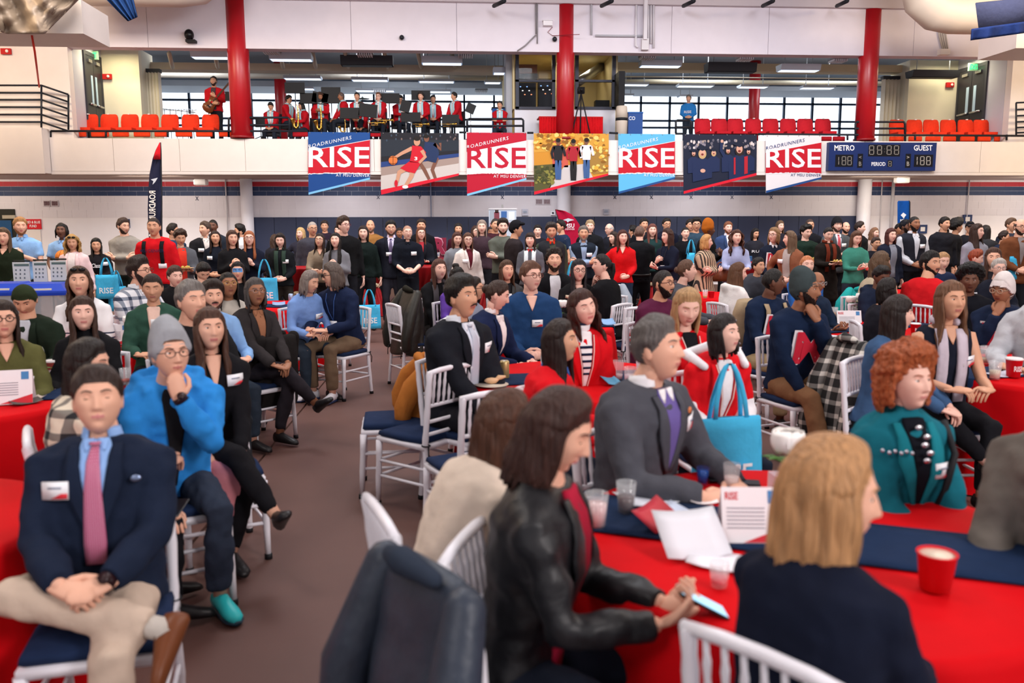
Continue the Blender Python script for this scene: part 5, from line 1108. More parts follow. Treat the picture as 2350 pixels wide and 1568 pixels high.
for px, l in ((517, 'thin grey conduit on the lower wall right of the feather flag'), (988, 'thin grey conduit on the lower wall behind the crowd'), (2025, 'thin conduit on the lower wall below the scoreboard'), (2051, 'white downpipe on the lower wall under the scoreboard'), (2225, 'thin cable on the lower wall at the right')):
    q = MB(); a, c_ = at_Y(px, 412, LW-.04), at_Y(px, 500, LW-.04); r_ = .05 if px == 2051 else .018; q.tube([(a[0], a[1], Z0), (a[0], a[1], 1.2)], r_, 8); o = q.build('conduit', [pl('c8c4c8' if px != 988 else '8088a0')], None); tag(o, l, 'conduit')
for px, l in ((565, 'slim white column beside the left end of the navy pads'), (1294, 'slim white column behind the red feather flag'), (1985, 'slim white column at the right end of the navy pads')):
    q = MB(); a = at_Y(px, 430, YW-.25); q.tube([(a[0], a[1], 0), (a[0], a[1], Z0)], .20 if px != 565 else .17, 20); o = q.build('column', [paint('e2dee4', .5)], None); tag(o, l, 'column')
for px, py, l in ((458, 418, 'white speaker box under the gallery at the left'), (2075, 413, 'white speaker box under the gallery at the right')): 
    q = MB(); wbox(q, px-15, py-7, px+15, py+7, YF+.9, .25); o = q.build('speaker_box', [pl('f0ece8')], None, smooth=False); o.modifiers.new('b', 'BEVEL').width = .03; tag(o, l, 'speaker')
for px, py, l in ((287, 513, 'dark square frame on the wall behind the man in grey'), (2221, 503, 'dark square frame with a white centre on the right wall'), (2118, 526, 'dark square frame low on the wall behind the man in a vest')):
    t = wallthing('wall_frame', l, 'frame', [('frame', px-10, py-10, px+10, py+10, .05, '2c3c64'), ('plate', px-5, py-5, px+5, py+5, .06, 'e4e0dc')], LW)
wallthing('wall_clock', 'small white square device on the wall by the red feather flag', 'device', [('plate', 1264, 484, 1274, 494, .06, 'f4f4f8'), ('lens', 1267, 487, 1271, 491, .08, '20242c')], LW)
wallthing('thermostat', 'small grey box on the wall right of the red feather flag', 'box', [('plate', 1385, 480, 1398, 493, .05, 'b8b8c4'), ('lens', 1388, 483, 1395, 488, .07, '98a0b0')], LW)
wallthing('intercom', 'small grey box on the wall left of the red feather flag', 'box', [('plate', 1198, 480, 1212, 495, .05, 'c0c0cc'), ('lens', 1201, 484, 1209, 489, .07, '9aa2b2')], LW)
# door at far left
d = thing('door_3', None, None, (0, 0, 0)); d['kind'] = 'structure'
q = MB(); wbox(q, -90, 480, 50, 900, LW-.05, .05); q.build('door_frame', [pl('26251c')], d, smooth=False); q = MB(); wbox(q, -80, 506, 42, 900, LW-.07, .05); q.build('door_leaf', [pl('1c4a74')], d, smooth=False); q = MB(); wbox(q, 5, 494, 34, 502, LW-.1, .05); q.build('door_closer', [metal('b8b4a4')], d, smooth=False)
t = wallthing('fund_poster', 'red poster on the wall behind the man in a light blue polo', 'poster', [('sheet', 57, 503, 94, 526, .03, 'd4202a')], LW); pxtext(t, 'RED & BLUE', 60, 507, 92, 513, 'f6f2f0', 2, 0, .02, LW-.03); pxtext(t, 'FUND', 68, 516, 84, 522, 'f6f2f0', 2, 0, .02, LW-.03)
wallthing('notice', 'white notice hanging below the red poster', 'poster', [('sheet', 60, 527, 94, 575, .02, 'e6dcd4'), ('photo', 80, 556, 92, 570, .03, '9a5c50')], LW)
# feather flags
def feather(lab, pts, Y, hx, txt=None, tip=None, logo=True):
    t = thing('feather_flag', lab, 'flag', (0, 0, 0)); q = MB(); g = []
    for (y_, xl, xr) in pts: g.append([at_Y(xl+(xr-xl)*u, y_, Y+.03*sin(u*7+y_*.05)) for u in np.linspace(0, 1, 7)])
    q.grid(np.array(g), 0, thick=np.array([0, .01, 0])); q.build('flag_cloth', [fab(hx)], t)
    if tip: q = MB(); q.grid(np.array([[at_Y(xl+(xr-xl)*u, y_, Y-.05) for u in np.linspace(0, 1, 5)] for (y_, xl, xr) in tip]), 0, thick=np.array([0, .01, 0])); q.build('tip', [fab('c81e28')], t)
    q = MB(); q.tube([at_Y(p_[2]+1, p_[0], Y) if logo != 'L' else at_Y(p_[1], p_[0], Y) for p_ in pts], .014, 6); q.build('pole', [pl('24242a')], t); return t
Y = 15.8
t = feather('tall navy feather flag with a red tip above the crowd at the left', [(327, 366, 367), (345, 357, 368), (365, 350, 368.5), (400, 343, 369), (440, 340, 370), (480, 339, 370), (520, 340, 370), (570, 343, 370), (640, 344, 370), (730, 346, 370)], Y, '24263c', tip=[(327, 366, 367), (340, 360, 368), (352, 355, 368), (366, 352, 368)])
v, f = tmesh('ROADRUNNERS', .02); q = MB(); q.add([at_Y(344+15*(1-b_)-2, 438+105*(a), Y-.08) for a, b_ in v], [x_[::-1] for x_ in f]); o = q.build('lettering', [pl('f0e4dc')], t, smooth=False)
q = MB(); q.add([at_Y(a, b_, Y-.08) for a, b_ in ((346, 412), (362, 408), (356, 418), (350, 424), (352, 416))], [(0, 1, 2, 3, 4)]); q.build('emblem', [pl('c8ccd4')], t, smooth=False)
Y = 22.6
t = feather('curved crimson feather flag with white lettering at the back wall', [(481, 1275, 1277), (484, 1276, 1296), (492, 1278, 1312), (504, 1281, 1322), (516, 1285, 1330), (530, 1289, 1334), (545, 1295, 1335), (560, 1300, 1334), (600, 1302, 1325), (690, 1310, 1318)], Y, 'a81638', logo='L')
pxtext(t, 'MSU', 1296, 513, 1318, 523, 'f0e4ec', 8, 0, .02, Y-.05); pxtext(t, 'DENVER', 1297, 524, 1319, 528, 'f0e4ec', 8, 0, .0, Y-.05); q = MB(); q.add([at_Y(a, b_, Y-.1) for a, b_ in ((1292, 505), (1304, 501), (1318, 505), (1306, 508), (1303, 511), (1300, 507))], [(0, 1, 2, 3, 4, 5)]); q.build('emblem', [pl('c0ccd8')], t, smooth=False)
Y = 21.0
t = feather('narrow blue feather flag with white emblem near the right wall', [(461, 2062, 2085), (464, 2060, 2087), (490, 2060, 2087), (520, 2060, 2087), (560, 2061, 2087), (600, 2062, 2086), (680, 2064, 2084)], Y, '1650a0')
q = MB(); q.add([at_Y(a, b_, Y-.1) for a, b_ in ((2067, 494), (2073, 488), (2080, 493), (2077, 497), (2074, 502), (2071, 498))], [(0, 1, 2, 3, 4, 5)]); q.build('emblem', [pl('e8f0f8')], t, smooth=False); pxtext(t, 'MSU', 2066, 503, 2081, 509, 'e8f0f8', 8, 0, .02, Y-.05)
# photo pull-up banner and letter R stand
Y = 21.5; t = thing('pull_up_banner', 'pull-up photo banner of a person at a desk, against the pads', 'banner', (0, 0, 0)); q = MB(); wbox(q, 1122, 480, 1185, 560, Y, .02); q.build('sheet', [pl('b8c4d4')], t, smooth=False); q = MB(); wbox(q, 1121, 478, 1186, 481, Y-.02, .06); q.build('top_bar', [metal('e0e0e4')], t, smooth=False)
q = MB()
for (a, b_, c_, d_, mi) in ((1124, 483, 1134, 510, 0), (1134, 487, 1146, 512, 1), (1150, 485, 1163, 500, 2), (1167, 486, 1181, 505, 3), (1124, 511, 1185, 521, 4), (1136, 482, 1144, 489, 5)): wbox(q, a, b_, c_, d_, Y-.006, .004, mi)
q.build('photo_print', [pl('9aa4b0'), pl('7a3c48'), pl('3c64a0'), pl('dce4ec'), pl('8c5c6c'), pl('3a2a26')], t, smooth=False); q = MB(); a = at_Y(1153, 470, Y+.05); q.tube([a, (a[0], a[1], .0)], .02, 6); q.box((a[0]-.35, Y-.1, 0), (a[0]+.35, Y+.15, .06)); q.build('pole', [pl('909090')], t)
Y = 19.5; v, f = tmesh('R', .06); t = thing('letter_stand', 'large pinkish-red block letter R standing behind the crowd', 'sign', (0, 0, 0))
for nm, hx, gr, lay in (('letter_outline', 'd8a0b0', 3, 0), ('letter_face', '8c2440', 0, .03)): q = MB(); q.add([at_Y(996-gr+(27+2*gr)*a, 583+gr-(36+2*gr)*b_, Y-lay) for a, b_ in v], f); q.build(nm, [pl(hx)], t, smooth=False)
q = MB(); a, b_ = at_Y(995, 546, Y), at_Y(1024, 546, Y); q.box((a[0], Y+.03, 0), (b_[0], Y+.11, a[2])); q.build('backing', [pl('7c2038')], t, smooth=False)
# mezzanine: lights inside the gallery room
for x_, y_ in ((-9, 27), (-2, 28), (8, 27), (13, 28)): area('gallery_lamp', (x_, y_, ZC+.2), 2.5, 85, (.92, .95, 1))
area('recess_lamp', (RL[2]+.6, RL[1]-.9, ZB0+.25), .7, 24, (1, .88, .55)); area('recess_lamp', (RR[2]-.6, RR[1]-.9, ZB0+.25), .7, 24, (1, .88, .6))

# ---------------------------------------------------------------- the rest of the hall, behind and beside the camera
q = MB(); q.box((XL-.3, -8, 0), (XL, YF+.05, 9.7)); struct('wall_left', q, paint('d8cfc8', .8)); q = MB(); q.box((XR, -8, 0), (XR+.3, YF+.05, 9.7)); struct('wall_right', q, paint('d8cfc8', .8))
q = MB(); q.box((XL-.3, -8.3, 0), (XR+.3, -8, 9.7)); struct('wall_back', q, paint('d0c8c4', .8)); q = MB(); q.box((XL-.3, -8.3, 9.7), (XR+.3, YF-6, 9.9)); q.box((XL-.3, YF-6.1, ZB1+.62), (XR+.3, YF-6, 9.9)); struct('ceiling_hall', q, paint('b8b4b2', .8))
q = MB(); q.box((XL-.3, YW, -.3), (XL, YB+.3, ZC+.6)); q.box((XR, YW, -.3), (XR+.3, YB+.3, ZC+.6)); q.box((XL, YF+.1, ZC+.6), (XR, YF+.45, 9.9)); struct('wall_far_ends', q, paint('c8c4c0', .8))
# ================================================================ FURNITURE
wc = mat('paint', 'e8e6ee', .32, spec=.5); cush = fab('1e2d4c'); cushd = fab('1a1a20'); ft = pl('18181c')
RB = R(7)
def bp(x, z, fr=0):       # point on the leaning back plane
    return np.array([x, .19+max(0, z-.44)*sin(RB)*.9+max(0, .44-z)*.10+fr, z])
def post_r(n): return [(.0165 if i % 3 else .0205) for i in range(n)]
CHP = {}
def chair_parts():
    P_ = []
    for s in (-1, 1):
        q = MB(); zs = [.02, .12, .16, .30, .34, .44, .50, .54, .66, .70, .80, .84, .90]
        q.tube([bp(s*.185*(1-.0*z), z) for z in zs], [.017 if i % 2 else .020 for i in range(len(zs))], 8, round_=True); P_.append(('back_post', q, wc))
        q = MB(); zs = [.02, .14, .18, .30, .34, .43]; q.tube([(s*(.20-.012*z), -.20-.05*(.44-z), z) for z in zs], [.016, .018, .020, .018, .020, .022], 8); P_.append(('leg', q, wc))
        q = MB(); q.tube([bp(s*.185, 0), bp(s*.185, .03)], .021, 8); P_.append(('foot_cap', q, ft)); q = MB(); q.tube([(s*.2, -.222, 0), (s*.2, -.22, .03)], .021, 8); P_.append(('foot_cap', q, ft))
    q = MB(); q.box((-.205, -.215, .425), (.205, .20, .455)); P_.append(('seat', q, wc))
    q = MB(); q.rings([np.array([(x, y, z) for x, y in ((-a, -.19-b_), (a, -.19-b_), (a+.01, 0), (a-.01, .17+b_), (-a+.01, .17+b_), (-a-.01, 0))]) for a, b_, z in ((.185, .0, .456), (.20, .015, .470), (.195, .01, .492), (.17, -.02, .502))]); P_.append(('cushion', q, cush))
    q = MB(); q.tube([bp(-.20, .905), bp(-.1, .915), bp(0, .918), bp(.1, .915), bp(.20, .905)], [.015, .017, .017, .017, .015], 8); P_.append(('top_rail', q, wc))
    for z in (.70, .60, .52): q = MB(); q.tube([bp(-.185, z), bp(0, z), bp(.185, z)], .012, 8); P_.append(('rail', q, wc))
    for i in range(7): x = -.14+.28*i/6; q = MB(); q.tube([bp(x, .70), bp(x, .74), bp(x, .76), bp(x, .80), bp(x, .84), bp(x, .86), bp(x, .91)], [.008, .008, .011, .008, .011, .008, .008], 6); P_.append(('spindle', q, wc))
    for z in (.20, .30):
        q = MB(); q.tube([(-.197, -.21, z), (.197, -.21, z)], .010, 6); P_.append(('stretcher', q, wc))
        for s in (-1, 1): q = MB(); q.tube([(s*.197, -.21, z), (s*.187, .21, z)], .010, 6); P_.append(('stretcher', q, wc))
    q = MB(); q.tube([bp(-.186, .22), bp(.186, .22)], .010, 6); P_.append(('stretcher', q, wc))
    for s in (-1, 1): q = MB(); a_ = np.linspace(0, 2*pi, 9); q.tube(np.stack([s*.185+.024*np.cos(a_), .20+.026*np.sin(a_), np.full(9, .455)], 1), .005, 5); q.tube([(s*.185, .22, .455), (s*.20, .235, .40), (s*.19, .24, .34)], .005, 5); P_.append(('cushion_tie', q, ft))
    return P_
CP = chair_parts()
def chair(x, y, rz, label, group=None, full=True, dark=False):
    if full:
        if 'full' not in CHP: CHP['full'] = [(n, q.mesh(n, [m]), m) for n, q, m in CP]
        t = thing('chiavari_chair', label, 'chair', (x, y, 0), rz, group)
        for n, me, m in CHP['full']: link(n, me, t)
        return t
    if 'one' not in CHP:
        a = MB(); ms = [wc, ft, cush]
        for n, q, m in CP:
            for v in q.v: pass
            vv = np.concatenate(q.v); a.add(vv, q.f, ms.index(m))
        CHP['one'] = a.mesh('chair_mesh', ms)
    o = link('chiavari_chair', CHP['one']); o.location = (x, y, 0); o.rotation_euler = (0, 0, rz); return tag(o, label, 'chair', group)
TABLES = []
def btable(px, py, dia, label, runner=None, z=.76, drop=True, clabel=None, rrot=0, rlen=.35):
    P_ = at_z(px, py, z); r = dia/2; rs = np.random.RandomState(int(px) % 97)
    TABLES.append((P_[0], P_[1], r)); t = thing('round_table', label, 'table', (P_[0], P_[1], 0))
    q = MB(); q.lathe([(r-.02, z-.035), (r-.004, z-.03), (r-.004, z-.006)], n=48); q.build('tabletop', [pl('8a7050')], t)
    for i in range(4): a = pi/4+i*pi/2; q = MB(); q.tube([(.5*r*cos(a), .5*r*sin(a), z-.03), (.62*r*cos(a), .62*r*sin(a), 0)], .016, 6); q.build('leg', [metal('888c90')], t)
    q = MB(); n = 180; a = np.linspace(0, 2*pi, n, endpoint=False); f = np.cos(a*13+rs.rand()*6)*.5+np.cos(a*7+2)*.35+np.cos(a*21)*.2; rr = []
    for rad, zz, am in ((.001, z, 0), (r*.5, z, 0), (r-.02, z, 0), (r+.004, z-.006, 0), (r+.012, z-.04, .006), (r+.03, z*.7, .028), (r+.05, z*.4, .045), (r+.075, .012, .06)):
        R_ = rad+am*f; rr.append(np.stack([R_*np.cos(a), R_*np.sin(a), np.full(n, zz)], 1))
    q.rings(rr, cap=False); o = q.build('tablecloth', [CLOTH]); o.location = (P_[0], P_[1], 0); tag(o, short('red cloth draped over the '+label.replace(' under a red cloth', '')), 'tablecloth')
    if runner is not None:
        q = MB(); w_ = .19; L_ = r+.018; g = []
        path = [(-L_-.02, z-rlen), (-L_-.008, z-.1), (-L_, z+.0), (-r+.02, z+.006), (0, z+.006), (r-.02, z+.006), (L_, z), (L_+.008, z-.1), (L_+.02, z-rlen)]
        for u, zz in path: g.append([(u-(.0 if abs(u) < r else .03*(e*e)*4*np.sign(u)), e*2*w_, zz) for e in np.linspace(-.5, .5, 7)])
        q.grid(np.array(g), 0, thick=np.array([0, 0, .004])); o = q.build('table_runner', [fab('182a48')]); o.location = (P_[0], P_[1], 0); o.rotation_euler = (0, 0, runner); tag(o, short('navy runner across the '+label.replace(' under a red cloth', '')), 'runner')
    return P_
CLOTH = mat('fabric', 'cc0812', .75, noise=(5, .12, .1), spec=.08)
CLOTH2 = mat('fabric', '980c16', .5, noise=(5, .2, .1), spec=.25)
def ctable(px, py, label, bow=False):
    z = 1.07; P_ = at_z(px, py, z); r = .40; t = thing('cocktail_table', label, 'table', (P_[0], P_[1], 0)); TABLES.append((P_[0], P_[1], .42))
    q = MB(); q.tube([(0, 0, .02), (0, 0, z-.03)], .03, 10); q.lathe([(.25, 0), (.24, .02), (.04, .04)]); q.build('pedestal', [metal('80848c')], t)
    q = MB(); q.lathe([(r-.03, z-.03), (r, z-.025), (r, z)], n=32); q.build('tabletop', [pl('7a6248')], t)
    q = MB(); n = 96; a = np.linspace(0, 2*pi, n, endpoint=False); f = np.cos(a*16); rr = []
    for rad, zz, am in ((.001, z+.004, 0), (r*.6, z+.004, 0), (r+.004, z+.002, 0), (r+.008, z-.03, .004), (.29, z-.22, .014), (.155, z-.42, .018), (.13, z-.47, .01), (.16, z-.55, .02), (.26, z-.8, .03), (.34, .01, .035)):
        R_ = rad+am*f; rr.append(np.stack([R_*np.cos(a), R_*np.sin(a), np.full(n, zz)], 1))
    q.rings(rr, cap=False); q.build('tablecloth', [CLOTH2], t)
    q = MB(); q.lathe([(.165, z-.50), (.17, z-.47), (.165, z-.43)], n=24)
    if bow:
        for s in (-1, 1): q.ball((s*.06+.03, -.17, z-.44), (.06, .03, .035), 8); q.tube([(.03, -.17, z-.45), (.03+s*.03, -.20, z-.55), (.03+s*.045, -.21, z-.70)], [.012, .028, .034], 6, sq=.3)
    q.build('sash', [fab('d8c4a4')], t); return P_
# objects on the tables
def cup(P, label, h=.105, r=.041, col='c8141e', lid='e8e4e4', grp=None, txt=True):
    t = thing('paper_cup', label, 'cup', P, 0, grp); q = MB(); q.lathe([(r*.78, 0), (r*.98, h*.96), (r*1.04, h*.97), (r*1.04, h), (r*.95, h), (r*.74, .006)], n=20); q.build('cup_body', [pl(col)], t)
    if lid: q = MB(); q.lathe([(r*1.05, h*.97), (r*1.08, h*1.0), (r*1.0, h*1.05), (r*.9, h*1.08)], n=20); q.build('lid', [pl(lid)], t)
    if txt: v, f = tmesh('RISE', .02); q = MB(); q.add([(r*.93*sin(-.6+1.2*a), -r*.94*cos(-.6+1.2*a)-.0015, h*.35+h*.3*b_) for a, b_ in v], f); q.build('print', [pl('f0e8ec')], t, smooth=False)
    return t
def glass(P, label, h=.11, r=.036, drink='e8d8c8', lvl=.6, grp=None, body='f0f4f8'):
    t = thing('drinking_glass', label, 'glass', P, 0, grp); q = MB(); q.lathe([(r*.75, 0), (r, h), (r*.93, h), (r*.7, .008)], n=18); q.build('tumbler', [glassm(body, .2)], t)
    q = MB(); q.lathe([(r*.68, .009), (r*(.7+.22*lvl), h*lvl)], n=16); q.build('drink', [mat('plain', drink, .15)], t); return t
def can(P, label, col='c0c8d4', grp=None): t = thing('drink_can', label, 'can', P, 0, grp); q = MB(); q.lathe([(.024, 0), (.032, .008), (.032, .108), (.026, .12), (.026, .117)], n=18); q.build('can_body', [mat('metal', col, .35, .5)], t); q = MB(); q.lathe([(.025, .117), (.025, .119)]); q.build('can_top', [metal('b8bcc4')], t); return t
def bottle(P, label, grp=None): t = thing('water_bottle', label, 'bottle', P, 0, grp); q = MB(); q.lathe([(.028, 0), (.031, .01), (.031, .11), (.029, .125), (.014, .165), (.012, .18)], n=16); q.build('bottle_body', [glassm('d8e8f6', .4)], t); q = MB(); q.lathe([(.0315, .04), (.0315, .09)], n=16); q.build('wrapper', [pl('7c98c8')], t); q = MB(); q.lathe([(.014, .178), (.014, .195)]); q.build('cap', [pl('f4f4f8')], t); return t
def tentcard(P, rz, label, w_=.21, h_=.15, grp=None):
    t = thing('table_card', label, 'card', P, rz, grp); q = MB(); q.grid(np.array([[(-w_/2, .05, 0), (w_/2, .05, 0)], [(-w_/2, 0, h_), (w_/2, 0, h_)], [(-w_/2, -.05, 0), (w_/2, -.05, 0)]]), 0, thick=np.array([0, 0, .002])); q.build('sheet', [pl('f2eff2')], t, smooth=False)
    pt = lambda u, v_, o=.002: (-w_/2+u*w_, -.05+.05*v_-o, h_*v_+.0006)
    q = MB(); q.add([pt(.35, .02), pt(1, .02), pt(1, .28)], [(0, 1, 2)]); v, f = tmesh('RISE', .02); q.add([pt(.06+.22*a, .78+.14*b_) for a, b_ in v], f); q.build('red_print', [pl('d4303c')], t, smooth=False)
    q = MB(); q.add([pt(.78, .72), pt(.93, .72), pt(.93, .95), pt(.78, .95)], [(0, 1, 2, 3)]); q.build('photo_print', [pl('4c88c0')], t, smooth=False)
    q = MB()
    for i in range(6): q.add([pt(.08, .62-.07*i), pt(.72, .62-.07*i), pt(.72, .64-.07*i), pt(.08, .64-.07*i)], [(0, 1, 2, 3)])
    q.build('text_lines', [pl('8c8894')], t, smooth=False); return t
def sheet(P, rz, label, w_=.2, h_=.28, col='eef0f4', name='paper', lift=0, cat='paper', curl=.01):
    q = MB(); q.grid(np.array([[(-w_/2+w_*u, -h_/2+h_*v_, lift*v_+curl*(2*u-1)**2) for u in np.linspace(0, 1, 5)] for v_ in np.linspace(0, 1, 5)]), 0, thick=np.array([0, 0, .0018])); o = q.build(name, [pl(col, .5)]); o.location = tuple(P); o.rotation_euler = (0, 0, rz); return tag(o, label, cat)
def vase(P, label, nf=1, rz=0, tall=.2, big=1.0):
    t = thing('flower_vase', label, 'vase', P, rz); q = MB(); q.box((-.05, -.05, 0), (.05, .05, .10)); q.build('vase_body', [glassm('e4ecf2', .45)], t, smooth=False)
    q = MB(); rs = np.random.RandomState(int(P[0]*50) % 99); 
    for i in range(18): q.ball((-.035+.07*rs.rand(), -.035+.07*rs.rand(), .01+.05*rs.rand()), .012, 6)
    q.build('pebbles', [pl('dce4ee', .1)], t)
    for i in range(nf):
        fx = (i-(nf-1)/2)*.11; top_ = tall+.03*(i % 2)
        q = MB(); q.tube([(fx*.2, 0, .02), (fx*.7, 0, top_*.6), (fx, 0, top_)], .004, 6); st = q.build('stem', [pl('4c7c34')], t)
        q = MB(); q.ball((fx, 0, top_+.015), np.array([.026, .026, .026])*big, 10)
        for np_, rd, p0_ in ((4, .026, .35), (5, .036, .55), (6, .046, .85)):
            for j in range(np_):
                a = j*2*pi/np_+rd*40; g = []
                for v_ in np.linspace(2.5, p0_, 6):
                    rr_ = rd*(1+.12*(v_ < 1.3)*(1.3-v_)*3); g.append([np.array([fx, 0, top_+.02])+big*np.array([cos(a+e)*rr_*sin(v_), sin(a+e)*rr_*sin(v_), rd*.9*cos(v_)-.006*abs(e)]) for e in np.linspace(-.75, .75, 5)])
                q.grid(np.array(g), 0, thick=np.array([0, 0, .0015]))
        q.build('rose_head', [mat('petal', 'f6f2ee', .6)], t)
    for j in range(6):
        a = j*1.1+.3; q = MB(); g = [[(cos(a)*(.02+.075*v_)-sin(a)*e*.05*sin(pi*min(1, v_+.08)), sin(a)*(.02+.075*v_)+cos(a)*e*.05*sin(pi*min(1, v_+.08)), tall*.55+.05*v_-.04*v_*v_+.015*j) for e in (-.5, 0, .5)] for v_ in np.linspace(0, 1, 5)]
        q.grid(np.array(g), 0, thick=np.array([0, 0, .0015])); q.build('leaf', [pl('4e7c38', .5)], t)
    return t
def phone(P, rz, label, tiltx=0): q = MB(); q.box((-.036, -.074, 0), (.036, .074, .009)); o = q.build('phone', [pl('16171c', .2)], None, smooth=False); o.location = tuple(P); o.rotation_euler = (tiltx, 0, rz); o.modifiers.new('b', 'BEVEL').width = .004; tag(o, label, 'phone'); q = MB(); q.box((-.032, -.069, .009), (.032, .069, .0095)); return o, q
def on(px, py, z=.768): return at_z(px, py, z)
# ---- tables
btable(1850, 1235, 1.55, 'foreground round table at the bottom right under a red cloth', runner=R(-24))
btable(1330, 868, 1.52, 'round table between the red jersey women and the man in a dark blazer under a red cloth', runner=R(5))
btable(-70, 915, 1.35, 'round table at the left edge behind the suited man under a red cloth', runner=R(10))
btable(265, 778, 1.5, 'round table with two roses in front of the woman in green velvet under a red cloth', runner=R(8))
btable(-330, 1215, 1.2, 'nearest round table at the bottom left corner under a red cloth')
btable(595, 702, 1.55, 'round table beside the empty white chair under a red cloth', runner=R(-20), rlen=.4)
btable(1235, 748, 1.52, 'round table of the man in a blue quarter-zip under a red cloth', runner=R(0))
btable(1998, 752, 1.5, 'round table beside the two men in letter M sweatshirts under a red cloth', runner=R(20))
btable(2395, 850, 1.55, 'round table at the right edge before the woman in a scarf under a red cloth', runner=R(10))
btable(1645, 678, 1.4, 'distant round table right of the maroon sweater man under a red cloth')
btable(1330, 672, 1.4, 'distant round table behind the curly-haired man under a red cloth'); btable(2080, 672, 1.4, 'distant round table beside the bearded man in red under a red cloth')
CT = []
for a in ((687, 613, 'cocktail table with plates left of the couple whispering', 1), (850, 601, 'cocktail table with a cream bow beside the man in a tie', 1), (985, 594, 'cocktail table behind the bald man in a dark shirt'), (962, 610, 'cocktail table right of the man in a tie'),
          (1125, 598, 'cocktail table between the white blazer and the flat cap man', 1), (1272, 590, 'cocktail table before the man in a grey vest'), (1352, 602, 'cocktail table with orange cans left of the woman in a red top'), (1502, 598, 'cocktail table behind the man seen from the back'),
          (1705, 601, 'cocktail table of the long-haired woman in lavender', 1), (2100, 592, 'cocktail table before the man in a navy vest'), (2190, 588, 'cocktail table before the man in dark green', 1), (725, 590, 'cocktail table behind the woman in a tan sweater')): CT.append((a[0], ctable(*a[:2], a[2], len(a) > 3)))
# ---- things on the tables
can(on(1158, 868), 'gold drinks can at the edge of the table in front of the young man in a blazer', 'c8b078')
q = MB(); q.lathe([(.06, 0), (.11, .012)], n=20); o = q.build('plate', [pl('e8dcc8')]); o.location = tuple(on(1128, 886)); tag(o, 'small plate with a bread roll at the left edge of the jersey table', 'plate'); q = MB(); q.ball((0, 0, .035), (.045, .03, .02), 10, 0, .05, 3); q.tube([(.02, 0, .03), (.05, .02, .05), (.09, .0, .06)], [.012, .018, .006], 6); o = q.build('bread_roll', [pl('d8b088')]); o.location = tuple(on(1128, 886)); tag(o, 'bread roll on the plate beside the gold can', 'bread')
vase(on(1350, 862), 'square glass vase with green stalk in front of the striped turtleneck woman', 1, tall=.16); glass(on(1418, 872), 'empty tall glass beside the vase on the jersey table', .13, .04, 'e8e4ea', .3); glass(on(1392, 866), 'pinkish glass behind the blue napkin on the jersey table', .13, .04, 'd8a8b0', .5); glass(on(1445, 885), 'clear glass with ice left of the grey-haired man', .12, .042, 'e0d8e4', .6)
sheet(on(1400, 880), .4, 'crumpled light blue napkin on the jersey table', .10, .12, '62b4dc', 'napkin', .04, 'napkin')
glass(on(1436, 1178), 'dark red-brown cola glass on the near table by the woman in leather', .115, .037, '3c1410', .55); glass(on(1368, 1210), 'clear iced glass in front of the woman in a leather jacket', .12, .042, 'e8c8c8', .7); glass(on(1678, 1122), 'iced glass in front of the clasped hands of the grey-haired man', .10, .034, 'e8d0cc', .5)
glass(on(1612, 1112), 'dark blue tumbler in front of the grey-haired man', .07, .026, '1858b0', .8, body='1848a0'); glass(on(1650, 1345), 'small clear glass beside the phone on the near table', .07, .030, 'd8404c', .3)
o, q = phone(on(1668, 1102), 1.4, 'black phone lying in front of the man in a grey blazer'); o2, q = phone(on(1700, 1110), 1.3, 'second dark phone at the far edge of the near table')
sheet(on(1500, 1142), .3, 'printed newsletter lying on the runner of the near table', .26, .17, 'dde2ee', 'newsletter'); sheet(on(1615, 1152), -.2, 'small white card right of the newsletter', .10, .06, 'f2e8e8', 'card', 0, 'card'); sheet(on(1530, 1190), .6, 'blue and white leaflet half under the letter', .18, .12, 'c8d4ec', 'leaflet', .02)
sheet(on(1585, 1262), .12, 'white printed letter in front of the woman in leather', .21, .15, 'dedee6', 'letter', .10); sheet(on(1505, 1205), .9, 'red folded brochure leaning on the near table', .20, .09, 'b82838', 'brochure', .06, 'brochure'); sheet(on(1660, 1290), -.5, 'loose white sheet under the phone hand', .20, .14, 'eeecf4', 'paper', .0)
tentcard(on(1718, 1235), -.1, 'white table card in the middle of the near table', .19, .17); vase(on(1802, 1150), 'vase with a large white rose beside the blonde woman', 1, tall=.21, big=1.35); sheet(on(1738, 1135), .9, 'narrow white strip beside the rose vase', .04, .16, 'e8e4ee', 'strip')
cup(on(2145, 1350), 'red cup with cream rim on the near table, nearest the camera', .105, .052, 'd81420', None, None, False); q = MB(); q.lathe([(.047, .095), (.050, .099)], n=20); o = q.build('foam', [pl('e8dcc8')]); o.location = tuple(on(2145, 1350)); tag(o, 'cream drink surface inside the nearest red cup', 'drink')
# left tables
vase(on(85, 890), 'vase with one white rose before the woman in an olive top', 1, tall=.2, big=1.25); cup(on(124, 878), 'tall white and red coffee cup with lid right of the rose', .14, .04, 'b8544c', 'f0ecec'); tentcard(on(22, 925), .25, 'white table card at the far left edge', .26, .19); glass(on(288, 880), 'clear glass behind the blue hoodie man', .10, .036, 'c8503c', .3)
sheet(on(60, 925), .8, 'folded dark brochure below the left table card', .16, .08, '5c5450', 'brochure', .01, 'brochure'); sheet(on(92, 915), -.3, 'pale wrapped sweet bag below the rose vase', .06, .04, 'c8b8ac', 'packet', .01, 'packet')
vase(on(314, 788), 'vase with two white roses before the woman in green velvet', 2, tall=.19, big=1.1); tentcard(on(266, 790), .2, 'white table card left of the two roses', .22, .17); glass(on(262, 755), 'clear glass behind the table card with two roses', .11, .04, 'e0dcd4', .2); glass(on(346, 762), 'clear glass behind the two roses', .11, .05, 'dcd8d0', .2)
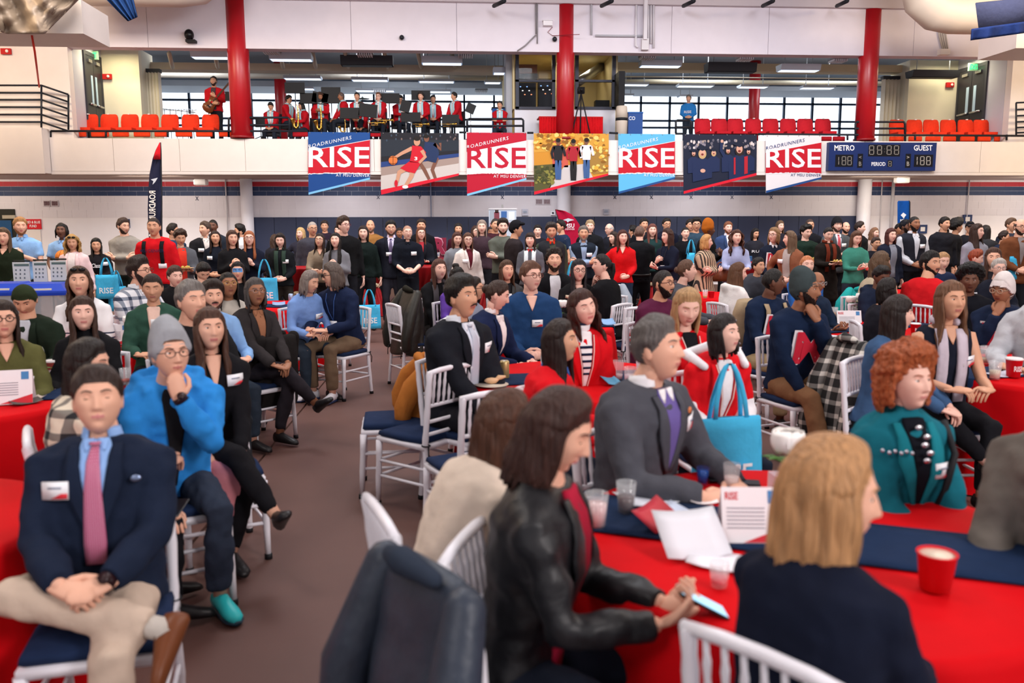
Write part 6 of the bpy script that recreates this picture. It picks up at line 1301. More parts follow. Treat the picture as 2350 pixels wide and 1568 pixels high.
for i, (x, y, c_) in enumerate(((300, 792, 'e8e0dc'), (330, 795, 'd8d4d8'), (345, 770, '5a4a48'))): sheet(on(x, y), .5*i, ('white napkin left of the vase foot', 'white napkin right of the vase foot', 'small dark packet right of the two roses')[i], .08, .10, c_, 'napkin' if i < 2 else 'packet', .01, 'napkin' if i < 2 else 'packet')
can(on(668, 695), 'pale blue can in front of the grey-haired woman', 'a8bcdc'); bottle(on(706, 698), 'water bottle beside the whispering couple'); sheet(on(640, 700), .2, 'blue and white printed box top on the table left of the cans', .16, .12, '8ca4cc', 'leaflet', .03); glass(on(686, 690), 'clear cup between the pale can and the bottle', .1, .035, 'c87878', .2)
can(on(1197, 765), 'silver-blue can on the table of the woman in a navy blazer', '9cb0cc'); glass(on(1213, 740), 'clear cup with amber drink before the man in a quarter-zip', .11, .038, 'd8b8a0', .5); sheet(on(1175, 750), .4, 'red and white brochure by the silver can', .18, .12, 'd04450', 'brochure', .02, 'brochure'); sheet(on(1225, 765), -.4, 'blue white leaflet right of the silver can', .16, .12, 'a8bce0', 'leaflet', .02)
vase(on(1278, 740), 'vase of two white roses right of the man in a quarter-zip', 2, tall=.15, big=1.2); sheet(on(1395, 745), .2, 'blue patterned tissue pack on the table behind the jersey woman', .14, .10, '88b0dc', 'tissue_pack', .05, 'pack'); glass(on(1443, 752), 'clear cup at the right end of the middle table', .1, .036, 'd8ccc8', .3)
cup(on(1632, 683), 'red cup on the distant table before the girl in grey', .085, .045, 'c8182c', None, None, False); glass(on(1618, 685), 'amber-filled glass beside the red cup on the distant table', .12, .04, 'd8a040', .3); vase(on(1728, 668), 'small vase with a white rose by the woman in a grey hoodie', 1, tall=.16, big=1.1)
tentcard(on(1946, 750), -.1, 'white table card beside the letter M sweatshirts', .24, .16); vase(on(1962, 728), 'vase with two white roses behind the right table card', 2, tall=.18, big=1.2); sheet(on(1903, 745), .3, 'red leaflet left of the right table card', .13, .15, 'c83040', 'leaflet', .07); sheet(on(1918, 748), -.1, 'blue patterned brochure leaning by the right table card', .15, .13, '8c9cc4', 'brochure', .07, 'brochure')
glass(on(1915, 728), 'half-full glass left of the right table card', .11, .036, 'a89878', .5); cup(on(1998, 730), 'red cup behind the right table card', .09, .045, 'c8182c', 'e8e4e4', None, False)
bottle(on(2188, 855), 'small clear water bottle on the right table'); glass(on(2282, 870), 'clear glass of water on the right table', .12, .042, 'd8d0b8', .5); cup(on(2325, 865), 'red paper cup at the right edge of the right table', .12, .052, 'd01828', 'e8e0e0'); cup(on(2100, 768), 'red paper cup behind the dark-haired woman with bangs', .10, .045, 'c81828', 'f0ecec'); sheet(on(2222, 835), .1, 'white phone-sized pad before the woman in a scarf', .13, .09, 'b8e0ec', 'notepad', .03, 'pad'); sheet(on(2300, 862), .3, 'open booklet behind the glass on the right table', .24, .12, 'c8c8d8', 'booklet', .01, 'booklet')
sheet(on(2140, 822), .3, 'yellow banana-like snack wrapper by the right woman', .10, .03, 'e0b830', 'wrapper', .01, 'wrapper'); glass(on(2262, 835), 'olive drink glass by the hands of the woman in a scarf', .13, .045, 'b8b090', .35)
def onc(px, py):
    j = min(range(len(CT)), key=lambda j: abs(CT[j][0]-px)); c_ = CT[j][1]; X_ = XP(px, c_[1], 600); return np.array([c_[0]+float(np.clip(X_-c_[0], -.30, .30)), c_[1]-.08+.05*(px % 3), 1.077])
for i, (px, py, k_, l) in enumerate(((827, 601, 'g', 'clear cup on the bow-tied cocktail table'), (838, 599, 'g', 'tall clear glass on the bow-tied cocktail table'), (633, 608, 'c', 'dark blue can on the cocktail table with plates'), (664, 611, 'p', 'white plate on the cocktail table with plates'), (715, 610, 'p', 'second white plate on the right of the plates table'), (660, 602, 'b', 'turquoise box on the cocktail table with plates'), (868, 600, 't', 'white card standing on the bow-tied cocktail table'),
        (985, 590, 'r', 'red bottle on the cocktail table behind the bald man'), (995, 589, 'b2', 'blue box on the cocktail table behind the bald man'), (1006, 588, 'g', 'silver tumbler on the cocktail table behind the bald man'), (1323, 598, 'w', 'tan can left of the orange cans'), (1338, 599, 'o', 'orange can on the cocktail table left of the red top'), (1351, 600, 'o', 'second orange can nearer the woman in a red top'),
        (1712, 598, 'b2', 'dark blue box on the lavender woman\'s table'), (1703, 600, 'r', 'red cup on the lavender woman\'s table'), (1690, 600, 'g', 'clear cup on the lavender woman\'s table'), (2094, 594, 'g', 'clear cup before the man in a navy vest'), (2120, 590, 'b', 'turquoise box beside the cup of the vest man'), (2155, 584, 'g', 'clear cup before the man in dark green'), (1124, 594, 'g', 'clear cup behind the white blazer'))):
    P_ = onc(px, py)
    if k_ == 'g': glass(P_, l, .13, .04, 'd8c8b8', .4)
    elif k_ in 'cow' and len(k_) == 1: can(P_, l, {'c': '3c4c7c', 'o': 'e06c2c', 'w': 'c8b898'}[k_])
    elif k_ == 'r': can(P_, l, 'c02430')
    elif k_ == 'p': q = MB(); q.lathe([(.06, 0), (.12, .014), (.115, .016), (.05, .006)], n=20); o = q.build('plate', [pl('f0ece6')]); o.location = tuple(P_); tag(o, l, 'plate')
    elif k_ == 't': tentcard(P_, 0, l, .2, .12)
    else: q = MB(); q.box((-.11, -.05, 0), (.11, .05, .10)); o = q.build('gift_box', [pl('2ca8cc' if k_ == 'b' else '2a5888')], None, smooth=False); o.location = tuple(P_); o.modifiers.new('b', 'BEVEL').width = .006; tag(o, l, 'box')
# ---- empty / freestanding chairs  (px, py of the seat centre on the floor plane z=.45)
for px, py, yaw, l in ((752, 765, 172, 'empty white chair seen from behind beside the red table, left of the aisle'), (905, 972, -82, 'white chair seen from the side with a navy cushion, left of a pair in the aisle'), (972, 1000, -128, 'white chair with a navy cushion seen obliquely, right of the pair in the aisle'),
      (2115, 725, 175, 'empty white chair behind the man in a red top'), (1398, 760, 178, 'white chair back beyond the striped turtleneck woman'), (1450, 800, 195, 'white chair back left of the grey-haired man in a blazer'), (1088, 1075, -150, 'white chair mostly hidden behind the long-haired woman in cream')):
    P_ = at_z(px, py, .45); chair(P_[0], P_[1], R(yaw)-YAW, l)
# ---- recycling bins and sign holders at left
P_ = at_z(70, 668, .95)
for i, (px, l) in enumerate(((10, 'clear bin with bright blue lid at the far left'), (105, 'clear bin with bright blue lid behind the man in a head wrap'))):
    P_ = at_d(px, 665, 9.2+.2*i); t = thing('recycling_bin', l, 'bin', (P_[0], P_[1], 0), .2); h_ = P_[2]
    q = MB(); q.rings([np.array([(-a, -a, z), (a, -a, z), (a, a, z), (-a, a, z)]) for a, z in ((.20, 0), (.24, h_-.04))]); q.build('bin_body', [glassm('c8ccd0', .5)], t, smooth=False)
    q = MB(); q.rings([np.array([(-a, -a, z), (a, -a, z), (a, a, z), (-a, a, z)]) for a, z in ((.25, h_-.05), (.26, h_-.02), (.26, h_), (.20, h_+.08))]); q.build('lid', [pl('2448c0', .35)], t, smooth=False); q = MB(); q.box((-.12, -.2525, h_-.03+.02), (.12, -.2, h_+.03)); q.build('sticker', [pl('e0dccc')], t, smooth=False)
for i, (x0, y0, x1, y1, l) in enumerate(((30, 602, 68, 655, 'leftmost of three framed waste-sorting signs'), (76, 600, 108, 655, 'middle one of three framed waste-sorting signs'), (116, 598, 152, 650, 'right one of three framed waste-sorting signs'))):
    Y = 9.9; t = thing('sorting_sign', l, 'sign', (0, 0, 0)); q = MB(); wbox(q, x0, y0, x1, y1, Y, .015); q.build('sheet', [pl('d4d6cc', .3)], t, smooth=False)
    q = MB(); wbox(q, x0+2, y0+4, x1-2, y0+9, Y-.003, .003); wbox(q, x0+2, y1-6, x1-2, y1-2, Y-.003, .003); q.build('heading', [pl('5c7068')], t, smooth=False)
    for a in range(3):
        for b_ in range(3): q = MB(); wbox(q, x0+5+a*(x1-x0-8)/3, y0+16+b_*9, x0+8+a*(x1-x0-8)/3, y0+20+b_*9, Y-.003, .003); q.build('symbol', [pl('6c7474')], t, smooth=False)
    q = MB(); q.tube([at_Y(x0, y0-3, Y+.03), at_Y(x1, y0-3, Y+.03)], .01, 5); a, c_ = at_Y(x0+4, y0-3, Y+.03), at_Y(x0+4, y1+2, Y+.03); q.tube([a, c_, (c_[0], c_[1], .0)], .01, 5); q.build('wire_stand', [pl('202420')], t)
# ---- coats over chairs, bags
def coat(name, lab, Pt, rz, w_, h_, hx, seams=0, leather_=False, dep=.16, tiltw=0, pm=None, lean=.1):
    """a coat draped over a chair back: a folded, puffy sheet"""
    t = thing(name, lab, 'coat', Pt, rz); rs = np.random.RandomState(int(abs(Pt[0])*90) % 999); q = MB(); rr = []
    for i, z in enumerate(np.linspace(0, 1, 20)):
        a = np.linspace(0, 2*pi, 44, endpoint=False); wd = w_/2*(1+.28*z**1.1-.10*(z > .95)); dp = dep*(.35+.65*sin(min(1, z*1.6)*pi/2)); se = 1-.14*(abs(sin(pi*z*seams)) < .2) if seams else 1
        fold = 1+(.07*np.sin(a*5+rs.rand()*0+z*2)+.05*np.sin(a*9+z*5+1))*z
        rr.append(np.stack([np.sign(np.cos(a))*np.abs(np.cos(a))**.7*wd*fold+tiltw*z*z, np.sign(np.sin(a))*np.abs(np.sin(a))**.8*dp*fold*se+lean*z, np.full(44, -z*h_)+.018*np.sin(a*3+1)*z], 1))
    rr = [r_*np.array([1, .6, 1])*1.0 if i == 0 else r_ for i, r_ in enumerate(rr)]
    q.rings(rr[::-1]); o = q.build('shell', [pm or (leather(hx) if leather_ else fab(hx))], t); o.modifiers.new('s', 'SUBSURF').render_levels = 1
    for s in (-1, 1): q = MB(); q.tube([(s*w_*.50, .02, -.05*h_), (s*w_*.66, .09+lean*.4, -.35*h_), (s*w_*.70+tiltw*.4, .10+lean, -.70*h_), (s*w_*.66+tiltw*.6, .10+lean, -.86*h_)], [.05, .07, .062, .055], 14, round_=True); q.build('sleeve', [pm or (leather(hx) if leather_ else fab(hx))], t)
    q = MB(); q.tube([(-w_*.28, .05, .0), (0, .075, .02), (w_*.28, .05, .0)], [.022, .036, .022], 10, round_=True); q.build('collar', [pm or fab(hx)], t); return t
P_ = at_z(985, 1305, .95); rz = R(128)-YAW; ox, oy = P_[0]+sin(rz)*.24, P_[1]-cos(rz)*.24; chair(ox, oy, rz, 'white chair under the dark padded coat at the bottom centre')
coat('padded_coat', 'dark blue-grey padded coat over a chair at the bottom centre', (P_[0], P_[1], .97), rz, .36, .92, '2c3442', 5, True, .12, -.02, lean=.05)
P_ = at_z(950, 790, .46); chair(P_[0], P_[1], R(120)-YAW, 'white chair under the dark olive coat in the aisle', full=False); P_ = at_d(945, 665, 1900/205); coat('dark_coat', 'dark olive coat draped over a chair right of the man in a tie', tuple(P_), R(120)-YAW, .40, .72, '26241e', 0, True, .14, -.04)
P_ = at_d(985, 822, 5.75); coat('tan_coat', 'orange-tan coat hanging behind the young man in a blazer', (P_[0], P_[1], .86), R(100)-YAW, .36, .42, 'b06c30', 0, False, .12)
P_ = at_d(1955, 792, 5.9); coat('plaid_coat', 'black and white plaid coat over a chair beside the redhead in teal', (P_[0], P_[1], .97), R(115)-YAW, .26, .86, '1c1c1e', 0, False, .15, .04, plaidm('18181a', 'd8d4cc')); P_ = at_z(1975, 905, .46); chair(P_[0], P_[1], R(115)-YAW, 'white chair under the black and white plaid coat', full=False)
P_ = at_d(640, 750, 6.9); coat('black_coat', 'black padded coat over the chair of the woman with crossed knees', (P_[0], P_[1], .88), R(60)-YAW, .36, .62, '1e1b1b', 0, False, .13)
P_ = at_d(1398, 668, 1900/168); coat('grey_sweatshirt', 'light grey sweatshirt with writing hung on a distant white chair', (P_[0], P_[1], .97), R(175)-YAW, .36, .5, '98a0ac', 0, False, .10)
P_ = at_z(1398, 722, .46); chair(P_[0], P_[1], R(175)-YAW, 'white chair holding the light grey sweatshirt', full=False)
P_ = at_d(1985, 660, 1900/190); chair(P_[0], P_[1], R(140)-YAW, 'white chair under the teal jacket', full=False); coat('teal_coat', 'teal jacket hung on a chair left of the dark-hooded man', (P_[0], P_[1], 1.0), R(140)-YAW, .34, .5, '2aa8a4', 0, False, .10)
def totep(px, py, d, rz, lab, **kw): P = at_d(px, py, d); return tote(P-np.array([0, 0, kw.pop('dz', .5)]), rz, lab, **kw)
totep(848, 700, 1900/150, .3, 'light blue tote bag hanging on a white chair beside the aisle', dz=.36, hang=.26); totep(245, 640, 12.6, .1, 'light blue tote bag held by the long-haired woman in black', dz=.30); totep(1672, 940, 3.9, .2, 'large light blue tote bag at the knees of the woman in a white-sleeved jersey', dz=.42, w_=.36, h_=.38)
totep(2338, 600, 13, .1, 'light blue tote bag in front of the man in a brown coat', dz=.28); totep(616, 850, 7.3, .5, 'light blue tote bag below the woman with crossed knees', dz=.20, w_=.2, h_=.26, hang=.08); totep(1315, 640, 12.3, .2, 'light blue tote bag under the distant cocktail table right of the curly man', dz=.35); totep(608, 640, 11.4, .2, 'light blue tote bag on the floor behind the redhead in glasses', dz=.35); totep(1585, 600, 16, .4, 'light blue tote bag held beside the striped coat', dz=.2, w_=.18); totep(268, 650, 12.9, 1.1, 'second light blue tote bag beside the grey sweater man', dz=.42)
q = MB(); q.rings([np.array([(-a, -.06, z), (a, -.06, z), (a, .06, z), (-a, .06, z)]) for a, z in ((.12, 0), (.15, .04), (.13, .17), (.10, .2))]); P_ = at_d(1637, 628, 13.6); t = thing('handbag', 'brown leather handbag carried by the blonde in a striped coat', 'bag', tuple(P_-np.array([0, .35, .1]))); q.build('bag_body', [leather('7a3c20')], t)
for s in (-1, 1): q = MB(); a_ = np.linspace(0, pi, 9); q.tube(np.stack([.07*np.cos(a_), np.full(9, s*.03), .18+.12*np.sin(a_)], 1), .008, 6); q.build('handle', [leather('7a3c20')], t)
# ---- band: music stands, instruments
def stand(px, py, w_, h_, base, lab, Y=None, tilt=0):
    Y = Y or YF+.9; P_ = at_Y(px, py, Y); t = thing('music_stand', lab, 'music stand', (P_[0], P_[1], ZFL)); z = P_[2]-ZFL; s_ = Y/1900/2
    q = MB(); q.tube([(0, 0, 0), (0, 0, z)], .014, 6); q.build('pole', [metal('a8acb0')], t); M_ = Matrix.Rotation(tilt, 4, 'Y'); Mn = np.array(M_); Mn[:3, 3] = (0, -.04, z)
    q = MB(); q.box((-w_*s_, -.012, -h_*s_), (w_*s_, .012, h_*s_), 0, Mn); q.box((-w_*s_, -.07, -h_*s_-.01), (w_*s_, .012, -h_*s_+.01), 0, Mn); q.build('desk', [pl('101014', .5)], t, smooth=False)
    for a in (0, 2.1, 4.2): q = MB(); q.tube([(0, 0, .12), (.25*sin(a), .25*cos(a), .01)], .012, 5); q.build('leg', [pl('1a1a1e')], t)
for i, a in enumerate(((542, 221, 45, 18, 'black music stand beside the guitarist'), (677, 202, 43, 22, 'black music stand highest at the left of the band'), (708, 226, 36, 22, 'black music stand behind the saxophones'), (735, 226, 34, 24, 'black music stand overlapping the saxophone group', .2), (760, 219, 42, 34, 'large black music stand in the middle left of the band'), (803, 260, 42, 23, 'black music stand left of the trumpet player'), (845, 254, 40, 28, 'tilted black music stand left of the player in glasses', .12), (893, 226, 46, 21, 'black music stand above the player in glasses'), (966, 219, 42, 20, 'black music stand standing alone high in the band'), (943, 269, 43, 20, 'low black music stand right of the cluster'), (1034, 276, 38, 23, 'low black music stand at the right of the band'), (1080, 249, 20, 20, 'slim tilted black music stand at the far right of the band', .4), (931, 244, 22, 24, 'slanted black music stand behind the tall player', .3), (598, 281, 20, 20, 'black music stand half hidden at the left of the band'))):
    stand(a[0], a[1], a[2], a[3], 0, a[4], YF+(.75 if a[1] > 240 else 1.7), a[5] if len(a) > 5 else 0)
brass = metal('d8a850', .25)
for px, py, sc, l in ((682, 268, 1, 'golden saxophone leftmost in the band'), (735, 272, 1, 'golden saxophone beside the second player'), (790, 288, .6, 'golden horn below the low music stand')):
    P_ = at_Y(px, py, YF+.7); t = thing('saxophone', l, 'saxophone', (P_[0], P_[1], P_[2]-.3*sc)); q = MB(); q.tube([(-.02, 0, .62*sc), (.02, 0, .58*sc), (.03, 0, .3*sc), (.02, 0, .06*sc), (-.03, 0, 0), (-.09, 0, .05*sc), (-.11, 0, .16*sc), (-.13, -.02, .24*sc)], np.array([.008, .014, .022, .03, .035, .04, .05, .075])*sc, 10, cap=False); q.build('bell_tube', [brass], t); q = MB()
    for j in range(6): q.lathe([(.018, 0), (.018, .01)], (.03, -.03, .12*sc+.07*j*sc), 8)
    q.build('keys', [brass], t)
for px, py, l in ((862, 282, 'trumpet of the third seated player'), (964, 285, 'trumpet below the right music stand'), (1027, 285, 'silver-gold trumpet at the right of the band'), (1035, 276, 'golden horn held across the lap of the player in glasses')):
    px = 882 if 'glasses' in l else px; P_ = at_Y(px, py, YF+.7); t = thing('trumpet', l, 'trumpet', tuple(P_)); q = MB(); q.tube([(-.2, 0, 0), (.1, 0, 0), (.2, 0, 0), (.25, 0, 0)], [.008, .012, .03, .06], 10, cap=False); q.tube([(-.1, 0, 0), (-.12, 0, -.06), (.05, 0, -.06), (.06, 0, 0)], .008, 6); q.build('horn', [brass], t)
    for j in range(3): q = MB(); q.tube([(-.02+.03*j, 0, -.08), (-.02+.03*j, 0, .05)], .009, 6); q.build('valve', [brass], t)
P_ = at_Y(832, 227, YF+2.2); t = thing('cymbal', 'dark cymbal on a stand above the band', 'cymbal', (P_[0], P_[1], ZFL)); z = P_[2]-ZFL; q = MB(); q.lathe([(.20, z), (.05, z+.02), (.03, z+.04), (.0, z+.05)], n=24); q.build('disc', [metal('3c4844', .4)], t); q = MB(); q.tube([(0, 0, 0), (0, 0, z+.08)], .01, 6); q.build('stand_pole', [metal('90949a')], t)
# small percussion stands behind the guitarist, chrome
P_ = at_Y(411, 250, YF+3); t = thing('glass_rack', 'cluster of chrome rack bars behind the red seats', 'rack', (P_[0], P_[1], ZFL)); z = P_[2]-ZFL
for i in range(6): q = MB(); x_ = -.42+.16*i; q.tube([(x_, 0, 0), (x_, 0, z)], .010, 5); q.tube([(x_-.1, 0, z), (x_, -.04, z-.06), (x_+.12, 0, z-.02)], .008, 5); q.build('post', [metal('c8ccd4')], t)
q = MB(); q.tube([(-.5, 0, z), (.45, .02, z-.1)], .014, 6); q.tube([(-.5, 0, z-.2), (.45, .02, z-.25)], .010, 6); q.build('cross_bar', [metal('c8ccd4')], t)
# ================================================================ THE CROWD
A = person
# -- near and middle, seated.  x y head  sit  body-yaw head-yaw head-pitch
A(225, 922, 160, 1, 14, 24, 14, 'blazer,1b2438,8fb4ea', 'short,33241f', 'A', 'claspup', 'c2ad9c', 'b:l tie:b8587e bt:.70 bx:.115 shoe:6a3a20 sock:b8b0a8 watch collar:8fb4ea closed lip:d88a88', 'man in a navy blazer and pink tie, eyes shut, legs crossed in khakis', legs='fig4', lean=-6)
A(392, 815, 118, 1, 30, 42, 6, 'hoodie,2d86d4,1c1c20', 'short,5a3c28', 'A', 'lap+chin', '2c3444', 'beanie:9a9ca2 tall:2.4 g:3a2228 b bt:.62 bx:.12 shoe:2cbcc0 sole:203848 open:.10 watch nolapel', 'man in a blue sweatshirt and grey beanie, hand on chin', lean=18)
A(482, 757, 95, 1, 28, 34, 6, 'sweater,17161a', 'longf,4a2f22', 'A', 'clasplap', '161519', 'f b bt:.74 bx:.10 v:.66 slim', 'brown-haired woman in a black V-neck sweater beside the grey beanie', legs='over', lean=2)
A(205, 838, 112, 1, 120, 95, -4, 'coat,dccfba', 'long,1e1512', 'A', 'table', '1b1b20', 'f plaid:1c1c20', 'dark-haired woman in a cream plaid coat behind the suited man')
A(190, 722, 78, 1, 10, 30, 8, 'sweater,18181b', 'vlong,3c261c', 'P', 'table', '1b1b20', 'f turtle', 'girl with long straight brown hair in a black turtleneck')
A(8, 735, 84, 1, 30, 34, 4, 'sweater,5b5a34', 'long,2a1c15', 'A', 'table', '222222', 'f g b bt:.55 bx:.13 v:.80', 'woman in glasses and an olive sweater at the left edge')
A(57, 690, 72, 1, 10, 14, -28, 'jacket,1b261c,b8bcc4', 'buzz,1a1412', 'B', 'table', '20242a', 'durag:2c3622 b bx:.0 bt:.6', 'man in a camouflage head wrap looking down, dark green jacket')
A(182, 648, 60, 1, 10, 22, 8, 'sweater,ece8ea', 'wavy,4a3020', 'A', 'table', '20242a', 'f stripes:1c2444 collar:d8d0d8 shades', 'curly-haired woman in a white sweater with navy stripes')
A(322, 625, 57, 1, 70, 80, 6, 'shirt,e0e2e8', 'quiff,2a1d18', 'A', 'table', '20242a', 'plaid:27344c g:5a4038 beard:2a1d18', 'man in glasses and a navy and white plaid shirt, in profile')
A(350, 662, 62, 1, 20, 20, -8, 'jacket,2f4f42,e4c0b0', 'bun,2a1c16', 'B', 'table', '20242a', 'f b bt:.78 bx:.02 closed nolapel', 'woman with closed eyes in a dark green velvet jacket')
A(402, 636, 48, 1, 30, 46, -2, 'sweater,17171a', 'short,4a342a', 'P', 'table', '20242a', 'turtle', 'short-haired person in black seated behind the green velvet jacket')
A(440, 693, 84, 1, 46, 52, 6, 'jacket,1a1a1d', 'short,76706c', 'A', 'table', '20242a', 'closed', 'grey-haired man in a black jacket squinting, behind the black V-neck', depth=5.3)
A(489, 682, 68, 1, 50, 30, 4, 'shirt,86aee0', 'quiff,2a1c16', 'A', 'table', '27303c', 'stache beard:5a3c2c', 'young man with a moustache in a light blue shirt')
A(466, 625, 44, 1, 60, 40, -38, 'hoodie,3a3b40', 'short,1c1614', 'A', 'lap', '20242a', '', 'dark-haired man looking down in a charcoal hoodie')
A(524, 655, 56, 1, 30, 34, 10, 'sweater,b9b2a8', 'braids,17110f', 'C', 'table', '20242a', 'f g:c8a060', 'woman with braids and round gold glasses')
A(546, 624, 42, 1, 10, 14, 4, 'sweater,1b1b1e', 'long,1e1614', 'A', 'table', '20242a', 'f paint', 'woman with blue face paint behind the braided woman')
A(586, 672, 62, 1, 50, 38, 8, 'blazer,2f2b2c,9d6b50', 'bob,4a4442', 'C', 'knee', '28242a', 'f g:8a7470 slim', 'grey-haired woman in a dark blazer with hands on her crossed knee', legs='over', lean=8)
A(712, 648, 50, 1, 36, 66, -14, 'sweater,7a9cd8', 'bob,857a74', 'A', 'table', '27303c', 'f b closed', 'grey-haired woman in light blue leaning to listen', lean=22)
A(762, 632, 52, 1, -30, -62, -8, 'sweater,1a2440', 'bob,5c504a', 'A', 'table', '6e5a48', 'sg:20181a lanyard:4060a0 shoe:dcdce4 sole:1c2c50', 'man in sunglasses and a navy pullover whispering to the woman', lean=16)
A(1062, 685, 84, 1, 48, 52, 8, 'blazer,1b1d24,d4dae8', 'quiff,17120f', 'B', 'clasplap', '1c1c22', 'b bt:.72 bx:.12 tie:b4bccc collar:e2e6f0 stache', 'young man in a dark blazer and silver tie, light moustache', lean=4)
A(1142, 678, 66, 1, 60, 88, -18, 'blazer,1a2444,f0e8e8', 'bun,35221a', 'P', 'table', '20242a', 'f bandr', 'woman with a bun in a navy blazer, head bowed in profile', lean=16)
A(1219, 636, 60, 1, 6, 36, 4, 'sweater,22416c', 'short,644434', 'P', 'clasp', '20242a', 'g:703c30 b bt:.60 bx:.04 v:.78', 'man in glasses and a blue quarter-zip with clasped hands', fat=1.15)
A(1008, 620, 44, 1, 20, 32, 6, 'coat,17171a', 'long,54342a', 'P', 'lap', '18181b', 'f scarf:504c50', 'woman in a black cardigan and grey scarf by the dark coat')
A(1050, 636, 46, 1, 30, 40, -6, 'sweater,60409c', 'topbun,15100f', 'C', 'table', '20242a', 'f g', 'person with a curly top bun in purple')
A(1090, 664, 52, 1, 66, 76, 2, 'sweater,8c92a4', 'bob,241713', 'B', 'table', '20242a', 'f g:502c2c', 'dark-haired woman in glasses half hidden behind the young man in a blazer')
A(1163, 622, 44, 1, 10, 26, 6, 'leather,1b1b1f,202024', 'long,503828', 'A', 'lap', '1b1b20', 'f b bx:.0 bt:.75', 'woman with long hair in black behind the quarter-zip man')
A(1272, 600, 44, 1, 10, 4, 14, 'jacket,18181c,e2e2ea', 'curly,241812', 'A', 'table', '1b1b20', 'beard:3a2418 b bx:.11 openall nolapel', 'curly-haired bearded man in black over a white tee')
A(1328, 622, 46, 1, 6, 10, 2, 'sweater,161618', 'longf,252228', 'P', 'table', '1b1b20', 'f g:3c2020 v:.82', 'woman with long dark hair and glasses in a black sweater, cream patches')
A(1380, 610, 46, 1, -130, -80, 4, 'sweater,151518', 'pony,151214', 'P', 'mouth+lap', '1b1b20', 'f', 'dark-haired woman in black turned away, chin on her hand')
A(1288, 785, 98, 1, 70, 72, 6, 'jacket,d81822', 'long,251714', 'B', 'table', '1c2230', 'f collar:3c64b0', 'young woman with long dark hair in red, in profile', depth=4.45)
A(1338, 708, 80, 1, 14, 26, 4, 'jacket,d4141f,f0eef2', 'wavy,3c211a', 'P', 'clasp', '1c2230', 'f turtle2 closed tilt', 'curly brown-haired woman in a red jersey over a striped turtleneck', tilt=-14)
A(1512, 803, 134, 1, 46, 56, 8, 'blazer,4c4d55,6a5c9c', 'short,5c5654', 'A', 'table', '1c2230', 'b bt:.74 bx:.13 collar:f2eef6 bandr', 'grey-haired man in a charcoal blazer over a purple sweater', lean=8)
A(1576, 708, 80, 1, 20, 8, -14, 'jacket,d4141f,17181c', 'vlong,b08a60', 'P', 'lap', '1c2230', 'f closed', 'blonde woman with long straight hair in a red jersey', depth=5.1)
A(1664, 768, 92, 1, 14, 42, 8, 'jacket,d8161f,ecebf0', 'bob,1e1718', 'P', 'clasp', '1c2230', 'f bandl roll', 'dark-haired woman in a red jersey over a white hoodie, hands clasped', lean=14)
A(1524, 653, 62, 1, 30, 44, 6, 'sweater,571f3c', 'buzz,1c1412', 'B', 'lap', '20242a', 'g:5a2c2c beard:1c1412', 'bearded man in glasses and a maroon sweater', fat=1.35)
A(1577, 622, 48, 1, 60, 84, 6, 'hoodie,4a4c54', 'bun,5c4030', 'P', 'table', '20242a', 'f', 'girl with a messy bun in a grey hoodie, in profile')
A(1694, 628, 46, 1, 110, 80, -2, 'hoodie,e8e4e2', 'vlong,5c3c28', 'P', 'table', '20242a', 'f', 'long-haired girl in a white hoodie seen from behind')
A(1741, 612, 38, 1, 10, 30, 4, 'hoodie,3c3e46', 'short,1c1614', 'B', 'table', '20242a', 'f', 'short-haired person in a grey hoodie beside the white rose')
A(1776, 648, 60, 1, 30, 78, 2, 'sweater,16243e', 'buzz,120e0d', 'D', 'table', '9c8868', 'M straps:a89478', 'man with cropped hair in a navy letter M sweatshirt and beige straps', lean=10)
A(1850, 668, 72, 1, 22, 56, 4, 'sweater,16243e', 'buzz,120e0d', 'C', 'side2+mouth', '7c5a40', 'M beanie:3c4648 tall:2.0 beard:1a1210 shoe:1c2c4c sole:e4dccc bandl', 'bearded man in a grey beanie and navy letter M sweatshirt, brown trousers', lean=10, legs='fwd')
A(1852, 610, 42, 1, 0, 2, 4, 'hoodie,2c62b0', 'bun,c87c50', 'P', 'lap', '20242a', 'f', 'red-haired woman in a bright blue hoodie')
A(1873, 650, 54, 1, 30, 40, -6, 'sweater,1b2a40', 'fringe,1c1614', 'C', 'phone', '20242a', 'g:a0a4a8', 'man in glasses behind the grey beanie, holding a leaflet')
A(2022, 606, 46, 1, 60, 100, 2, 'coat,b8a890', 'wavy,5c4430', 'A', 'lap', '20242a', 'f', 'wavy-haired woman in a tan top facing away')
A(2022, 636, 50, 1, 20, 16, -22, 'hoodie,1a2236', 'short,14100f', 'D', 'table', '20242a', '', 'man in a dark hoodie looking down beside the teal jacket')
A(2038, 668, 58, 1, 80, 100, 4, 'sweater,1c1c24', 'bob,17100f', 'B', 'table', '20242a', 'f', 'dark-haired person behind the woman with bangs')
A(2062, 722, 82, 1, 46, 70, 0, 'sweater,3d5a80', 'bangs,241916', 'P', 'knee', '15151a', 'f', 'dark-haired woman with bangs in a denim blue top', legs='over')
A(2182, 692, 80, 1, 0, 8, 6, 'dress,1a1e2c', 'long,6c4a34', 'B', 'table', '1b1b20', 'f scarf:c8bcc8 b bt:.62 bx:.10 v:.80', 'woman in a sleeveless navy top with a patterned scarf', fat=1.25)
A(2136, 607, 50, 1, 130, 24, 4, 'sweater,cc1a22', 'short,120e0d', 'B', 'table', '20242a', 'beard:14100f', 'bearded man in a red sweater looking over his shoulder')
A(2163, 600, 40, 1, 0, 0, -10, 'tee,232c48', 'bun,b08860', 'P', 'table', '20242a', 'txt:LOPC box:-.1,.1,.52,.60 tc:c8d0e0', 'fair-haired person in a navy tee with pale letters')
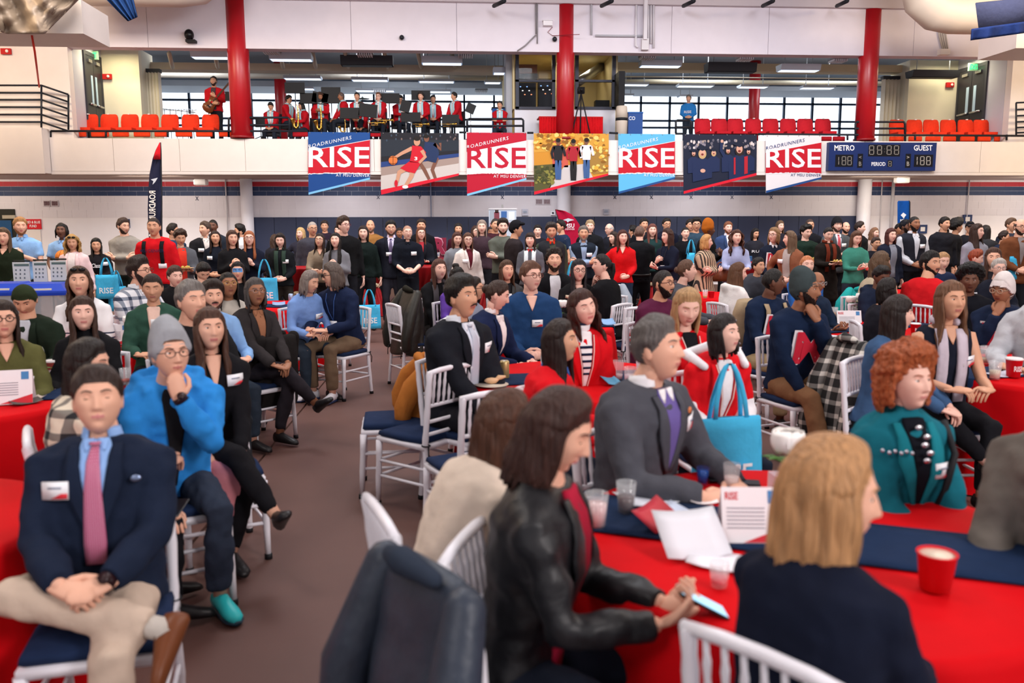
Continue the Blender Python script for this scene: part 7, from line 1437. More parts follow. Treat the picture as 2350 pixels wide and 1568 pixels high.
A(2226, 645, 56, 1, -10, -24, 0, 'sweater,14151c', 'afro,0f0d0e', 'D', 'table', '20242a', '', 'man with a large dark afro in black')
A(2300, 668, 64, 1, -40, -60, -4, 'sweater,18233c', 'buzz,120e0d', 'C', 'mouth+table', '20242a', 'M beanie:d8d0ce tall:1.6 g:c0a890', 'man in a cream beanie with his hand to his mouth')
A(2292, 617, 42, 1, -6, -10, 0, 'jacket,1b1e2a', 'short,b8b0aa', 'P', 'table', '20242a', 'f g:8c8488', 'older woman with short white hair and glasses')
A(2240, 593, 36, 1, 50, 60, -14, 'sweater,8c1c24', 'short,8c3c20', 'P', 'table', '20242a', '', 'child with short red hair')
A(2279, 594, 42, 1, -10, -20, 4, 'coat,2c2a30', 'longf,4c3024', 'A', 'table', '20242a', 'f', 'woman with long brown hair behind the white-haired woman')
A(2400, 660, 76, 1, -50, -60, 0, 'hoodie,b8bac0', 'short,3a2c28', 'B', 'table', '20242a', '', 'person in a pale grey sweatshirt cut by the right edge')
A(2085, 888, 138, 1, 8, 24, 6, 'coat,176878,14161e', 'puff,a0522c', 'P', 'lap', '15151a', 'f turtle b bt:.64 bx:.09 lap:1b7a88', 'older woman with puffy auburn hair in a teal coat', lean=2, depth=3.5)
A(2462, 905, 176, 1, -60, -70, 0, 'coat,6a645e', 'short,4a4442', 'A', 'lap', '20242a', '', 'person in a grey knit coat cut by the right edge')
A(1905, 1195, 205, 1, 132, 82, -4, 'sweater,14192a', 'mid,b8885c', 'A', 'table', '14161c', 'f hs:1.18', 'blonde woman in a dark navy sweater nearest the camera', lean=8, fat=1.15)
A(1282, 992, 192, 1, 74, 74, -20, 'leather,17171b,a81c38', 'mid,3a221c', 'A', 'phone', '1a1f2c', 'f closed bandr openall lip:d05060', 'woman in a black leather jacket looking at a phone', lean=10)
A(1160, 975, 160, 1, 112, 104, -10, 'sweater,d9c8b8', 'vlong,4c2e20', 'A', 'table', '27303c', 'f jeans', 'long-haired woman in a cream sweater bent forward', lean=24)
# -- standing crowd
A(8, 545, 38, 0, 10, 20, 0, 'sweater,20281a', 'vlong,5c4630', 'A', 'clasp', '1b201c', 'f v:.85', 'long-haired girl in dark green at the left edge')
A(46, 511, 35, 0, 10, 36, 2, 'tee,86b0e0', 'short,a87848', 'A', 'chest', '20282c', 'beard:9c6438 collar:86b0e0', 'bearded man in a light blue polo with clasped hands')
A(142, 531, 32, 0, 0, 10, 6, 'tee,8cb4e4', 'locs,15100f', 'D', 'clasp', '20242a', 'collar:8cb4e4', 'man with locs in a light blue polo holding a basketball')
A(166, 558, 34, 0, 10, 20, -4, 'coat,e8c8c8,e4d8d4', 'long_wide,b08850', 'B', 'side', '2c2c34', 'f shades openall', 'woman with big curly blonde hair and sunglasses on top')
A(221, 564, 33, 0, 14, 24, 0, 'jacket,1c1a1e', 'vlong,17120f', 'B', 'plate', '1b1b20', 'f b bx:.13 bt:.72 txt:Class box:-.05,.06,.62,.74', 'woman with long black hair in a dark hoodie carrying a bag')
A(283, 518, 32, 0, 4, 60, -6, 'sweater,8c867e', 'short,3a2820', 'A', 'crossed', '27302c', 'beard:3a2820', 'man in a grey pullover with crossed arms')
A(353, 522, 38, 0, 4, 8, 4, 'hoodie,cc1620', 'buzz,2c1e1a', 'B', 'side', '20242a', 'straps:1a1a1e txt:MSU_DENVER box:-.13,.13,.70,.77 tc:20284c b bt:.40 bx:.10', 'man in a red lettered hoodie with a backpack')
A(398, 531, 30, 0, 60, 100, 0, 'jacket,2c3c54', 'short,1c1614', 'B', 'side', '20242a', '', 'man in a blue-grey jacket behind the red hoodie')
A(414, 547, 33, 0, 30, 30, -14, 'coat,5c5e64,d83a2c', 'curly,3c281e', 'B', 'plate', '24262c', 'f openall nolapel', 'curly-haired woman in a grey cardigan over a red top')
A(470, 527, 30, 0, 30, -30, 4, 'blazer,1c1c20,d8d0cc', 'short,4a3a30', 'A', 'clasp', '1b1b20', 'b:l', 'man in a dark blazer turned left beside the white wall')
A(489, 520, 27, 0, 0, 4, 0, 'jacket,242a34', 'buzz,120e0d', 'D', 'side', '1b1b20', '', 'dark-skinned man in a dark plaid jacket behind the others')
A(494, 547, 30, 0, 10, 24, 8, 'sweater,171b26', 'wavy,2c1c16', 'B', 'clasp', '1b1b20', 'f b:l', 'dark-haired woman in a navy sweater with a white badge')
A(533, 548, 34, 0, 30, 34, 0, 'sweater,17171a', 'long,4a3024', 'A', 'chest', '1b1b20', 'f', 'brown-haired woman in black with arms raised to her chest')
A(549, 532, 28, 0, -40, -60, 0, 'shirt,d8dce4', 'quiff,15100f', 'B', 'side', '1b1b20', 'beard:15100f', 'dark-haired bearded man in a white shirt in profile')
A(572, 549, 34, 0, 10, 16, 8, 'sweater,181c2c', 'longf,a05c38', 'P', 'chest', '1c2234', 'f g b:l', 'red-haired woman in glasses and navy')
A(643, 553, 32, 0, 6, 8, -8, 'jacket,16181c', 'longf,231814', 'P', 'clasp', '2c2622', 'f scarf:2c3c34 b', 'dark-haired woman in a dark scarf looking down at the table')
A(690, 537, 25, 0, 0, -20, 0, 'tee,2a2a38', 'bob,c8a470', 'P', 'hip', '1b1b20', 'f', 'small blonde woman against the navy pads')
A(631, 552, 26, 0, 160, 170, 0, 'jacket,202028', 'wavy,3c281e', 'B', 'side', '1b1b20', 'f', 'wavy-haired woman facing away against the pads')
A(717, 526, 30, 0, 10, 30, 0, 'puffer,3c3c46', 'buzz,a49a92', 'B', 'side', '20242a', 'g:3c2c2c', 'older man with cropped grey hair in a quilted jacket')
A(734, 553, 31, 0, 10, -6, 12, 'sweater,8c7c6a', 'long,2c1e1a', 'A', 'table', '2a2628', 'f g b v:.82', 'woman in glasses and a tan sweater with a white badge')
A(770, 553, 33, 0, -6, -2, 10, 'sweater,76767c', 'vlong,15100f', 'P', 'chest', '1b1b20', 'f', 'woman with long black hair and a grey speckled top, hands clasped')
A(789, 518, 33, 0, 20, 54, 4, 'sweater,151517', 'quiff,3a281e', 'P', 'side', '1b1b20', 'g:5c2430', 'tall young man in glasses and black in profile')
A(776, 530, 22, 0, 0, -10, 0, 'sweater,15151a', 'long,1c1614', 'P', 'side', '1b1b20', 'f', 'partly hidden woman left of the tall young man')
A(834, 536, 30, 0, 0, 4, 4, 'sweater,16201e', 'bob,2c1e1a', 'P', 'side', '1b1b20', 'f', 'woman in a dark green top and earrings behind the bow-tied table')
A(850, 520, 27, 0, 6, 10, 4, 'jacket,8c6234', 'fringe,6c5c50', 'B', 'side', '20242a', 'beard:7c6c60', 'bald bearded man in a tan jacket')
A(897, 525, 31, 0, 4, 12, 0, 'blazer,1c1e28,dcd4ee', 'short,17110f', 'A', 'pocket', '30303a', 'tie:35285c g:8c7070 b:l bt:.55 bx:.03 beard:6a4c40 belt shoe:4a2c1c', 'tall man in a dark suit jacket and patterned purple tie')
A(935, 535, 31, 0, 12, 18, 4, 'shirt,141822', 'buzz,a8806c', 'P', 'clasp', '16181f', 'g:b8988c b bt:.66 roll', 'balding man in glasses and a dark navy shirt')
A(917, 536, 22, 0, 0, 6, 0, 'sweater,1c1c22', 'short,2c1e1a', 'C', 'side', '1b1b20', 'f', 'dark-haired woman peeking between the two suited men')
A(966, 537, 28, 0, 10, 20, 4, 'jacket,181a22,a03038', 'longf,6c3c24', 'P', 'plate', '1b1b20', 'f g', 'auburn-haired woman in glasses by the red bottle')
A(967, 519, 25, 0, 0, 6, 0, 'sweater,121318', 'short,2c1e1a', 'B', 'side', '1b1b20', '', 'tall man in black against the pads')
A(1049, 550, 31, 0, 20, 20, -4, 'sweater,7c8088', 'long,4c2c24', 'P', 'side', '1b1b20', 'f', 'brown-haired woman in a grey sweater hugging the white blazer woman')
A(1074, 552, 32, 0, 24, 10, 0, 'blazer,ddd2cc,5c1c28', 'longf,5c3c2c', 'P', 'side', '4a2028', 'f g:4c2c2c b:l', 'woman in a white blazer over a burgundy top')
A(1092, 533, 26, 0, 10, 26, 4, 'shirt,2c4058', 'wavy,3c2418', 'P', 'side', '1b1b20', 'plaid:141820 g', 'curly-haired man in a dark plaid shirt')
A(1106, 522, 27, 0, 0, 0, 0, 'sweater,3c2c34', 'long,8c7c70', 'P', 'side', '1b1b20', 'f', 'woman with long greying hair by the photo banner')
A(1137, 515, 28, 0, 10, 20, 4, 'jacket,3a1c24', 'buzz,2c221e', 'B', 'side', '1b1b20', 'stache', 'man with a moustache in a maroon jacket')
A(1154, 522, 31, 0, 0, 6, 2, 'sweater,5c6058', 'quiff,241812', 'P', 'crossed', '1b1b20', 'beard:35241a', 'bearded man in a grey-green quarter-zip, arms crossed')
A(1185, 527, 34, 0, 100, 96, 0, 'jacket,292224', 'short,2c221e', 'B', 'clasp', '1b1b20', 'flat:17171b', 'man in a dark flat cap and brown jacket, turned away')
A(1217, 552, 33, 0, -6, -10, 8, 'sweater,5c5e66', 'bangs,2c1c18', 'P', 'clasp', '1b1b20', 'f scarf:dce8ec collar:c82028', 'dark-haired woman in a white and turquoise scarf')
A(1265, 532, 34, 0, 10, 4, -4, 'vest,26272c,3c4438', 'quiff,302826', 'B', 'side', '1b1b20', 'beard:8c8684 b collar:c8301c', 'heavy man with a grey beard in a dark vest and olive sleeves', fat=1.2)
A(1234, 531, 25, 0, 0, 0, 0, 'sweater,1c1c24', 'short,17110f', 'P', 'side', '1b1b20', '', 'young man with short black hair behind the scarf woman')
A(1286, 521, 26, 0, -60, -70, 0, 'tee,1f2c44', 'short,17110f', 'B', 'side', '1b1b20', '', 'man in a navy tee in profile by the crimson flag')
A(1339, 537, 32, 0, 0, 0, 4, 'vest,1c2430,8ca0bc', 'short,6c645e', 'B', 'crossed', '1b1b20', 'b beard:a49a94', 'grey-haired man in a navy vest over light blue, arms crossed')
A(1354, 521, 26, 0, 0, -6, 0, 'jacket,15161a', 'short,9c8464', 'P', 'side', '1b1b20', 'collar:1c1c20', 'fair-haired man in black behind the navy vest')
A(1398, 527, 25, 0, -60, -60, 0, 'sweater,20222c', 'fringe,b0aaa6', 'P', 'side', '1b1b20', 'g', 'white-haired man in glasses in profile')
A(1408, 547, 28, 0, -60, -60, 0, 'sweater,17171b', 'long,2c1c16', 'P', 'side', '1b1b20', 'f', 'long-haired woman in black left of the red top')
A(1429, 546, 32, 0, -6, 10, 4, 'sweater,d0161c', 'wavy,4c241a', 'P', 'hip+clasp', '27354c', 'f v:.8 jeans slim', 'smiling woman in a bright red quarter-zip and jeans')
A(1468, 536, 33, 0, 176, 160, 0, 'shirt,15161a', 'buzz,6c5248', 'P', 'clasp', '16161a', 'belt roll', 'man with a shaved head in a black shirt seen from the back')
A(1478, 515, 24, 0, 0, 10, 0, 'sweater,16181e', 'short,17110f', 'B', 'side', '1b1b20', '', 'dark-haired man right behind the shaved head')
A(1452, 532, 24, 0, -160, -120, 0, 'jacket,1c1c20', 'curly,120e0d', 'B', 'side', '1b1b20', '', 'curly black-haired person left of the shaved head')
A(1497, 530, 27, 0, 0, 0, 2, 'jacket,1c3434', 'longf,6c3c34', 'P', 'side', '1b1b20', 'f', 'red-haired woman in a dark green jacket by the pads')
A(1531, 543, 33, 0, -50, -66, 0, 'sweater,15192a', 'long,3c221a', 'P', 'chest+phone', '1b1b20', 'f lanyard:2c2c34', 'brown-haired woman in navy facing left with a hand at her chin')
A(1530, 514, 24, 0, 0, 10, 0, 'jacket,15192a', 'short,17110f', 'B', 'side', '1b1b20', 'g', 'man in glasses and navy against the pads')
A(1573, 536, 26, 0, 0, 0, 4, 'sweater,121216', 'bun,17110f', 'P', 'clasp', '1b1b20', 'f', 'slim woman with tied black hair in black')
A(1598, 517, 26, 0, 0, -6, 0, 'sweater,2c4050', 'quiff,17110f', 'B', 'side', '1b1b20', 'g', 'smiling man in glasses beside the orange beanie')
A(1584, 518, 24, 0, 0, 6, 0, 'sweater,20242c', 'short,17110f', 'B', 'side', '1b1b20', '', 'man behind the slim woman in black')
A(1627, 527, 32, 0, 60, 96, -4, 'jacket,121214', 'buzz,120e0d', 'D', 'chest', '141416', 'beanie:a85c1c tall:2.0', 'tall man in black with an orange-brown beanie')
A(1622, 556, 34, 0, 40, 70, 0, 'coat,c0a488', 'bob,c8945c', 'P', 'crossed', '1b1b20', 'f vstripes:2a2220 coatlong', 'blonde woman in a tan coat with dark stripes')
A(1671, 524, 25, 0, 0, 4, 2, 'blazer,34466c,e0e0ec', 'short,7c4a30', 'P', 'side', '1b1b20', 'beard:8c5030', 'bearded man in a blue suit jacket against the pads')
A(1690, 546, 32, 0, 0, 6, 10, 'sweater,a8b0d4', 'long_wide,4c2c20', 'P', 'table', '1b1b20', 'f', 'woman with long wavy brown hair in lavender')
A(1733, 537, 23, 0, 0, 20, -10, 'tee,24242c', 'bob,15100f', 'B', 'side', '1b1b20', 'f txt:RU box:-.08,.06,.52,.62', 'dark-haired person in a charcoal tee by the pads')
A(1776, 541, 33, 0, 6, -50, 4, 'sweater,1a2030', 'bob,8c6a48', 'P', 'clasp', '1b1b20', 'f g M:c02438 collar:e8e8ee', 'woman in glasses and a navy letter M sweater')
A(1812, 549, 34, 0, -40, -100, 0, 'jacket,8c5840,a89c98', 'long,6c5440', 'P', 'hip+clasp', '1f2c44', 'f shades openall nolapel b:l', 'woman in a brown jacket and grey top, hair down, turned left')
A(1850, 534, 30, 0, 10, 20, -8, 'jacket,1a2c24', 'curly,14100f', 'P', 'plate', '1b1b20', '', 'short-haired person in dark green holding a plate')
A(1858, 518, 26, 0, 0, 0, 0, 'sweater,15161c', 'buzz,3c2c26', 'B', 'side', '1b1b20', '', 'man behind the plate holder against the pads')
A(1901, 538, 30, 0, 10, 4, -16, 'coat,201b18', 'bun,1c1614', 'P', 'plate', '1b1b20', 'f scarf:6a2c1c long coatlong', 'woman in a long dark coat looking at her plate')
A(1921, 518, 28, 0, 4, 4, 0, 'coat,4a4e52,d8d4dc', 'short,2c1e1a', 'P', 'plate', '1b1b20', 'beanie:1c1c20 beard:4c3428 b tie:b02030', 'man in a black beanie, grey cardigan and red tie')
A(1941, 523, 24, 0, 0, 6, 0, 'sweater,1c1a20', 'fringe,3c2c26', 'A', 'side', '1b1b20', 'beard:2c1e1a!', 'bald man with a dark beard in black')
A(1965, 548, 34, 0, 0, 6, -14, 'sweater,3c8070', 'long,5c3c2c', 'P', 'phone', '2a2e38', 'f', 'woman in a sea-green sweater looking down')
A(1974, 524, 26, 0, 30, 60, 0, 'jacket,15161a', 'short,2c1e1a', 'P', 'side', '1b1b20', '', 'dark-haired man in black behind the sea-green sweater')
A(2007, 536, 24, 0, 20, 30, 0, 'coat,a08c84', 'wavy,7c5840', 'P', 'side', '1b1b20', 'f', 'small wavy-haired woman in beige by the white column')
A(2045, 541, 30, 0, 10, 14, 2, 'coat,1b2030,7c808c', 'mid,4c2420', 'P', 'side', '1b1b20', 'f openall nolapel', 'auburn-haired woman in a navy cardigan over grey')
A(2098, 515, 31, 0, 4, 14, 4, 'vest,23252e,c8ccd4', 'buzz,120e0d', 'C', 'clasp', '1b1b20', 'beard:14100f b collar:e4e4ec', 'tall bearded man in a charcoal vest and pale hood', fat=1.1)
A(2078, 521, 27, 0, 20, 40, 0, 'jacket,3c2c2c', 'short,120e0d', 'D', 'side', '1b1b20', 'cap:1c1c22 beard:120e0d', 'man in a dark cap left of the charcoal vest')
A(2064, 527, 24, 0, 0, 10, 0, 'sweater,4c3c34', 'short,17110f', 'C', 'side', '1b1b20', '', 'man in brown leftmost of the group under the blue flag')
A(2168, 515, 27, 0, 4, 20, 0, 'jacket,1c1c22', 'short,17110f', 'B', 'side', '1b1b20', 'stache', 'man with a moustache in black by the dark square frame')
A(2197, 521, 27, 0, 60, 90, 0, 'jacket,17171c', 'afro,120e0d', 'B', 'side', '1b1b20', '', 'person with black curls in profile at the right')
A(2166, 540, 27, 0, 0, 0, 4, 'sweater,22302c', 'curly,2c1e1a', 'C', 'side', '1b1b20', '', 'young man in a dark green sweater behind a table')
A(2243, 533, 33, 0, 10, 34, 2, 'sweater,8c8c98', 'vlong,35221a', 'P', 'clasp', '1b1b20', 'f', 'woman with long dark hair in a heather grey sweater')
A(2226, 524, 25, 0, -10, -20, 0, 'jacket,1c1c22', 'short,17110f', 'B', 'side', '1b1b20', 'cap:17181e g', 'person in a black cap and glasses')
A(2262, 532, 26, 0, 150, 160, 0, 'puffer,2c2c30', 'long,17110f', 'B', 'side', '1b1b20', 'f', 'dark-haired woman in a padded jacket facing away')
A(2321, 517, 27, 0, 10, 20, 0, 'jacket,2a2e3c', 'short,5c4434', 'B', 'side', '1b1b20', '', 'man in a navy jacket behind the brown coat')
A(2342, 522, 34, 0, -6, 0, 0, 'coat,6c4028,8c8484', 'fringe,3c2c26', 'A', 'clasp', '20242a', 'g beard:2c1e1a b nolapel', 'bearded man in glasses and a brown coat')
A(745, 520, 22, 0, 0, 10, 0, 'sweater,2c2230', 'short,2c1e1a', 'B', 'side', '1b1b20', '', 'short-haired man far back right of the quilted jacket')
A(1052, 527, 24, 0, 0, 4, 0, 'sweater,3c1420', 'long,1c1614', 'B', 'side', '1b1b20', 'f', 'dark-haired woman in maroon near the letter R')
A(1127, 533, 22, 0, 0, 0, 0, 'sweater,2c1c24', 'short,2c1e1a', 'C', 'side', '1b1b20', '', 'man half hidden left of the moustached man')
A(1790, 520, 22, 0, 0, 20, 0, 'sweater,20202a', 'long,5c4430', 'P', 'side', '1b1b20', 'f', 'brown-haired woman far back by the pads')
A(2010, 560, 30, 0, 0, 10, 0, 'sweater,1c1c24', 'short,3c2c26', 'B', 'side', '1b1b20', '', 'dark-clothed person between the beige top and the sea-green sweater')
A(2305, 545, 28, 0, 40, 60, 0, 'jacket,1c2438', 'short,2c1e1a', 'B', 'side', '1b1b20', '', 'man in dark blue half hidden at the right edge')
# -- on the gallery
G = ZFL
def B(x, y, hh, sit, by, hy, hp, top, hair, sk, arms, bottom, ext, label, dd=23.2, dz=0): return A(x, y, hh, sit, by, hy, hp, top, hair, sk, arms, bottom, ext, label, zf=G+dz, depth=dd, chair=False)
B(489, 167, 20, 0, 6, 4, 14, 'jacket,c01a24,4a3c40', 'short,2c1e1a', 'B', 'belly+chest', '20242c', 'openall nolapel beard:3c2820', 'bass guitarist in a red jacket standing on the gallery')
BANDJ = 'jacket,b81824,e4dcdc'
for a in ((622, 257, 18, 0, 0, -30, 'short,17110f', 'B', 'clasplap', 'leftmost seated band member looking down'), (664, 242, 20, 60, 70, 0, 'curly,17110f', 'B', 'lap', 'curly-haired band member in profile beside the saxophone'), (692, 262, 19, -40, -50, -14, 'long,15100f', 'B', 'phone', 'long-haired saxophonist in the band'), (737, 247, 19, 0, 0, -10, 'curly,3c2418', 'C', 'phone', 'saxophonist with reddish curls in the band'),
          (732, 214, 17, 160, 160, 0, 'curly,15100f', 'B', 'lap', 'band member at the back whose curls show over the music stands'), (783, 245, 18, -60, -60, 0, 'short,5c4c48', 'C', 'lap', 'band member right of the large music stand'), (828, 262, 18, 0, 0, -10, 'short,3c2820', 'B', 'lap', 'trumpet player between the low music stands'), (869, 248, 20, 0, -6, 0, 'short,6c4430', 'P', 'clasplap', 'band member in glasses holding a horn'), (918, 240, 20, 30, 30, -20, 'quiff,1c1614', 'B', 'phone', 'tall band member looking down right of the glasses'),
          (966, 250, 19, -10, -14, 0, 'quiff,2c1e1a', 'A', 'clasp', 'band member with light scarf and jeans'), (994, 240, 20, 0, 6, -6, 'short,1c1614', 'B', 'clasp', 'band member standing out in the middle right of the band'), (1042, 249, 20, -40, -70, 0, 'short,1c1614', 'B', 'lap', 'band member in profile at the right of the band'), (1147, 262, 18, 0, -14, 0, 'short,17110f', 'B', 'crossed', 'band member sitting alone left of the booth table'), (820, 246, 16, 0, 0, 0, 'short,1c1614', 'B', 'lap', 'drummer half hidden below the cymbal'), (868, 222, 16, -30, -40, 0, 'short,3c3440', 'B', 'lap', 'band member standing behind the player in glasses')):
    B(a[0], a[1], a[2], 1, a[3], a[4], a[5], BANDJ.replace('jacket', 'jacket'), a[6], a[7], a[8], '2a303c', 'scarf:a8d4e0 nolapel'+(' g' if 'in glasses' in a[9] and 'behind' not in a[9] else ''), a[9], dz=-.15 if a[1] > 250 else .1, dd=23.1+(.5 if a[1] < 245 else 0)+(1.2 if a[1] < 225 else 0))
B(1580, 243, 20, 0, -10, -30, 0, 'sweater,2c78bc', 'short,5c544e', 'B', 'clasp', '27303c', 'txt:RISE box:-.12,.08,.42,.56', 'man in a blue lettered sweatshirt standing on the gallery', dd=24.5)
# ---- settle depths so that bodies do not share a spot, then build
for p in PEOPLE: place(p)
ps = sorted(PEOPLE, key=lambda p: p['d'])
for it in range(14):
    for i, a in enumerate(ps):
        for b_ in ps[i+1:]:
            if a['zf'] != b_['zf'] or (a['sit'] and b_['sit']): continue
            v_ = b_['loc'][:2]-a['loc'][:2]; dd = np.linalg.norm(v_); mn = .44
            if dd < mn:
                c_ = b_ if not b_['sit'] else a
                c_['d'] += (mn-dd)*.6*(1 if c_ is b_ else -1); place(c_)
        if not a['sit'] and not a['zf']:
            for tx, ty, tr in TABLES:
                v_ = a['loc'][:2]-np.array([tx, ty]); dd = np.linalg.norm(v_)
                if dd < tr+.18: a['d'] += (tr+.18-dd)*.7*(1 if v_[1] > 0 else -1); place(a)
            if a['loc'][1] > YW-.35: a['d'] -= .3; place(a)
for p in PEOPLE:
    if not p['sit'] and not p['zf']:    # re-fit height to the final depth
        z1 = skel(1, False, p['lean'], 0, p['sex'], p['arms'], p['legs'], R(p['hp']))['H'][2]; z = at_d(p['x'], p['y'], p['d'])[2]
        p['k'] = float(np.clip(z/z1, .86, 1.10)); place(p)
for p in PEOPLE:
    build_person(p)
    if p['sit']:
        c_, s_ = cos(p['rz']), sin(p['rz']); lx, ly = 0, -.10
        X_, Y_ = p['loc'][0]+c_*lx-s_*ly, p['loc'][1]+s_*lx+c_*ly
        if p['chair']: chair(X_, Y_, p['rz'], short('white chair of the '+p['label']), full=p['hh'] > 56)
        elif p['zf']:
            q = MB(); q.box((-.2, -.22, .38), (.2, .2, .44)); q.box((-.2, .18, .44), (.2, .22, .8))
            for a in (-.18, .18):
                for b_ in (-.2, .2): q.box((a-.012, b_-.012, 0), (a+.012, b_+.012, .4))
            o = q.build('band_chair', [pl('26262c')], None, smooth=False); o.location = (X_, Y_, p['zf']); o.rotation_euler = (0, 0, p['rz']); tag(o, short('dark chair under the '+p['label']), 'chair')
# ================================================================ LAST DETAILS
PB = {p['label']: p for p in PEOPLE}
def who(s): return next(p for p in PEOPLE if s in p['label'])
def wpt(p, v): return np.array(Matrix.Rotation(p['rz'], 3, 'Z') @ Vector(v))+p['loc']
def held_phone(s, side, lab, off=(0, -.10, .01), tx=.5, rz=0, scr=None):
    p = who(s); sh, el, wr, hd, hn, cu = p['J']['arm'+side]; P_ = wpt(p, np.array(wr)+np.array(off)); o, q = phone(P_, p['rz']+rz, lab, tx)
    if scr:
        c = q.build('screen', [mat('em', scr, .3, emit=.8)], None, smooth=False); c.parent = o
held_phone('leather jacket', 'b', 'phone with a bright blue screen held by the woman in leather', (-.04, -.11, .03), .5, .3, '8cc4e0'); held_phone('grey beanie, hand', 'a', 'dark phone held by the man in a blue sweatshirt', (.05, -.11, .02), .2, -.5)
# basketball
p = who('holding a basketball'); P_ = wpt(p, (.10, -.26, 1.28)); t = thing('basketball', 'orange basketball held by the man in a light blue polo', 'ball', tuple(P_)); q = MB(); q.ball((0, 0, 0), .12, 24); q.build('ball_body', [pl('d0762c', .6)], t)
q = MB(); a_ = np.linspace(0, 2*pi, 25)
q.tube(np.stack([.12*np.cos(a_), .12*np.sin(a_), 0*a_], 1), .003, 4); q.tube(np.stack([0*a_, .12*np.cos(a_), .12*np.sin(a_)], 1), .003, 4); q.tube(np.stack([.12*np.cos(a_), 0*a_, .12*np.sin(a_)], 1), .003, 4); q.build('seam', [pl('3c2010')], t)
# bass guitar
p = who('bass guitarist'); P_ = wpt(p, (-.06, -.22, 1.12)); t = thing('bass_guitar', 'brown bass guitar slung on the standing guitarist', 'guitar', tuple(P_), p['rz']); M_ = np.array(Matrix.Rotation(R(42), 4, 'Y')); q = MB(); out = []
rr = []
for z, w_ in ((-.26, .05), (-.22, .13), (-.12, .165), (-.02, .12), (.06, .115), (.14, .15), (.2, .09), (.23, .03)): rr.append(np.array([(-w_, -.025, z), (w_, -.025, z), (w_, .02, z), (-w_, .02, z)]) @ M_[:3, :3].T)
q.rings(rr); q.build('guitar_body', [mat('plain', '7c4426', .25)], t)
q = MB(); q.box((-.022, -.035, .1), (.022, -.01, .82), 0, M_); q.build('neck', [pl('4a2c1c')], t, smooth=False); q = MB(); q.box((-.035, -.035, .82), (.035, -.01, .98), 0, M_)
for j in range(4): q.box((-.06, -.03, .84+.035*j), (-.035, -.015, .855+.035*j), 0, M_)
q.build('headstock', [pl('5a3420')], t, smooth=False); q = MB(); q.box((-.05, -.045, -.1), (.05, -.025, -.06), 0, M_); q.box((-.04, -.04, .0), (.04, -.025, .03), 0, M_); q.build('pickup', [pl('15120f')], t, smooth=False)
# pennant-like scarf held at the column
P_ = at_Y(541, 186, YF+.0); q = MB(); q.grid(np.array([[at_Y(a+(b_-a)*u, y_, YF+.03) for u in np.linspace(0, 1, 4)] for y_, a, b_ in ((165, 533, 541), (185, 535, 548), (205, 537, 551))]), 0, thick=np.array([0, .02, 0])); o = q.build('pennant', [pl('bcd8dc')], None); tag(o, 'pale turquoise pennant leaning on the left red column', 'pennant')
# plates held by the standing guests
for s in ('grey cardigan over a red top', 'dark green holding a plate', 'looking at her plate'):
    p = who(s); a, b_ = np.array(p['J']['arma'][2]), np.array(p['J']['armb'][2]); P_ = wpt(p, (a+b_)/2+np.array([0, -.06, .03])); t = thing('plate', 'plate of snacks held by the '+p['label'], 'plate', tuple(P_)); q = MB(); q.lathe([(.07, 0), (.13, .015), (.125, .017), (.06, .006)], n=20); q.build('dish', [pl('c8a078')], t)
    q = MB()
    for j in range(5): q.ball((.05*cos(j*1.3), .05*sin(j*1.3), .025), .022, 6, 0, .1, j)
    q.build('snacks', [pl('c0a858')], t)
# cream patches on the black sweater, stripe turtleneck, jersey piping, jersey print
p = who('cream patches'); T = p['T']
q = MB()
for (x_, t_) in ((-.10, .62), (-.05, .68), (-.12, .74), (.0, .60), (-.03, .52), (.06, .55)): T.patch(q, [(t_, x_-.022, x_+.022), (t_+.06, x_-.018, x_+.026)], .018, 3, 0, th=.004)
q.build('cream_patch', [fab('d8c8b0')], p['root'])
def piping(p, col='e8c8c0', w0=.30):
    T = p['T']; q = MB()
    for s in (-1, 1): q.tube([T.x(s*(.004+.05*max(0, (t-w0)/(.95-w0))**.8)*p['k'], t, .020) for t in np.linspace(.05, .95, 12)], .0035, 5)
    q.build('piping', [fab(col)], p['root'])
for s in ('striped turtleneck', 'straight hair in a red jersey', 'red jersey over a white hoodie'): piping(who(s))
p = who('striped turtleneck'); T0 = Torso(p['J'], p['k'], 'f', 0)
a, b_ = T0.c(.93)[0], p['J']['H']-np.array([0, -.01, .09*p['k']])
q = MB(); q.tube([a, a*.55+b_*.45, b_], [.062, .055, .052], 16); q.build('turtleneck', [fab('f0eef2')], p['root']); nk = p['root']
for j in range(5): u = .12+.18*j; c_ = a*(1-u)+b_*u; q = MB(); q.tube([c_-np.array([0, 0, .003]), c_+np.array([0, 0, .004])], .064-.011*min(1, u*2), 16); q.build('navy_stripe', [fab('1c2440')], nk)
for j in range(5):
    t_ = .52+.075*j; q = MB(); w_ = .045*max(.1, (t_-.30)/(.92-.30))**.8; p['T'].patch(q, [(t_, -w_, w_), (t_+.025, -w_, w_)], .013, 5, 0, th=.004); q.build('navy_stripe', [fab('1c2440')], nk)
p = who('white hoodie, hands'); sh, el, wr, *_ = p['J']['arma']
for nme in 'ab':
    sh, el, wr, *_ = p['J']['arm'+nme]; q = MB(); q.tube([el*.75+sh*.25, el, el*.5+wr*.5, wr*.85+el*.15], np.array([.060, .068, .062, .052]), 14, round_=True); garment(q, 'white_sleeve', [fab('eceaf0')], p['root'], .013, 0, .02)
q = MB(); T = p['T']; q.tube([T.x(-.10, .93, .03), T.x(-.12, .93, .04, True), T.x(0, .92, .06, True), T.x(.12, .93, .04, True), T.x(.10, .93, .03)], [.022, .034, .046, .034, .022], 10, round_=True); q.build('hood', [fab('eceaf0')], p['root'])
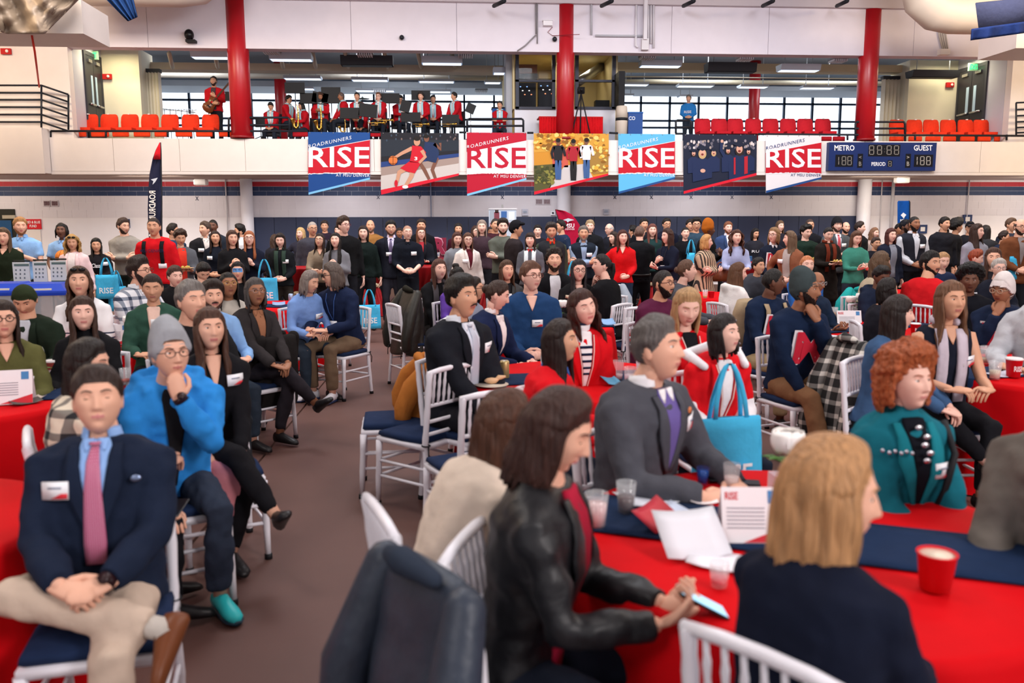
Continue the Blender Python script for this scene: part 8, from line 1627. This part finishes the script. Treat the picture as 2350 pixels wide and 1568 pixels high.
# napkin knot held by the striped turtleneck woman, pink scarf on the curly blonde, pink cardigan in the lap
p = who('black V-neck sweater beside'); a = np.array(p['J']['arma'][2]); P_ = wpt(p, a+np.array([.10, -.06, -.10])); q = MB(); q.rings([np.array([(w_*cos(t), .05*sin(t), z) for t in np.linspace(0, 2*pi, 12, endpoint=False)]) for z, w_ in ((.08, .09), (.04, .12), (-.06, .11), (-.16, .07), (-.22, .02))]); o = q.build('pink_cloth', [fab('d88890')]); o.location = tuple(P_); tag(o, 'pink knitted cloth in the lap of the woman in a black V-neck', 'cloth')
# coffee cups / can held
p = who('glasses and a brown coat'); P_ = wpt(p, np.array(p['J']['armb'][2])+np.array([-.05, -.09, -.02])); can(tuple(P_), 'dark can held by the bearded man in a brown coat', '2a2c34')
p = who('light blue polo with clasped'); P_ = wpt(p, np.array(p['J']['armb'][2])+np.array([-.06, -.10, .0])); cup(tuple(P_), 'white cup held by the man in a light blue polo', .11, .04, 'eef0f4', 'f4f4f8', None, False)
# necklace and brooch on the teal coat, camera bag
p = who('puffy auburn'); T = p['T']; q = MB()
for j in range(5): q.ball(T.x(.0+.012*(j % 2), .93-.05*j, .035), (.016, .006, .010), 8)
q.build('necklace', [metal('e8e8f0')], p['root']); q = MB()
for j in range(6): q.ball(T.x((-.05-.018*j)*p['k'], .78+.01*(j % 2), .03), .008, 6)
q.build('brooch_chain', [metal('d8dce8')], p['root'])
q = MB(); q.tube([T.x(.13, .93, .02), T.x(.11, .75, .03), T.x(.08, .5, .03), T.x(.05, .3, .03)], .014, 6); q.build('bag_strap', [pl('15151a')], p['root'])
P_ = wpt(p, T.x(.02, .22, .09)); t = thing('camera_bag', 'black bag in the lap of the woman in a teal coat', 'bag', tuple(P_), p['rz']); q = MB(); q.rings([np.array([(-a, -b_, z), (a, -b_, z), (a, b_, z), (-a, b_, z)]) for a, b_, z in ((.09, .05, -.09), (.11, .06, -.05), (.11, .06, .04), (.07, .04, .07))]); q.build('bag_body', [leather('17171b')], t); q = MB(); q.ball((-.04, -.065, .0), .02, 8); q.build('buckle', [metal('c8c8d0')], t)
# pin badges
p = who('navy blazer and pink tie'); q = MB(); P_ = p['T'].x(.125*p['k'], .74, .022); q.ball(P_, (.018, .005, .013), 10); q.build('lapel_pin', [metal('8898b8')], p['root'])
p = who('charcoal blazer over'); q = MB(); P_ = p['T'].x(.09*p['k'], .84, .024); q.ball(P_, (.012, .005, .014), 10); q.build('lapel_pin', [pl('d88050')], p['root'])
# blue sweatshirt print
p = who('grey beanie, hand'); torso_text(p['T'], p['root'], 'RISE', -.14, -.03, .42, .52, 'f0f4fa', 'chest_lettering', p['k'])
